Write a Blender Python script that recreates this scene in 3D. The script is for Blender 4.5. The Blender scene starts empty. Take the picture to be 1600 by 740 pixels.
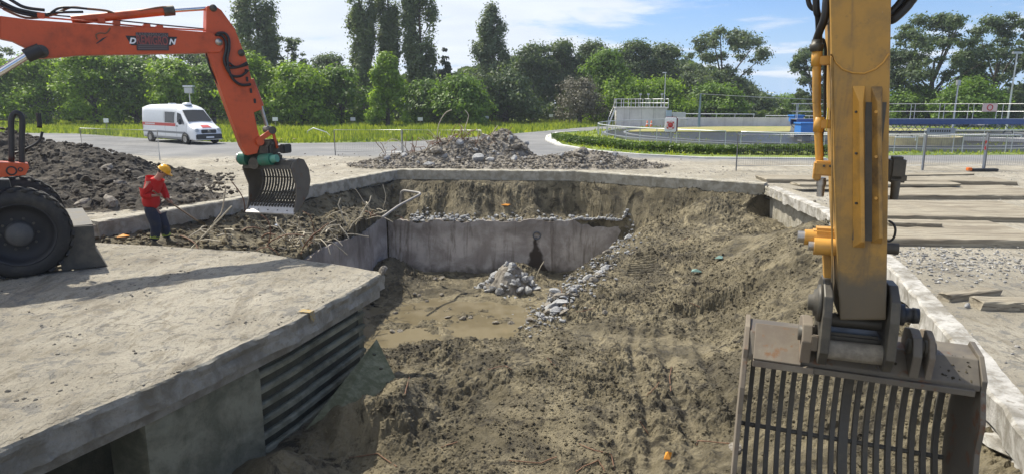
import bpy, bmesh, math, random
import numpy as np
from mathutils import Vector, Matrix
from mathutils.geometry import tessellate_polygon
random.seed(7)
R = math.radians
PI = math.pi
scn = bpy.context.scene
C = scn.collection
# ---------------------------------------------------------------- camera
CAMH = 3.0
PITCH = 11.31
cd = bpy.data.cameras.new('camera')
cam = bpy.data.objects.new('camera', cd)
C.objects.link(cam)
cam.location = (0, 0, CAMH)
cam.rotation_euler = (R(90 - PITCH), 0, 0)
cd.sensor_width = 36
cd.lens = 1050 / 1600 * 36
cd.clip_start = 0.05
cd.clip_end = 3000
scn.camera = cam
# ---------------------------------------------------------------- light
SUN_AZ = -48      # degrees from +Y, negative = to the left
SUN_EL = 54
az = R(SUN_AZ)
el = R(SUN_EL)
sdir = Vector((math.sin(az) * math.cos(el), math.cos(az) * math.cos(el), math.sin(el)))
sl = bpy.data.lights.new('sun', 'SUN')
sl.energy = 4.9
sl.angle = R(0.55)
sl.color = (1.0, 0.94, 0.82)
so = bpy.data.objects.new('sun', sl)
C.objects.link(so)
so.rotation_euler = sdir.to_track_quat('Z', 'Y').to_euler()
so.location = (0, 0, 60)
scn.view_settings.view_transform = 'Standard'
scn.view_settings.look = 'None'
scn.view_settings.exposure = 0.50
scn.view_settings.gamma = 1
w = bpy.data.worlds.new('World')
scn.world = w
w.use_nodes = True
nt = w.node_tree
nt.nodes.clear()
N = nt.nodes.new
out = N('ShaderNodeOutputWorld')
bg = N('ShaderNodeBackground')
sky = N('ShaderNodeTexSky')
sky.sky_type = 'NISHITA'
sky.sun_disc = False
sky.sun_elevation = el
sky.sun_rotation = az
sky.air_density = 1.0
sky.dust_density = 0.7
sky.ozone_density = 1.6
tc = N('ShaderNodeTexCoord')
sep = N('ShaderNodeSeparateXYZ')
nt.links.new(tc.outputs['Generated'], sep.inputs[0])
def M_(op, a, b=None, c=None):
    n = N('ShaderNodeMath'); n.operation = op
    for i, v in enumerate((a, b, c)):
        if v is None: continue
        if isinstance(v, (int, float)): n.inputs[i].default_value = v
        else: nt.links.new(v, n.inputs[i])
    return n.outputs[0]
# cloud layer on a plane high above: direction / z
zc = M_('MAXIMUM', sep.outputs['Z'], 0.03)
zz = M_('ADD', zc, 0.10)
u = M_('DIVIDE', sep.outputs['X'], zz)
v = M_('DIVIDE', sep.outputs['Y'], zz)
comb = N('ShaderNodeCombineXYZ')
nt.links.new(u, comb.inputs[0]); nt.links.new(v, comb.inputs[1])
comb.inputs[2].default_value = 3.3
nz = N('ShaderNodeTexNoise')
nz.inputs['Scale'].default_value = 1.15
nz.inputs['Detail'].default_value = 9
nz.inputs['Roughness'].default_value = 0.56
nz.inputs['Distortion'].default_value = 0.35
nt.links.new(comb.outputs[0], nz.inputs['Vector'])
# overcast to the left, open blue to the right
lft = N('ShaderNodeMapRange')
nt.links.new(sep.outputs['X'], lft.inputs['Value'])
lft.inputs['From Min'].default_value = 0.02
lft.inputs['From Max'].default_value = 0.20
lft.inputs['To Min'].default_value = 0.25
lft.inputs['To Max'].default_value = 0.0
dens = M_('ADD', nz.outputs['Fac'], lft.outputs[0])
cr = N('ShaderNodeMapRange'); cr.interpolation_type = 'SMOOTHSTEP'
nt.links.new(dens, cr.inputs['Value'])
cr.inputs['From Min'].default_value = 0.47
cr.inputs['From Max'].default_value = 0.66
cr.inputs['To Min'].default_value = 0.0
cr.inputs['To Max'].default_value = 0.93
cc = N('ShaderNodeMix'); cc.data_type = 'RGBA'
cc.inputs['A'].default_value = (8.6, 9.0, 9.7, 1)
cc.inputs['B'].default_value = (6.3, 6.9, 7.9, 1)
n2 = N('ShaderNodeTexNoise'); n2.inputs['Scale'].default_value = 2.2; n2.inputs['Detail'].default_value = 6
nt.links.new(comb.outputs[0], n2.inputs['Vector'])
nt.links.new(n2.outputs['Fac'], cc.inputs['Factor'])
mx = N('ShaderNodeMix'); mx.data_type = 'RGBA'
nt.links.new(cr.outputs[0], mx.inputs['Factor'])
tint = N('ShaderNodeMix'); tint.data_type = 'RGBA'; tint.blend_type = 'MULTIPLY'; tint.inputs['Factor'].default_value = 1
nt.links.new(sky.outputs[0], tint.inputs['A']); tint.inputs['B'].default_value = (0.72, 0.93, 1.30, 1)
hz = N('ShaderNodeMapRange'); hz.interpolation_type = 'SMOOTHSTEP'
nt.links.new(sep.outputs['Z'], hz.inputs['Value']); hz.inputs['From Min'].default_value = -0.02; hz.inputs['From Max'].default_value = 0.16; hz.inputs['To Min'].default_value = 0.95; hz.inputs['To Max'].default_value = 0.0
hm = N('ShaderNodeMix'); hm.data_type = 'RGBA'; nt.links.new(hz.outputs[0], hm.inputs['Factor']); nt.links.new(tint.outputs['Result'], hm.inputs['A']); hm.inputs['B'].default_value = (4.2, 5.9, 8.4, 1)
nt.links.new(hm.outputs['Result'], mx.inputs['A'])
nt.links.new(cc.outputs['Result'], mx.inputs['B'])
nt.links.new(mx.outputs['Result'], bg.inputs['Color'])
bg.inputs['Strength'].default_value = 0.085
nt.links.new(bg.outputs[0], out.inputs[0])

# ---------------------------------------------------------------- picture measuring helpers
_c, _s = math.cos(R(PITCH)), math.sin(R(PITCH))
def ray(px, py):
    a = (px - 800) / 1050; b = (370 - py) / 1050
    return Vector((a, _c + b * _s, -_s + b * _c))
def P(px, py, z=0.0):
    r = ray(px, py); t = (z - CAMH) / r.z
    return Vector((r.x * t, r.y * t, z))
def Q(px, py, y):
    r = ray(px, py); t = y / r.y
    return Vector((r.x * t, y, CAMH + r.z * t))

# ---------------------------------------------------------------- object helpers
def tag(o, label=None, cat=None, group=None, kind=None):
    if label: o['label'] = label
    if cat: o['category'] = cat
    if group: o['group'] = group
    if kind: o['kind'] = kind
    return o
def thing(name, label, cat, loc=(0, 0, 0), rotz=0, group=None):
    o = bpy.data.objects.new(name, None); C.objects.link(o)
    o.location = loc; o.rotation_euler = (0, 0, rotz); o.empty_display_size = 0.2
    return tag(o, label, cat, group)
def frame(dx, dz=None):
    d = Vector(dx).normalized()
    up = Vector((0, 0, 1)) if abs(d.z) < 0.95 else Vector((0, 1, 0))
    sx = d.cross(up).normalized(); sy = sx.cross(d).normalized()
    return d, sx, sy
class MB:
    def __init__(s): s.v = []; s.f = []; s.sm = []
    def add(s, vs, fs, smooth=False):
        o = len(s.v); s.v += [tuple(q) for q in vs]
        s.f += [tuple(i + o for i in f) for f in fs]; s.sm += [smooth] * len(fs)
        return s
    def box(s, c, d, rz=0, rx=0, ry=0, bev=0.0):
        x, y, z = d[0] / 2, d[1] / 2, d[2] / 2
        M = Matrix.Translation(c) @ Matrix.Rotation(rz, 4, 'Z') @ Matrix.Rotation(ry, 4, 'Y') @ Matrix.Rotation(rx, 4, 'X')
        if bev <= 0:
            vs = [M @ Vector((a * x, b * y, e * z)) for a in (-1, 1) for b in (-1, 1) for e in (-1, 1)]
            return s.add(vs, [(0, 1, 3, 2), (4, 6, 7, 5), (0, 4, 5, 1), (2, 3, 7, 6), (0, 2, 6, 4), (1, 5, 7, 3)])
        bm = bmesh.new(); bmesh.ops.create_cube(bm, size=1)
        for q in bm.verts: q.co = Vector((q.co.x * d[0], q.co.y * d[1], q.co.z * d[2]))
        bmesh.ops.bevel(bm, geom=bm.edges[:], offset=bev, segments=2, affect='EDGES')
        return s.bm(bm, M)
    def bm(s, bm, M=Matrix()):
        bm.verts.ensure_lookup_table()
        for i, q in enumerate(bm.verts): q.index = i
        s.add([M @ q.co for q in bm.verts], [tuple(q.index for q in f.verts) for f in bm.faces]); bm.free(); return s
    def beam(s, a, b, w_, h_):
        a = Vector(a); b = Vector(b); d, sx, sy = frame(b - a)
        vs = []
        for p in (a, b):
            for i, j in ((-1, -1), (1, -1), (1, 1), (-1, 1)): vs.append(p + sx * (i * w_ / 2) + sy * (j * h_ / 2))
        return s.add(vs, [(0, 1, 2, 3), (4, 7, 6, 5), (0, 4, 5, 1), (1, 5, 6, 2), (2, 6, 7, 3), (3, 7, 4, 0)])
    def cyl(s, a, b, r0, r1=None, n=16, cap=True):
        r1 = r0 if r1 is None else r1
        a = Vector(a); b = Vector(b); d, sx, sy = frame(b - a)
        vs = []
        for p, r in ((a, r0), (b, r1)):
            for k in range(n):
                t = 2 * PI * k / n; vs.append(p + sx * (r * math.cos(t)) + sy * (r * math.sin(t)))
        s.add(vs, [(k, (k + 1) % n, n + (k + 1) % n, n + k) for k in range(n)], True)
        if cap: s.add(vs, [tuple(range(n))[::-1], tuple(range(n, 2 * n))])
        return s
    def tube(s, pts, r, n=8):
        pts = [Vector(p) for p in pts]
        rs = r if isinstance(r, (list, tuple)) else [r] * len(pts)
        vs = []; m = len(pts)
        prev = None
        for i, p in enumerate(pts):
            d = (pts[min(i + 1, m - 1)] - pts[max(i - 1, 0)]).normalized()
            if prev is None: _, sx, sy = frame(d)
            else:
                sx = (prev - d * prev.dot(d)).normalized(); sy = d.cross(sx)
            prev = sx
            for k in range(n):
                t = 2 * PI * k / n; vs.append(p + sx * (rs[i] * math.cos(t)) + sy * (rs[i] * math.sin(t)))
        fs = [(i * n + k, i * n + (k + 1) % n, (i + 1) * n + (k + 1) % n, (i + 1) * n + k) for i in range(m - 1) for k in range(n)]
        s.add(vs, fs, True)
        s.add(vs, [tuple(range(n))[::-1], tuple(range((m - 1) * n, m * n))]); return s
    def prism(s, outl, f0, f1):
        """outl list of 2D; f0/f1 map 2D->3D for the two faces"""
        n = len(outl); a = [Vector(f0(*p)) for p in outl]; b = [Vector(f1(*p)) for p in outl]
        tri = tessellate_polygon([[Vector((p[0], p[1], 0)) for p in outl]])
        s.add(a + b, [tuple(t) for t in tri] + [tuple(n + i for i in t)[::-1] for t in tri] + [(i, (i + 1) % n, n + (i + 1) % n, n + i) for i in range(n)])
        return s
    def plate(s, outl, y0, y1):
        """outline in local (x,z), between y0 and y1"""
        return s.prism(outl, lambda a, b: (a, y0, b), lambda a, b: (a, y1, b))
    def plateX(s, outl, x0, x1):
        return s.prism(outl, lambda a, b: (x0, a, b), lambda a, b: (x1, a, b))
    def ring(s, c, ax, R_, r, n=32, m=10):
        c = Vector(c); d, sx, sy = frame(ax); vs = []
        for i in range(n):
            t = 2 * PI * i / n; e = sx * math.cos(t) + sy * math.sin(t)
            for j in range(m):
                q = 2 * PI * j / m; vs.append(c + e * (R_ + r * math.cos(q)) + d * (r * math.sin(q)))
        return s.add(vs, [(i * m + j, i * m + (j + 1) % m, ((i + 1) % n) * m + (j + 1) % m, ((i + 1) % n) * m + j) for i in range(n) for j in range(m)], True)
    def lathe(s, c, ax, prof, n=40):
        """prof list of (offset along ax, radius)"""
        c = Vector(c); d, sx, sy = frame(ax); vs = []; m = len(prof)
        for o_, r in prof:
            for k in range(n):
                t = 2 * PI * k / n; vs.append(c + d * o_ + (sx * math.cos(t) + sy * math.sin(t)) * r)
        return s.add(vs, [(i * n + k, i * n + (k + 1) % n, (i + 1) * n + (k + 1) % n, (i + 1) * n + k) for i in range(m - 1) for k in range(n)], True)
    def ell(s, c, r, seg=16, rings=10, M=None):
        vs = []; c = Vector(c)
        for i in range(rings + 1):
            a = PI * i / rings
            for k in range(seg):
                t = 2 * PI * k / seg
                p = Vector((r[0] * math.sin(a) * math.cos(t), r[1] * math.sin(a) * math.sin(t), r[2] * math.cos(a)))
                vs.append(c + (M @ p if M else p))
        return s.add(vs, [(i * seg + k, (i + 1) * seg + k, (i + 1) * seg + (k + 1) % seg, i * seg + (k + 1) % seg) for i in range(rings) for k in range(seg)], True)
    def mesh(s, name):
        me = bpy.data.meshes.new(name); me.from_pydata(s.v, [], s.f); me.update()
        me.polygons.foreach_set('use_smooth', s.sm)
        bm = bmesh.new(); bm.from_mesh(me); bmesh.ops.recalc_face_normals(bm, faces=bm.faces); bm.to_mesh(me); bm.free()
        return me
    def obj(s, name, mat, parent=None, bevel=0.0):
        o = bpy.data.objects.new(name, s.mesh(name)); C.objects.link(o)
        o.data.materials.append(mat)
        if parent: o.parent = parent
        if bevel:
            m = o.modifiers.new('bevel', 'BEVEL'); m.width = bevel; m.segments = 2; m.limit_method = 'ANGLE'; m.angle_limit = R(40)
        return o
def text_obj(name, body, size, mat, parent, M, extrude=0.002, shear=0, bold=0.0, sx=1.0):
    cu = bpy.data.curves.new(name, 'FONT'); cu.body = body; cu.size = size; cu.extrude = extrude
    cu.align_x = 'CENTER'; cu.align_y = 'CENTER'; cu.shear = shear; cu.offset = bold
    t = bpy.data.objects.new('tmp', cu); C.objects.link(t)
    dg = bpy.context.evaluated_depsgraph_get(); dg.update()
    me = bpy.data.meshes.new_from_object(t.evaluated_get(dg)); me.transform(Matrix.Diagonal((sx, 1, 1, 1)))
    me.transform(M); me.name = name
    bpy.data.objects.remove(t); bpy.data.curves.remove(cu)
    o = bpy.data.objects.new(name, me); C.objects.link(o); me.materials.clear(); me.materials.append(mat)
    if parent: o.parent = parent
    return o
def npmesh(name, V, F, mat, smooth=True):
    """V (n,3) float, F (m,k) int"""
    V = np.asarray(V, dtype=np.float32); F = np.asarray(F, dtype=np.int32); m, k = F.shape
    me = bpy.data.meshes.new(name)
    me.vertices.add(len(V)); me.vertices.foreach_set('co', V.ravel())
    me.loops.add(m * k); me.loops.foreach_set('vertex_index', F.ravel())
    me.polygons.add(m); me.polygons.foreach_set('loop_start', np.arange(m, dtype=np.int32) * k)
    me.polygons.foreach_set('use_smooth', np.full(m, smooth))
    me.update(calc_edges=True); me.validate()
    if mat: me.materials.append(mat)
    return me
def link(name, me, parent=None):
    o = bpy.data.objects.new(name, me); C.objects.link(o)
    if parent: o.parent = parent
    return o

# ---------------------------------------------------------------- materials
class G:
    """tiny node graph helper"""
    def __init__(s, name):
        s.m = bpy.data.materials.new(name); s.m.use_nodes = True; s.t = s.m.node_tree
        s.b = s.t.nodes['Principled BSDF']; s.o = s.t.nodes['Material Output']
        s.tc = s.t.nodes.new('ShaderNodeTexCoord')
        s.geo = s.t.nodes.new('ShaderNodeNewGeometry')
    def L(s, a, b): s.t.links.new(a, b)
    def noise(s, sc, det=5, rough=0.55, dist=0.0, src='Object', stretch=None):
        n = s.t.nodes.new('ShaderNodeTexNoise'); n.inputs['Scale'].default_value = sc; n.inputs['Detail'].default_value = det
        n.inputs['Roughness'].default_value = rough; n.inputs['Distortion'].default_value = dist
        vec = s.tc.outputs[src]
        if stretch:
            mp = s.t.nodes.new('ShaderNodeMapping'); mp.inputs['Scale'].default_value = stretch[:3]
            if len(stretch) > 3: mp.inputs['Rotation'].default_value = (0, 0, stretch[3])
            s.L(vec, mp.inputs[0]); vec = mp.outputs[0]
        s.L(vec, n.inputs['Vector']); return n.outputs['Fac']
    def voro(s, sc, feat='F1', src='Object'):
        n = s.t.nodes.new('ShaderNodeTexVoronoi'); n.inputs['Scale'].default_value = sc; n.feature = feat
        s.L(s.tc.outputs[src], n.inputs['Vector']); return n.outputs['Distance']
    def ramp(s, v, a, b, lo=0.0, hi=1.0):
        n = s.t.nodes.new('ShaderNodeMapRange'); n.interpolation_type = 'SMOOTHSTEP'
        n.inputs['From Min'].default_value = a; n.inputs['From Max'].default_value = b
        n.inputs['To Min'].default_value = lo; n.inputs['To Max'].default_value = hi
        s.L(v, n.inputs['Value']); return n.outputs[0]
    def mix(s, f, a, b, mode='MIX'):
        n = s.t.nodes.new('ShaderNodeMix'); n.data_type = 'RGBA'; n.blend_type = mode
        if isinstance(f, (int, float)): n.inputs['Factor'].default_value = f
        else: s.L(f, n.inputs['Factor'])
        for q, v in (('A', a), ('B', b)):
            if isinstance(v, (tuple, list)): n.inputs[q].default_value = (*v[:3], 1)
            else: s.L(v, n.inputs[q])
        return n.outputs['Result']
    def math(s, op, a, b=0.0):
        n = s.t.nodes.new('ShaderNodeMath'); n.operation = op
        for i, v in enumerate((a, b)):
            if isinstance(v, (int, float)): n.inputs[i].default_value = v
            else: s.L(v, n.inputs[i])
        return n.outputs[0]
    def sep(s, src='Object'):
        n = s.t.nodes.new('ShaderNodeSeparateXYZ'); s.L(s.tc.outputs[src], n.inputs[0]); return n.outputs
    def bump(s, h, st=0.5, dist=0.02):
        n = s.t.nodes.new('ShaderNodeBump'); n.inputs['Strength'].default_value = st; n.inputs['Distance'].default_value = dist
        s.L(h, n.inputs['Height']); s.L(n.outputs[0], s.b.inputs['Normal'])
    def col(s, c):
        if isinstance(c, (tuple, list)): s.b.inputs['Base Color'].default_value = (*c[:3], 1)
        else: s.L(c, s.b.inputs['Base Color'])
    def set(s, **k):
        for a, v in k.items():
            a = a.replace('_', ' ')
            if isinstance(v, (int, float)): s.b.inputs[a].default_value = v
            else: s.L(v, s.b.inputs[a])
        return s
def worn(name, c, dirt=(0.10, 0.085, 0.06), amt=0.5, rough=0.5, metal=0.0, rust=None, sc=4.0, bump=0.15):
    g = G(name)
    f = g.ramp(g.noise(sc, 8, 0.65), 0.62 - amt * 0.35, 0.78 - amt * 0.12)
    f2 = g.ramp(g.noise(sc * 6, 6, 0.7), 0.5, 0.75)
    d = g.math('MULTIPLY', g.math('ADD', g.math('MULTIPLY', f, 0.75), g.math('MULTIPLY', f2, 0.25)), min(1.0, amt + 0.3))
    base = g.mix(g.noise(sc * 0.7, 4), [x * 0.86 for x in c], [min(1, x * 1.1) for x in c])
    cc_ = g.mix(d, base, dirt)
    if rust: cc_ = g.mix(g.ramp(g.noise(sc * 2.2, 7, 0.7), 0.56, 0.66), cc_, rust)
    g.col(cc_); g.set(Roughness=g.math('ADD', g.math('MULTIPLY', d, 0.35), rough), Metallic=metal)
    g.bump(g.noise(sc * 9, 6, 0.7), bump, 0.004)
    return g.m
def plain(name, c, rough=0.5, metal=0.0, **k):
    g = G(name); g.col(g.mix(g.noise(7, 5), [x * 0.88 for x in c], [min(1, x * 1.08) for x in c])); g.set(Roughness=rough, Metallic=metal, **k); return g.m
# ---- soil, paving and concrete
def soil_mat(name, dark, mid, lite, wet=0.0):
    g = G(name)
    a = g.mix(g.ramp(g.noise(0.7, 8, 0.68, 0.6), 0.42, 0.60), mid, lite)
    a = g.mix(g.math('MULTIPLY', g.ramp(g.noise(0.33, 7, 0.66, 0.8), 0.50, 0.62), 0.7), a, dark)
    a = g.mix(g.ramp(g.noise(2.2, 9, 0.72, 0.8), 0.50, 0.62), a, dark)
    a = g.mix(g.math('MULTIPLY', g.ramp(g.noise(1.1, 9, 0.75, 1.5, stretch=(1, .45, 1, .6)), 0.55, 0.66), 0.75), a, [min(1, x * 1.35) for x in lite])
    a = g.mix(g.math('MULTIPLY', g.ramp(g.noise(14, 8, 0.75), 0.52, 0.72), 0.65), a, [x * 0.62 for x in dark])
    a = g.mix(g.math('MULTIPLY', g.ramp(g.noise(45, 5, 0.7), 0.60, 0.72), 0.5), a, [min(1, x * 1.45) for x in lite])
    g.col(a); g.set(Roughness=g.ramp(g.noise(1.7, 6, 0.6), 0.4, 0.65, 0.95, 0.8 - wet))
    h = g.math('ADD', g.math('MULTIPLY', g.noise(22, 8, 0.75), 1.0), g.math('MULTIPLY', g.noise(90, 5, 0.7), 0.35))
    g.bump(h, 1.0, 0.06)
    return g.m
M_SOIL = soil_mat('excavated_soil', (0.046, 0.037, 0.021), (0.128, 0.106, 0.061), (0.250, 0.210, 0.128))
M_HEAPSOIL = soil_mat('dark_heap_soil', (0.030, 0.024, 0.018), (0.062, 0.050, 0.036), (0.125, 0.105, 0.078))
def yard_mat():
    g = G('yard_concrete')
    o = g.sep()
    base = g.mix(g.ramp(g.noise(0.35, 7, 0.6, 0.4), 0.35, 0.65), (0.30, 0.268, 0.205), (0.42, 0.382, 0.305))
    base = g.mix(g.ramp(g.noise(1.3, 8, 0.7, 0.8, stretch=(1, 0.35, 1, 0.5)), 0.50, 0.72), base, (0.175, 0.15, 0.11))
    base = g.mix(g.math('MULTIPLY', g.ramp(g.noise(3.1, 9, 0.72, 1.0), 0.52, 0.60), 0.75), base, (0.175, 0.17, 0.155))
    base = g.mix(g.math('MULTIPLY', g.ramp(g.noise(6.5, 9, 0.75, 0.6, stretch=(1, .3, 1, .6)), 0.53, 0.62), 0.65), base, (0.20, 0.17, 0.115))
    base = g.mix(g.math('MULTIPLY', g.ramp(g.noise(26, 7, 0.75), 0.54, 0.64), 0.75), base, (0.10, 0.088, 0.07))
    base = g.mix(g.math('MULTIPLY', g.ramp(g.noise(60, 4, 0.75), 0.60, 0.70), 0.5), base, (0.43, 0.41, 0.36))
    vn_ = g.t.nodes.new('ShaderNodeTexVoronoi'); vn_.feature = 'DISTANCE_TO_EDGE'; vn_.inputs['Scale'].default_value = 0.42
    nc_ = g.t.nodes.new('ShaderNodeTexNoise'); nc_.inputs['Scale'].default_value = 1.6; nc_.inputs['Detail'].default_value = 8; g.L(g.tc.outputs['Object'], nc_.inputs['Vector'])
    vm_ = g.t.nodes.new('ShaderNodeVectorMath'); vm_.operation = 'MULTIPLY_ADD'; vm_.inputs[1].default_value = (.9, .9, .9); g.L(nc_.outputs['Color'], vm_.inputs[0]); g.L(g.tc.outputs['Object'], vm_.inputs[2]); g.L(vm_.outputs[0], vn_.inputs['Vector'])
    base = g.mix(g.math('MULTIPLY', g.ramp(vn_.outputs['Distance'], 0.007, 0.001), g.ramp(g.noise(.9, 4), .5, .62, 0.0, 0.55)), base, (0.07, 0.06, 0.045))
    # asphalt of the works road, farther off
    asp = g.mix(g.ramp(g.noise(0.25, 6, 0.6), 0.35, 0.68), (0.135, 0.137, 0.14), (0.20, 0.20, 0.20))
    asp = g.mix(g.math('MULTIPLY', g.ramp(g.noise(0.9, 8, 0.7, 1.2, stretch=(0.25, 1, 1, 0.1)), 0.5, 0.7), 0.55), asp, (0.27, 0.255, 0.22))
    asp = g.mix(g.math('MULTIPLY', g.ramp(g.noise(40, 4, 0.7), 0.5, 0.7), 0.3), asp, (0.09, 0.09, 0.09))
    y = g.math('ADD', o[1], g.math('MULTIPLY', g.noise(0.22, 6, 0.6), 9.0))
    y = g.math('ADD', y, g.math('MULTIPLY', o[0], 0.10))
    f = g.ramp(y, 38.5, 43.5)
    g.col(g.mix(f, base, asp)); g.set(Roughness=0.93)
    h = g.math('ADD', g.math('ADD', g.noise(5, 9, 0.72, 0.5, stretch=(1, 0.4, 1, 0.6)), g.noise(1.6, 6, 0.7, stretch=(1, 0.3, 1, -0.9))), g.math('MULTIPLY', g.noise(48, 6, 0.75), 0.45))
    g.bump(g.math('MULTIPLY', h, g.ramp(f, 0.0, 1.0, 1.0, 0.15)), 1.0, 0.07)
    return g.m
M_YARD = yard_mat()
def conc(name, a, b, stain=(0.16, 0.14, 0.11), sc=1.5, streak=True, bump=0.5, st_amt=0.6):
    g = G(name)
    c = g.mix(g.ramp(g.noise(sc, 7, 0.65, 0.4), 0.36, 0.64), a, b)
    if streak: c = g.mix(g.math('MULTIPLY', g.ramp(g.noise(sc * 2.2, 6, 0.7, 0.4, stretch=(1.6, 1.6, 0.22)), 0.5, 0.72), st_amt), c, stain)
    c = g.mix(g.math('MULTIPLY', g.ramp(g.noise(sc * 14, 7, 0.75), 0.55, 0.72), 0.5), c, [x * 0.6 for x in a])
    g.col(c); g.set(Roughness=0.9)
    g.bump(g.math('ADD', g.noise(sc * 7, 8, 0.75), g.math('MULTIPLY', g.noise(sc * 40, 5, 0.7), 0.4)), bump, 0.03)
    return g.m
M_EDGE = conc('broken_concrete_edge', (0.28, 0.255, 0.195), (0.46, 0.43, 0.355), (0.15, 0.13, 0.10), 3.0, bump=1.2, streak=False)
M_WHITE = conc('lime_stained_kerb', (0.26, 0.24, 0.20), (0.56, 0.54, 0.50), (0.20, 0.17, 0.12), 2.6, st_amt=0.85, bump=1.0)
M_TANK = conc('old_tank_concrete', (0.29, 0.255, 0.225), (0.52, 0.475, 0.43), (0.14, 0.112, 0.085), 0.8, st_amt=0.95, bump=0.8)
def tank_stains(m):
    t = m.node_tree; b = t.nodes['Principled BSDF']; L = t.links; tcn = t.nodes.new('ShaderNodeTexCoord'); sp = t.nodes.new('ShaderNodeSeparateXYZ'); L.new(tcn.outputs['Object'], sp.inputs[0])
    def Mt(op, a, b_=0.0):
        n = t.nodes.new('ShaderNodeMath'); n.operation = op
        for i, v in enumerate((a, b_)):
            if isinstance(v, (int, float)): n.inputs[i].default_value = v
            else: L.new(v, n.inputs[i])
        return n.outputs[0]
    nz_ = t.nodes.new('ShaderNodeTexNoise'); nz_.inputs['Scale'].default_value = 2.4; nz_.inputs['Detail'].default_value = 7; L.new(tcn.outputs['Object'], nz_.inputs['Vector'])
    def rampn(v, a, b_):
        n = t.nodes.new('ShaderNodeMapRange'); n.interpolation_type = 'SMOOTHSTEP'; n.inputs[1].default_value = a; n.inputs[2].default_value = b_; L.new(v, n.inputs[0]); return n.outputs[0]
    dist = Mt('ABSOLUTE', Mt('SUBTRACT', Mt('ADD', sp.outputs[0], Mt('MULTIPLY', nz_.outputs[0], 0.5)), 1.24))
    dep = Mt('MAXIMUM', Mt('SUBTRACT', -2.35, sp.outputs[2]), 0.0)
    wd = Mt('ADD', 0.10, Mt('MULTIPLY', Mt('POWER', dep, 1.8), 0.22))
    f1 = Mt('MULTIPLY', rampn(Mt('SUBTRACT', wd, dist), -0.03, 0.10), rampn(dep, 0.0, 0.15))
    top = Mt('MULTIPLY', rampn(Mt('ADD', sp.outputs[2], Mt('MULTIPLY', nz_.outputs[0], 0.9)), -2.2, -1.55), 0.4)
    low = Mt('MULTIPLY', rampn(Mt('SUBTRACT', Mt('MULTIPLY', nz_.outputs[0], 0.9), sp.outputs[2]), 4.0, 4.4), 0.8)
    src = b.inputs['Base Color'].links[0].from_socket
    for f, c in ((top, (.10, .082, .062, 1)), (low, (.075, .06, .042, 1)), (f1, (.045, .032, .022, 1))):
        n = t.nodes.new('ShaderNodeMix'); n.data_type = 'RGBA'; L.new(f, n.inputs['Factor']); L.new(src, n.inputs['A']); n.inputs['B'].default_value = c; src = n.outputs['Result']
    L.new(src, b.inputs['Base Color'])
tank_stains(M_TANK)
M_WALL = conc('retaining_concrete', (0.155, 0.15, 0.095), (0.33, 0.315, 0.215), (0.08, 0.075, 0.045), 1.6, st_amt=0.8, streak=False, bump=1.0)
M_WALLD = conc('dark_concrete', (0.04, 0.038, 0.024), (0.085, 0.08, 0.05), (0.03, 0.027, 0.016), 1.5)  # darker concrete tone for the recess, the rib gaps and the dots
M_CHUNK = conc('crushed_concrete', (0.22, 0.22, 0.22), (0.40, 0.40, 0.39), (0.2, 0.18, 0.15), 3.0, streak=False)
M_CHUNKD = conc('dirty_concrete_rubble', (0.115, 0.098, 0.075), (0.29, 0.262, 0.22), (0.1, 0.085, 0.06), 3.0, streak=False)
M_FARCON = conc('pale_concrete', (0.52, 0.51, 0.49), (0.64, 0.63, 0.60), (0.34, 0.33, 0.31), 0.5, st_amt=0.5)
M_MUDSTAIN = plain('mud_stain', (0.055, 0.04, 0.028), 0.7)

# ---------------------------------------------------------------- numpy noise
_rng = np.random.RandomState(3)
_perm = _rng.permutation(4096).astype(np.int64)
_gr = _rng.rand(4096) * 2 * np.pi
_gx, _gy = np.cos(_gr), np.sin(_gr)
_rv = _rng.rand(3, 4096)
def _h(ix, iy, s): return _perm[(_perm[(ix + s * 131) & 4095] + iy) & 4095]
def perlin(x, y, s=0):
    ix = np.floor(x).astype(np.int64); iy = np.floor(y).astype(np.int64); fx = x - ix; fy = y - iy
    def g(a, b):
        h = _h(ix + a, iy + b, s); return _gx[h] * (fx - a) + _gy[h] * (fy - b)
    u = fx * fx * fx * (fx * (fx * 6 - 15) + 10); v = fy * fy * fy * (fy * (fy * 6 - 15) + 10)
    return (g(0, 0) * (1 - u) + g(1, 0) * u) * (1 - v) + (g(0, 1) * (1 - u) + g(1, 1) * u) * v
def fbm(x, y, o=4, s=0, gain=0.5):
    r = 0; a = 1.0; f = 1.0
    for k in range(o):
        r = r + a * perlin(x * f, y * f, s + k); a *= gain; f *= 2.03
    return r
def clods(x, y, cell, s=0, thr=0.35):
    """rounded lumps, each cell may hold one"""
    X = x / cell; Y = y / cell
    ix = np.floor(X).astype(np.int64); iy = np.floor(Y).astype(np.int64); r = np.zeros_like(X)
    for a in (-1, 0, 1):
        for b in (-1, 0, 1):
            h = _h(ix + a, iy + b, s); cx = ix + a + _rv[0][h]; cy = iy + b + _rv[1][h]; rad = 0.25 + 0.5 * _rv[2][h]
            on = _rv[0][(h * 7 + 11) & 4095] > thr
            d2 = ((X - cx) ** 2 + (Y - cy) ** 2) / rad ** 2
            tl_ = (X - cx) * (_rv[1][(h * 5 + 3) & 4095] - .5) * 1.3 + (Y - cy) * (_rv[2][(h * 3 + 9) & 4095] - .5) * 1.3
            r = np.maximum(r, np.where(on, np.minimum(np.sqrt(np.clip(1 - d2, 0, 1)) * rad, (rad * .52 + tl_) * (d2 < 1)), 0))
    return r * cell
def sm(t): t = np.clip(t, 0, 1); return t * t * (3 - 2 * t)

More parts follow.
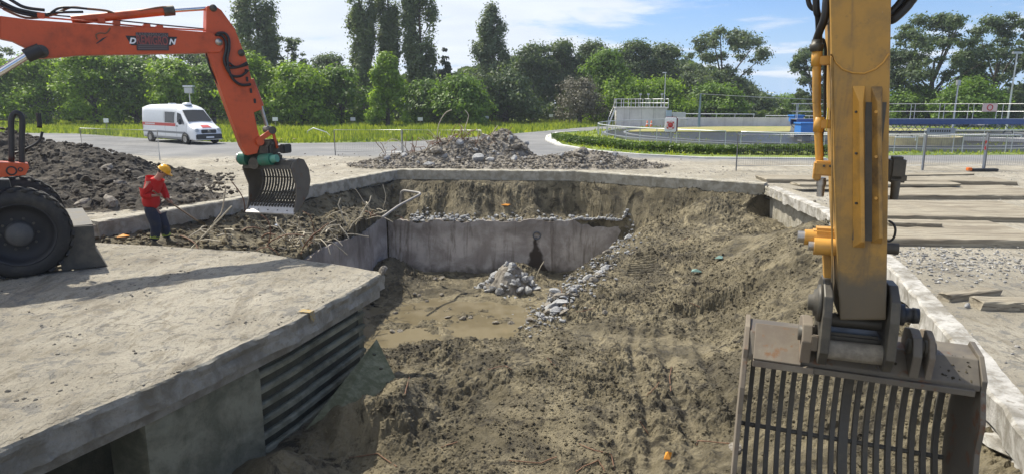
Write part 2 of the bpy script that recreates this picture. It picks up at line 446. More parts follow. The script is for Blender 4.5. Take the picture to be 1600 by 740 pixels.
# ---------------------------------------------------------------- plan of the pit
SLAB_EDGE = [(-7.9, -4.0), (-6.5, 0.0), (-4.53, 5.47), (-3.86, 6.95), (-3.06, 9.04), (-2.31, 11.76)]
SLAB_FAR = [(-2.31, 11.76), (-5.27, 13.45), (-9.12, 14.40), (-11.6, 14.95)]
KERB_L = [(-12.2, 16.0), (-10.47, 16.64), (-8.45, 20.95), (-5.15, 29.9)]
KERB_F = [(-5.15, 29.9), (2.78, 29.2), (9.3, 24.6)]
KERB_R = [(9.3, 24.6), (8.82, 18.67), (7.06, 12.0), (5.71, 8.14), (4.85, 5.89), (2.6, 0.0), (1.2, -4.0)]
PIT = SLAB_EDGE + SLAB_FAR[1:] + KERB_L + KERB_F[1:] + KERB_R[1:]
def ip(v, pts, inv=False):
    a = sorted([(p[1], p[0]) for p in pts]) if not inv else sorted(pts)
    return np.interp(v, [q[0] for q in a], [q[1] for q in a])
TL = [(-6.3, 15.5), (-5.05, 27.2)]            # left wall of the sunken tank, x by y
def base_h(x, y):
    x = np.asarray(x, dtype=float); y = np.asarray(y, dtype=float)
    z = np.full(np.broadcast(x, y).shape, -1.8)
    # sunken tank
    xr = np.interp(y, [11, 13.2, 17, 19.3, 22, 25, 27.2], [-2.4, -2.0, -0.8, -0.1, 1.3, 3.0, 3.3])
    Dx = 1 - sm((x - xr) / 2.3)
    Dy = np.clip((y - 13.0) / 5.4, 0, 1)
    D = np.minimum(Dx, Dy); D = np.where(y > 27.25, 0, D)
    # rise to the right kerb and to the far right mound
    dR = ip(y, KERB_R) - x
    z = z + 1.35 * sm(1 - dR / 3.6) * sm((22 - y) / 6)
    z = z + 0.6 * sm((x - 3.0) / 4.5) * sm((y - 12) / 6) * sm((27 - y) / 4)
    z = z + 0.80 * np.exp(-((x - 7.3) / 1.5) ** 2 - ((y - 24.5) / 1.5) ** 2)
    z = z + 0.30 * np.exp(-((x - 4.9) / 1.6) ** 2 - ((y - 21.5) / 1.3) ** 2)
    # gentle rise in the middle foreground, low ridges
    z = z + 0.22 * np.exp(-((x - 0.6) / 2.2) ** 2 - ((y - 11.0) / 1.8) ** 2)
    z = z + 0.55 * np.exp(-((x + 1.75) / 0.42) ** 2 - ((y - 9.7) / 0.75) ** 2)
    z = z + 0.40 * np.exp(-((x + 2.35) / 0.5) ** 2 - ((y - 9.2) / 0.28) ** 2)
    z = z + 0.35 * np.exp(-((x + 2.9) / 0.5) ** 2 - ((y - 7.9) / 0.5) ** 2)
    z = z - 0.18 * np.exp(-((x + 2.1) / 0.8) ** 2 - ((y - 8.5) / 0.35) ** 2)
    z = z - 2.3 * D
    z = z + (0.16 * sm((y - 22.6) / 1.8) + 0.05 * fbm(x * .9, y * .9, 3, 44)) * (D > 0.9)
    # heap of spoil at the tank's dark left corner
    z = z + 0.9 * np.exp(-((x + 4.9) / 1.0) ** 2 - ((y - 25.6) / 1.6) ** 2) * (y < 27.25) * (D > 0.5)
    z = z + 0.55 * np.exp(-((x - 0.2) / 0.9) ** 2 - ((y - 26.2) / 0.9) ** 2) * (D > 0.5)
    # bank west of the tank
    xl = ip(y, TL); xk = ip(y, KERB_L)
    t = np.clip((x - xk) / np.maximum(xl - xk, 0.1), 0, 1.0)
    bank = -0.42 - 0.9 * sm(t) + 0.25 * sm((17.2 - y) / 1.5) * (1 - t)
    bank = bank - 0.2 * np.exp(-((t - 0.35) / 0.2) ** 2) * sm((y - 18) / 3)
    z = np.where((x < xl - 0.13) & (y > 11.8) & (y < 27.4), bank, z)
    z = np.where((x < xl - 0.13) & (y >= 27.4), bank * 1.0 - 0.3 * sm((y - 27.4) / 1.5), z)
    south = (x >= xl - 0.13) & (y > 11.8) & (y < 15.6) & (x < -2.3)
    z = np.where(south, np.minimum(z, bank - 0.5 * (x - xl)), z)
    # bank under the far slab
    yF = ip(x, KERB_F, True); wd = np.interp(x, [-5, -2.5, 0.2, 1.2, 9], [2.1, 1.9, 1.7, 0.9, 0.7]) * (1 + 0.5 * fbm(x * 0.8, y * 0.1, 3, 46))
    dF = yF - y
    lift = sm(1 - (dF - 0.12) / wd)
    z = np.where(y > 24.5, np.maximum(z, z * (1 - lift) + (-0.33) * lift), z)
    z = z + 0.55 * np.exp(-((x - 0.85) / 0.45) ** 2 - ((y - 28.2) / 0.6) ** 2)
    return z
def soil_h(x, y):
    z = base_h(x, y)
    edgeR = sm((ip(y, KERB_R) - x) / 0.6)
    rough = 0.45 + 0.9 * sm(fbm(x * 0.35 + 5, y * 0.35, 3, 40) * 1.6 + 0.45)
    smooth_patch = np.exp(-((x - 0.3) / 0.9) ** 2 - ((y - 8.6) / 0.9) ** 2) + np.exp(-((x + 2.0) / 0.7) ** 2 - ((y - 8.3) / 0.35) ** 2) + 0.7 * np.exp(-((x - 4.6) / 1.6) ** 2 - ((y - 17.5) / 1.0) ** 2)
    rough = rough * (1 - 0.85 * np.clip(smooth_patch, 0, 1))
    floor = (z < -3.7)
    rough = np.where(floor, rough * 0.6, rough)
    n = 0.12 * fbm(x * 0.8, y * 0.8, 4, 0) * 1.2 + 0.06 * fbm(x * 4, y * 4, 3, 9) * rough
    n = n + rough * (0.30 * clods(x + 0.15 * perlin(x * 3, y * 3, 5), y + 0.15 * perlin(x * 3, y * 3, 6), 0.42, 1, 0.72) + 0.50 * clods(x + 0.05 * perlin(x * 9, y * 9, 7), y, 0.19, 2, 0.5) + 0.75 * clods(x + 0.03 * perlin(x * 15, y * 15, 7), y, 0.10, 3, 0.3) + 0.75 * clods(x, y, 0.055, 4, 0.25))
    sc_ = fbm(x * 1.2 + 0.4 * y, y * 5.5 - x * 1.5, 4, 30); n = n + 0.035 * sc_ * sm((x - 1) / 3) * (1 - floor)
    # wheel and bucket tracks running away from the viewer on the right
    for cx, wd in ((2.35, 0.11), (3.1, 0.10), (1.75, 0.08)):
        xx = x - (cx + 0.16 * (y - 8) + 0.10 * np.sin(y * 0.9))
        gv = np.exp(-(xx / wd) ** 2) * sm((y - 6) / .5) * sm((14.5 - y) / .8); n = n * (1 - .6 * gv) - 0.065 * gv * (0.65 + 0.35 * np.sin(y * 14)) + 0.03 * np.exp(-((np.abs(xx) - wd * 1.9) / .07) ** 2) * sm((y - 6) / .5) * sm((14.5 - y) / .8)
    yy = y - (15.0 + 0.12 * (x - 4)); n = n + 0.26 * np.exp(-(yy / 0.20) ** 2) * np.exp(-((x - 4.7) / 1.1) ** 2)
    n = n - 0.16 * np.exp(-((yy + 0.4) / 0.22) ** 2) * np.exp(-((x - 4.7) / 1.1) ** 2)
    # cleat prints of a crawler track
    tx = x - 3.9 - .25 * (y - 19.5); tg = sm((.42 - np.abs(tx)) / .08) * sm((y - 18.2) / .2) * sm((20.4 - y) / .2); n = n * (1 - .85 * tg) + tg * (.045 * np.sign(np.sin(y * 26 + tx * 3)) - .03)
    dF = ip(x, KERB_F, True) - y
    n = np.where((dF < 0.5) & (y > 24), n * 0.5, n)
    z = z + n
    # stay under the paving at every edge except where the mound spills over it
    return z
def in_poly(x, y, poly):
    x = np.asarray(x, dtype=float); y = np.asarray(y, dtype=float); r = np.zeros(np.broadcast(x, y).shape, bool); n = len(poly)
    for i in range(n):
        x1, y1 = poly[i]; x2, y2 = poly[(i + 1) % n]
        if y1 == y2: continue
        c = ((y1 > y) != (y2 > y)) & (x < (x2 - x1) * (y - y1) / (y2 - y1) + x1); r ^= c
    return r
def surf(x, y):
    x = np.asarray(x, dtype=float); y = np.asarray(y, dtype=float)
    return np.where(in_poly(x, y, PIT), soil_h(x, y), 0.0)
def hit(px, py, fn=None):
    fn = fn or surf
    r = ray(px, py); ys = np.linspace(3, 60, 2400); t = ys / r.y
    xs = r.x * t; zs = CAMH + r.z * t; h = fn(xs, ys); k = np.argmax(zs <= h)
    if zs[k] > h[k]: k = -1
    return Vector((xs[k], ys[k], float(h[k])))

# ---------------------------------------------------------------- soil in the pit
ys = [-3.9]
while ys[-1] < 31: ys.append(ys[-1] + (0.12 if ys[-1] < 4 else 0.022 + 0.0024 * (ys[-1] - 4)))
ys = np.array(ys); xs = np.concatenate([np.arange(-12.6, -5, 0.06), np.arange(-5, 6.4, 0.028), np.arange(6.4, 10.2, 0.05)])
XX, YY = np.meshgrid(xs, ys)
ZZ = soil_h(XX, YY)
ins = in_poly(XX, YY, PIT)
# distance outside the pit (rough) so the sheet dives under the paving
d_in = np.minimum.reduce([np.abs(XX - 0) * 0 + 9] + [np.hypot(XX - (a[0] + (b[0] - a[0]) * np.clip(((XX - a[0]) * (b[0] - a[0]) + (YY - a[1]) * (b[1] - a[1])) / ((b[0] - a[0]) ** 2 + (b[1] - a[1]) ** 2), 0, 1)),
        YY - (a[1] + (b[1] - a[1]) * np.clip(((XX - a[0]) * (b[0] - a[0]) + (YY - a[1]) * (b[1] - a[1])) / ((b[0] - a[0]) ** 2 + (b[1] - a[1]) ** 2), 0, 1)))
        for a, b in zip(PIT, PIT[1:] + PIT[:1])])
spill = np.exp(-((XX - 7.4) / 1.3) ** 2 - ((YY - 25.2) / 1.5) ** 2) > 0.35
ZZ = np.where(~ins & ~(spill & (d_in < 0.5)), np.minimum(ZZ, -0.5), ZZ)
ZZ = np.where(ins & (d_in < 0.35) & ~spill & (YY > 14.2), np.minimum(ZZ, -0.34), ZZ)
ny_, nx_ = XX.shape
ii = np.arange(ny_ * nx_).reshape(ny_, nx_)
F = np.stack([ii[:-1, :-1], ii[:-1, 1:], ii[1:, 1:], ii[1:, :-1]], -1).reshape(-1, 4)
keep = (ins | (d_in < 1.0)).ravel()
F = F[keep[F].all(1)]
used = np.unique(F); mp = np.full(ny_ * nx_, -1); mp[used] = np.arange(len(used))
V = np.stack([XX.ravel(), YY.ravel(), ZZ.ravel()], 1)[used]
o = link('soil', npmesh('soil', V, mp[F], M_SOIL, False)); tag(o, kind='structure')

# ---------------------------------------------------------------- yard paving with the pit cut out
def densify(poly, step, closed=True, jit=0.0, rs=random.Random(5)):
    r = []; sac = 0.0; n = len(poly)
    for i in range(n if closed else n - 1):
        a = Vector(poly[i]); b = Vector(poly[(i + 1) % n]); k = max(1, int((b - a).length / step)); nn = Vector((-(b - a).y, (b - a).x)).normalized()
        for j in range(k):
            q = a.lerp(b, j / k); sac += step; q = q + nn * (jit * 2.2 * float(fbm(np.array(sac * .9), np.array(.5), 4, 15, .62)) + rs.gauss(0, jit * .12)) if jit else q
            r.append((q.x, q.y))
    if not closed: r.append(tuple(poly[-1]))
    return r
rim = densify(PIT, 0.06, True, 0.022)
outer = [(-330, -30), (330, -30), (330, 330), (-330, 330)]
tri = tessellate_polygon([[Vector((*p, 0)) for p in outer], [Vector((*p, 0)) for p in rim]])
allp = outer + rim
me = bpy.data.meshes.new('yard_paving'); vs = [(p[0], p[1], 0) for p in allp]
n0 = len(outer); nr = len(rim)
fs = [tuple(t) for t in tri]
lay = [(0.016, -0.025), (0.022, -0.07), (0.0, -0.15), (0.01, -0.22), (0.02, -0.30)]
cen = None
prev = [n0 + i for i in range(nr)]
rs = random.Random(8)
def inward(i):
    a = Vector(rim[i - 1]); b = Vector(rim[(i + 1) % nr]); d = (b - a).normalized(); q = Vector((-d.y, d.x))
    p = Vector(rim[i]) + q * 0.2
    return q if bool(in_poly(p.x, p.y, PIT)) else -q
inw = [inward(i) for i in range(nr)]
mats = [0] * len(fs)
for off, z in lay + [(-0.22, -0.34), (-0.24, -2.6)]:
    cur = []
    for i in range(nr):
        p = Vector(rim[i]) + inw[i] * (off + 0.035 * float(fbm(np.array(i * .06 * 2.2), np.array(z * 9.0), 4, 18, .65)) + rs.uniform(-.004, .004)); cur.append(len(vs)); zq = (-0.45 if (z < -1 and p.y < 14.6 and p.x < -1.5) else z); vs.append((p.x, p.y, zq + 0.02 * float(perlin(np.array(i * .05), np.array(z * 5 + 3.3), 19))))
    for i in range(nr):
        j = (i + 1) % nr; fs.append((prev[i], prev[j], cur[j], cur[i])); mats.append(1)
    prev = cur
me.from_pydata(vs, [], fs); me.update(); me.materials.append(M_YARD); me.materials.append(M_EDGE)
me.polygons.foreach_set('material_index', mats)
bm = bmesh.new(); bm.from_mesh(me); bmesh.ops.recalc_face_normals(bm, faces=bm.faces)
top = [f for f in bm.faces if f.material_index == 0]
if top[0].normal.z < 0: bmesh.ops.reverse_faces(bm, faces=bm.faces)
bm.to_mesh(me); bm.free()
tag(link('pavement', me), kind='structure')

# kerb beams round the far side of the pit, one per run
def strip_beam(name, pts, w_in, w_out, z1, z0, mat, seed, jz=0.012, jw=0.015, step=0.18):
    pts = densify(pts, step, False); rs = random.Random(seed); vs = []; fs = []
    for i, p in enumerate(pts):
        a = Vector(pts[max(0, i - 1)]); b = Vector(pts[min(len(pts) - 1, i + 1)]); d = (b - a).normalized(); q = Vector((-d.y, d.x))
        m = Vector(p); tst = m + q * 0.3
        if not bool(in_poly(tst.x, tst.y, PIT)): q = -q
        A = m - q * w_out; B = m + q * (w_in + rs.uniform(-jw, jw)); B2 = m + q * (w_in * 0.92 + rs.uniform(-jw, jw) * 1.5)
        vs += [(A.x, A.y, z0), (A.x, A.y, z1 + rs.uniform(-jz, jz)), (B.x - q.x * 0.03, B.y - q.y * 0.03, z1 + rs.uniform(-jz, jz)), (B.x, B.y, z1 - 0.03 + rs.uniform(-jz, jz)), (B2.x, B2.y, z0 + rs.uniform(-jz, jz) * 3)]
    k = 5
    for i in range(len(pts) - 1):
        for j in range(k): fs.append((i * k + j, i * k + (j + 1) % k, (i + 1) * k + (j + 1) % k, (i + 1) * k + j))
    mb = MB(); mb.add(vs, fs); mb.add(vs, [tuple(range(5)), tuple(range((len(pts) - 1) * 5, len(pts) * 5))])
    return tag(mb.obj(name, mat), kind='structure')
strip_beam('kerb', KERB_L[1:], 0.10, 0.30, 0.075, -0.36, M_EDGE, 1)
strip_beam('kerb', KERB_F, 0.12, 0.35, 0.085, -0.36, M_EDGE, 2)
strip_beam('kerb', [(9.35, 24.2)] + KERB_R[1:], 0.10, 0.20, 0.03, -0.30, M_WHITE, 3, jz=0.012, jw=0.03)
# lower broken nib of white concrete below the right kerb
strip_beam('kerb_footing', [(7.0, 11.6), (5.7, 8.1), (4.85, 5.89), (3.6, 2.6)], 0.12, 0.1, -0.36, -0.62, M_WHITE, 4, jz=0.05, jw=0.12, step=0.3)

# ---------------------------------------------------------------- walls of the pit
def wall_strip(name, label, cat, pts, thick, ztop, zbot, mat, seed, jt=0.0, step=0.12, out=None):
    """upright wall with a broken top; ztop is fn(s,total)"""
    pp = densify(pts, step, False); rs = random.Random(seed); vs = []; fs = []
    tot = len(pp); nz = 14
    for i, p in enumerate(pp):
        a = Vector(pp[max(0, i - 1)]); b = Vector(pp[min(tot - 1, i + 1)]); d = (b - a).normalized(); q = Vector((-d.y, d.x)) * (out or 1)
        zt = ztop(i / (tot - 1)) + rs.uniform(-jt, jt)
        for k in range(nz + 1):
            z = zbot + (zt - zbot) * k / nz; e = 0.006 * perlin(np.array(p[0] * 3 + p[1] * 3), np.array(z * 3), 2)
            e = float(e) + (rs.uniform(-0.05, 0.0) if k == nz else 0)
            vs.append((p[0] + q.x * e, p[1] + q.y * e, z))
        for k in (nz, 0):
            z = zt - 0.03 + rs.uniform(-jt, jt) if k else zbot; vs.append((p[0] - q.x * thick, p[1] - q.y * thick, z))
    m = nz + 3
    for i in range(tot - 1):
        for k in range(m): fs.append((i * m + k, i * m + (k + 1) % m, (i + 1) * m + (k + 1) % m, (i + 1) * m + k))
    mb = MB(); mb.add(vs, fs); mb.add(vs, [tuple(range(m)), tuple(range((tot - 1) * m, tot * m))])
    return mb
root = thing('tank_wall', 'stained grey concrete wall of the sunken tank, its broken top edge facing the puddle', 'wall', (0, 0, 0))
zt = lambda s: -1.78 - 0.10 * math.sin(s * 9) * s - 0.35 * max(0, s - 0.72) / 0.28 + 0.05 * math.sin(s * 37)
wall_strip('w', '', '', [(-5.1, 27.2), (1.2, 27.05), (5.3, 27.35)], 0.34, lambda s: zt(s) + 0.10 * float(fbm(np.array(s * 22.0), np.array(.7), 4, 25, .65)), -4.4, M_TANK, 3, 0.015, out=-1).obj('back_wall', M_TANK, root)
zt2 = lambda s: -1.40 - 0.10 * math.sin(s * 11) - 0.25 * s
wall_strip('w', '', '', [(-6.25, 15.9), (-5.1, 26.86)], 0.3, zt2, -4.4, M_TANK, 4, 0.03, out=-1).obj('side_wall', M_TANK, root)
# broken hole with dark mud run in the back wall, with a bent steel plate in its mouth
st = MB(); c0 = Q(838, 368, 27.0)
st.add([(c0.x + a, 27.035 + 0.0, c0.z + b) for a, b in ((-.20, .05), (-.08, .22), (.16, .20), (.27, .02), (.22, -.32), (.10, -.5), (.14, -.9), (.30, -1.35), (.42, -1.75), (-.42, -1.75), (-.34, -1.4), (-.12, -1.0), (-.05, -.55), (-.12, -.2))], [tuple(range(14))])
st = MB(); st.lathe((c0.x + 0.02, 27.02, c0.z), (0, -1, 0), [(-.01, .17), (.03, .17), (.03, .125), (-.25, .12)], 20); st.obj('pipe_mouth', plain('dark_pipe', (0.10, 0.11, 0.12), 0.5), root)

# retaining wall under the near slab
def off_edge(pts, d):
    r = []
    for i, p in enumerate(pts):
        a = Vector(pts[max(0, i - 1)]); b = Vector(pts[min(len(pts) - 1, i + 1)]); q = Vector(((b - a).y, -(b - a).x)).normalized()
        r.append((p[0] + q.x * d, p[1] + q.y * d))
    return r
root = thing('retaining_wall', 'shaded concrete wall under the near sunlit slab, its ribs standing in for reflected stripes', 'wall', (-3.2, 8.5, 0))
def rp(name, mb, mat):
    o_ = mb.obj(name, mat, root); o_.location = (3.2, -8.5, 0); return o_
# second course of paving under the slab, set back and broken
mb = wall_strip('w', '', '', off_edge(SLAB_EDGE, -0.10), 0.5, lambda s: -0.315, -0.47, M_EDGE, 6, 0.0, out=-1)
rp('under_course', mb, M_EDGE)
Epts = off_edge(SLAB_EDGE, -0.24)
def along(pts, y): return float(np.interp(y, [p[1] for p in pts], [p[0] for p in pts]))
def seg(y0, y1, d=0.0, n=8):
    return [(along(Epts, y0 + (y1 - y0) * i / n) + d, y0 + (y1 - y0) * i / n) for i in range(n + 1)]
yA = P(240, 600).y; yB = P(418, 520).y
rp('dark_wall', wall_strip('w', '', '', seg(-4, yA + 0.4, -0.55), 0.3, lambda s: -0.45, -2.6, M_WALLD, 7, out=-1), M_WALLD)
rp('reflection_panel', wall_strip('w', '', '', seg(yA, yB, 0.13), 0.88, lambda s: -0.472, -2.6, M_WALL, 8, out=-1), M_WALL)  # paler stretch stands in for a greenish reflection in the cab glass
rp('reflection_backing', wall_strip('w', '', '', seg(yB, 11.45, -0.03), 0.4, lambda s: -0.472, -2.6, M_WALLD, 9, out=-1), M_WALLD)  # dark ground behind the stripes that the cab glass reflects
rp('end_wall', wall_strip('w', '', '', [(-2.65, 11.42), (-5.3, 13.0), (-9.2, 13.95)], 0.3, lambda s: -0.32, -2.6, M_WALL, 10, out=-1), M_WALL)
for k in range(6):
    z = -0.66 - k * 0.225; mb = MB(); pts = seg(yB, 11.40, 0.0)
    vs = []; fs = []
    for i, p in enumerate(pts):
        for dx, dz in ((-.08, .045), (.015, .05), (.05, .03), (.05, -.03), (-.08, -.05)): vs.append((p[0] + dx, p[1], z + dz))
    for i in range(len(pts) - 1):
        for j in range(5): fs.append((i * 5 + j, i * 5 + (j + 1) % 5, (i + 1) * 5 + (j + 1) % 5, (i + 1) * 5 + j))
    mb.add(vs, fs); mb.add(vs, [(0, 1, 2, 3, 4), tuple(range(len(vs) - 5, len(vs)))]); rp('rib', mb, M_WALL)  # each rib stands in for one stripe reflected in the cab glass
# made-up leaning plate with dots, standing in for a greenish reflection in cab glass
g = G('green_reflection'); g.col(g.mix(g.ramp(g.noise(5, 7, 0.7), 0.4, 0.65), (0.13, 0.135, 0.08), (0.23, 0.23, 0.15))); g.set(Roughness=0.95, Specular_IOR_Level=0.1); g.bump(g.noise(30, 6), 0.4, 0.01)
M_REFL = g.m
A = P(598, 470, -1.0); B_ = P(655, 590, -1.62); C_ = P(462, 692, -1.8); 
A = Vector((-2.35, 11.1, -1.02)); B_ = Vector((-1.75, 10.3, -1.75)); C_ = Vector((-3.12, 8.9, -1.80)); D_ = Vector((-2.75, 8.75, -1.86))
root = thing('reflection_plate', 'green dotted plate standing in for a reflection in the cab glass', 'plate', A)
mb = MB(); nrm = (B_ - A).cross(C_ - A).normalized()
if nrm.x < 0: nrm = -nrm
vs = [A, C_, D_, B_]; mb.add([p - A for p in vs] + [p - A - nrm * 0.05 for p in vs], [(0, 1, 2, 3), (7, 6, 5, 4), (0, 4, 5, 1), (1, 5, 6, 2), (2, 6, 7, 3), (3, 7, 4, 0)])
mb.obj('panel', M_REFL, root)
M_DARK = plain('dark_steel', (0.035, 0.034, 0.032), 0.5, 0.4)
mb = MB(); u1 = (C_ - A); u2 = (B_ - A)
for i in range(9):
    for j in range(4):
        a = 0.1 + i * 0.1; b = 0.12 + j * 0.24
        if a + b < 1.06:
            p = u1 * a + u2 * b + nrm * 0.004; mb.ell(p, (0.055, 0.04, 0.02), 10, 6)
o_ = mb.obj('reflection_dots', M_WALLD, root)

# water on the tank floor
g = G('muddy_water'); g.col(g.mix(g.ramp(g.noise(0.9, 5), 0.4, 0.62), (0.14, 0.115, 0.068), (0.185, 0.155, 0.098))); g.set(Roughness=0.06, IOR=1.33); g.bump(g.noise(7, 3), 0.06, 0.01)
mb = MB(); wp = [(-5.6, 18.0), (2.2, 18.0), (3.0, 23), (3.2, 27.0), (-5.0, 27.0)]; mb.add([(a, b, -4.045) for a, b in wp], [tuple(range(5))])
tag(mb.obj('water', g.m), kind='structure')
# ---------------------------------------------------------------- rocks
def rock_mesh(name, seed, mat, sub=2, flat=0.0, blocky=0.97):
    rs = random.Random(seed); bm = bmesh.new(); bmesh.ops.create_icosphere(bm, subdivisions=sub, radius=1)
    pl = [(Vector((rs.gauss(0, 1), rs.gauss(0, 1), rs.gauss(0, 1))).normalized(), rs.uniform(0.38, 0.8)) for _ in range(8)]
    for q in bm.verts:
        d = q.co.normalized(); r = 1.0
        for n_, h_ in pl:
            k = d.dot(n_)
            if k > 0.05: r = min(r, h_ / k)
        q.co = d * (r * blocky + (1 - blocky)) * (1 + rs.uniform(-0.03, 0.03)); q.co.z *= (1 - flat)
    mb = MB(); mb.bm(bm); me = mb.mesh(name); me.materials.append(mat); return me
def lumps(name, pts, sizes, mat, rs, up=0.3, smooth=False, protos=8):
    """many tiny irregular fragments as one mesh"""
    bases = []
    for k in range(protos):
        bm = bmesh.new(); bmesh.ops.create_icosphere(bm, subdivisions=1, radius=1)
        r_ = random.Random(k + 77); bm.verts.ensure_lookup_table()
        vv = np.array([list(q.co * (1 + r_.uniform(-0.38, 0.25))) for q in bm.verts]); ff = np.array([[q.index for q in f.verts] for f in bm.faces]); bm.free()
        bases.append((vv * np.array([1, r_.uniform(0.6, 1), r_.uniform(0.5, 0.8)]), ff))
    Vs = []; Fs = []; o_ = 0
    for k, (vv, ff) in enumerate(bases):
        sel = np.arange(k, len(pts), protos); n = len(sel)
        if not n: continue
        a = rs.rand(n) * 6.283; ca, sa = np.cos(a), np.sin(a); s_ = sizes[sel]
        x = vv[None, :, 0] * ca[:, None] - vv[None, :, 1] * sa[:, None]; y = vv[None, :, 0] * sa[:, None] + vv[None, :, 1] * ca[:, None]; z = np.repeat(vv[None, :, 2], n, 0)
        W = np.stack([x, y, z], -1) * s_[:, None, None] + pts[sel][:, None, :] + np.array([0, 0, 1])[None, None, :] * (s_ * up)[:, None, None]
        Vs.append(W.reshape(-1, 3)); Fs.append((ff[None] + (np.arange(n) * len(vv))[:, None, None] + o_).reshape(-1, 3)); o_ += n * len(vv)
    return link(name, npmesh(name, np.concatenate(Vs), np.concatenate(Fs), mat, smooth))
rs = np.random.RandomState(11)
def scatter_pit(n, x0, x1, y0, y1, p=1.6):
    x = rs.uniform(x0, x1, n); t = rs.rand(n); y = y0 * (y1 / y0) ** t
    m = in_poly(x, y, PIT); x, y = x[m], y[m]; return np.stack([x, y, soil_h(x, y)], 1)
g = G('soil_crumbs'); g.col(g.mix(g.ramp(g.noise(3, 5), 0.4, 0.6), (0.075, 0.06, 0.038), (0.17, 0.142, 0.088))); g.set(Roughness=0.95); g.bump(g.noise(60, 5), 0.6, 0.01); M_CRUMB = M_SOIL
p_ = scatter_pit(60000, -5, 9.5, 5.5, 29); mask = fbm(p_[:, 0] * 0.5, p_[:, 1] * 0.5, 3, 21) > -0.12; flr = ~((p_[:, 2] < -3.9)); p_ = p_[mask & flr]
sz = (0.006 + 0.032 * rs.rand(len(p_)) ** 6 + 0.0007 * p_[:, 1]); tag(lumps('soil_crumbs', p_, sz, M_CRUMB, rs), 'crumbly clods of brown soil scattered across the excavated pit', 'soil', kind='stuff')
p_ = scatter_pit(9000, -12, -4.8, 13.8, 29.5); sz = (0.015 + 0.10 * rs.rand(len(p_)) ** 4); tag(lumps('soil_crumbs', p_, sz, M_CRUMB, rs), 'rough clods of soil along the bank left of the sunken tank', 'soil', kind='stuff')
g = G('gravel'); g.col(g.mix(g.ramp(g.noise(6, 5), 0.4, 0.6), (0.16, 0.155, 0.145), (0.38, 0.37, 0.35))); g.set(Roughness=0.9); M_GRAV = g.m
g = G('tan_grit'); g.col(g.mix(g.ramp(g.noise(9, 5), 0.4, 0.6), (0.09, 0.08, 0.065), (0.26, 0.24, 0.19))); g.set(Roughness=0.9); M_GRITT = g.m
# uneven layer of trodden dust and mortar on the near slab
xd = np.arange(-16, -2.2, 0.045); yd = [2.6]
while yd[-1] < 15.0: yd.append(yd[-1] + 0.022 + 0.0025 * (yd[-1] - 3))
X, Y = np.meshgrid(xd, np.array(yd)); e1 = ip(Y, SLAB_EDGE) - X; e2 = np.interp(X, [-11.6, -9.12, -5.27, -2.31], [14.95, 14.40, 13.45, 11.76]) - Y
Ed = np.minimum(e1, e2); hgt = 0.006 + 0.045 * np.clip(fbm(X * 0.9 + Y * 0.3, Y * 1.6 - X * .5, 5, 90) + 0.25, 0, 1) + 0.010 * fbm(X * 6, Y * 6, 3, 95) + 0.22 * clods(X, Y, 0.11, 96, 0.75) * sm(fbm(X * .7, Y * .7, 3, 97) * 3) + 0.010 * fbm(X * 2.2 + Y * 1.4, (Y - X * .7) * 9, 3, 99)
Z = np.where(Ed > 0.0, np.maximum(hgt * sm((Ed - 0.08) / 0.14), 0.0035), -0.2); i_ = np.arange(X.size).reshape(X.shape); Ff = np.stack([i_[:-1, :-1], i_[:-1, 1:], i_[1:, 1:], i_[1:, :-1]], -1).reshape(-1, 4)
k_ = (Ed > 0.06).ravel(); Ff = Ff[k_[Ff].all(1)]; Vv = np.stack([X.ravel(), Y.ravel(), Z.ravel()], 1); us = np.unique(Ff); m_ = np.full(len(Vv), -1); m_[us] = np.arange(len(us))
tag(link('slab_dust', npmesh('slab_dust', Vv[us], m_[Ff], M_YARD)), kind='structure')
# gravel on the near slab, the right yard and the far yard
n = 26000; x = rs.uniform(-14, -1.5, n); y = rs.uniform(4, 15, n); m = ~in_poly(x, y, PIT) & (fbm(x * 0.9, y * 0.9, 3, 33) > -0.05); x, y = x[m], y[m]
tag(lumps('gravel', np.stack([x, y, np.zeros_like(x)], 1), 0.004 + 0.030 * rs.rand(len(x)) ** 6, M_GRITT, rs), 'grey grit strewn over the near concrete slab', 'gravel', kind='stuff')
pp = []
for _ in range(2600):
    a, b = rs.randn(2); q = (8.6 + a * 1.2, 12.6 + b * 0.8)
    pp.append(q)
pp = np.array(pp); m = ~in_poly(pp[:, 0], pp[:, 1], PIT) & (pp[:, 0] > ip(pp[:, 1], KERB_R) + 0.15); pp = pp[m]
tag(lumps('gravel', np.concatenate([pp, np.zeros((len(pp), 1))], 1), 0.006 + 0.040 * rs.rand(len(pp)) ** 4, M_GRAV, rs), 'patch of loose grey gravel before the timbers right of the pit', 'gravel', kind='stuff')
n = 5000; x = rs.uniform(3, 26, n); y = rs.uniform(5, 30, n); m = ~in_poly(x, y, PIT) & (x > 4); x, y = x[m], y[m]
tag(lumps('gravel', np.stack([x, y, np.zeros_like(x)], 1), 0.005 + 0.03 * rs.rand(len(x)) ** 5, M_GRAV, rs), 'grit scattered over the yard right of the pit', 'gravel', kind='stuff')
n = 3500; x = rs.uniform(-16, 10, n); y = rs.uniform(17, 40, n); m = ~in_poly(x, y, PIT) & (fbm(x * 0.5, y * 0.5, 3, 35) > -0.02); x, y = x[m], y[m]
tag(lumps('gravel', np.stack([x, y, np.zeros_like(x)], 1), 0.01 + 0.06 * rs.rand(len(x)) ** 5, M_CHUNKD, rs), 'stones and dirt strewn on the yard beyond the pit', 'gravel', kind='stuff')

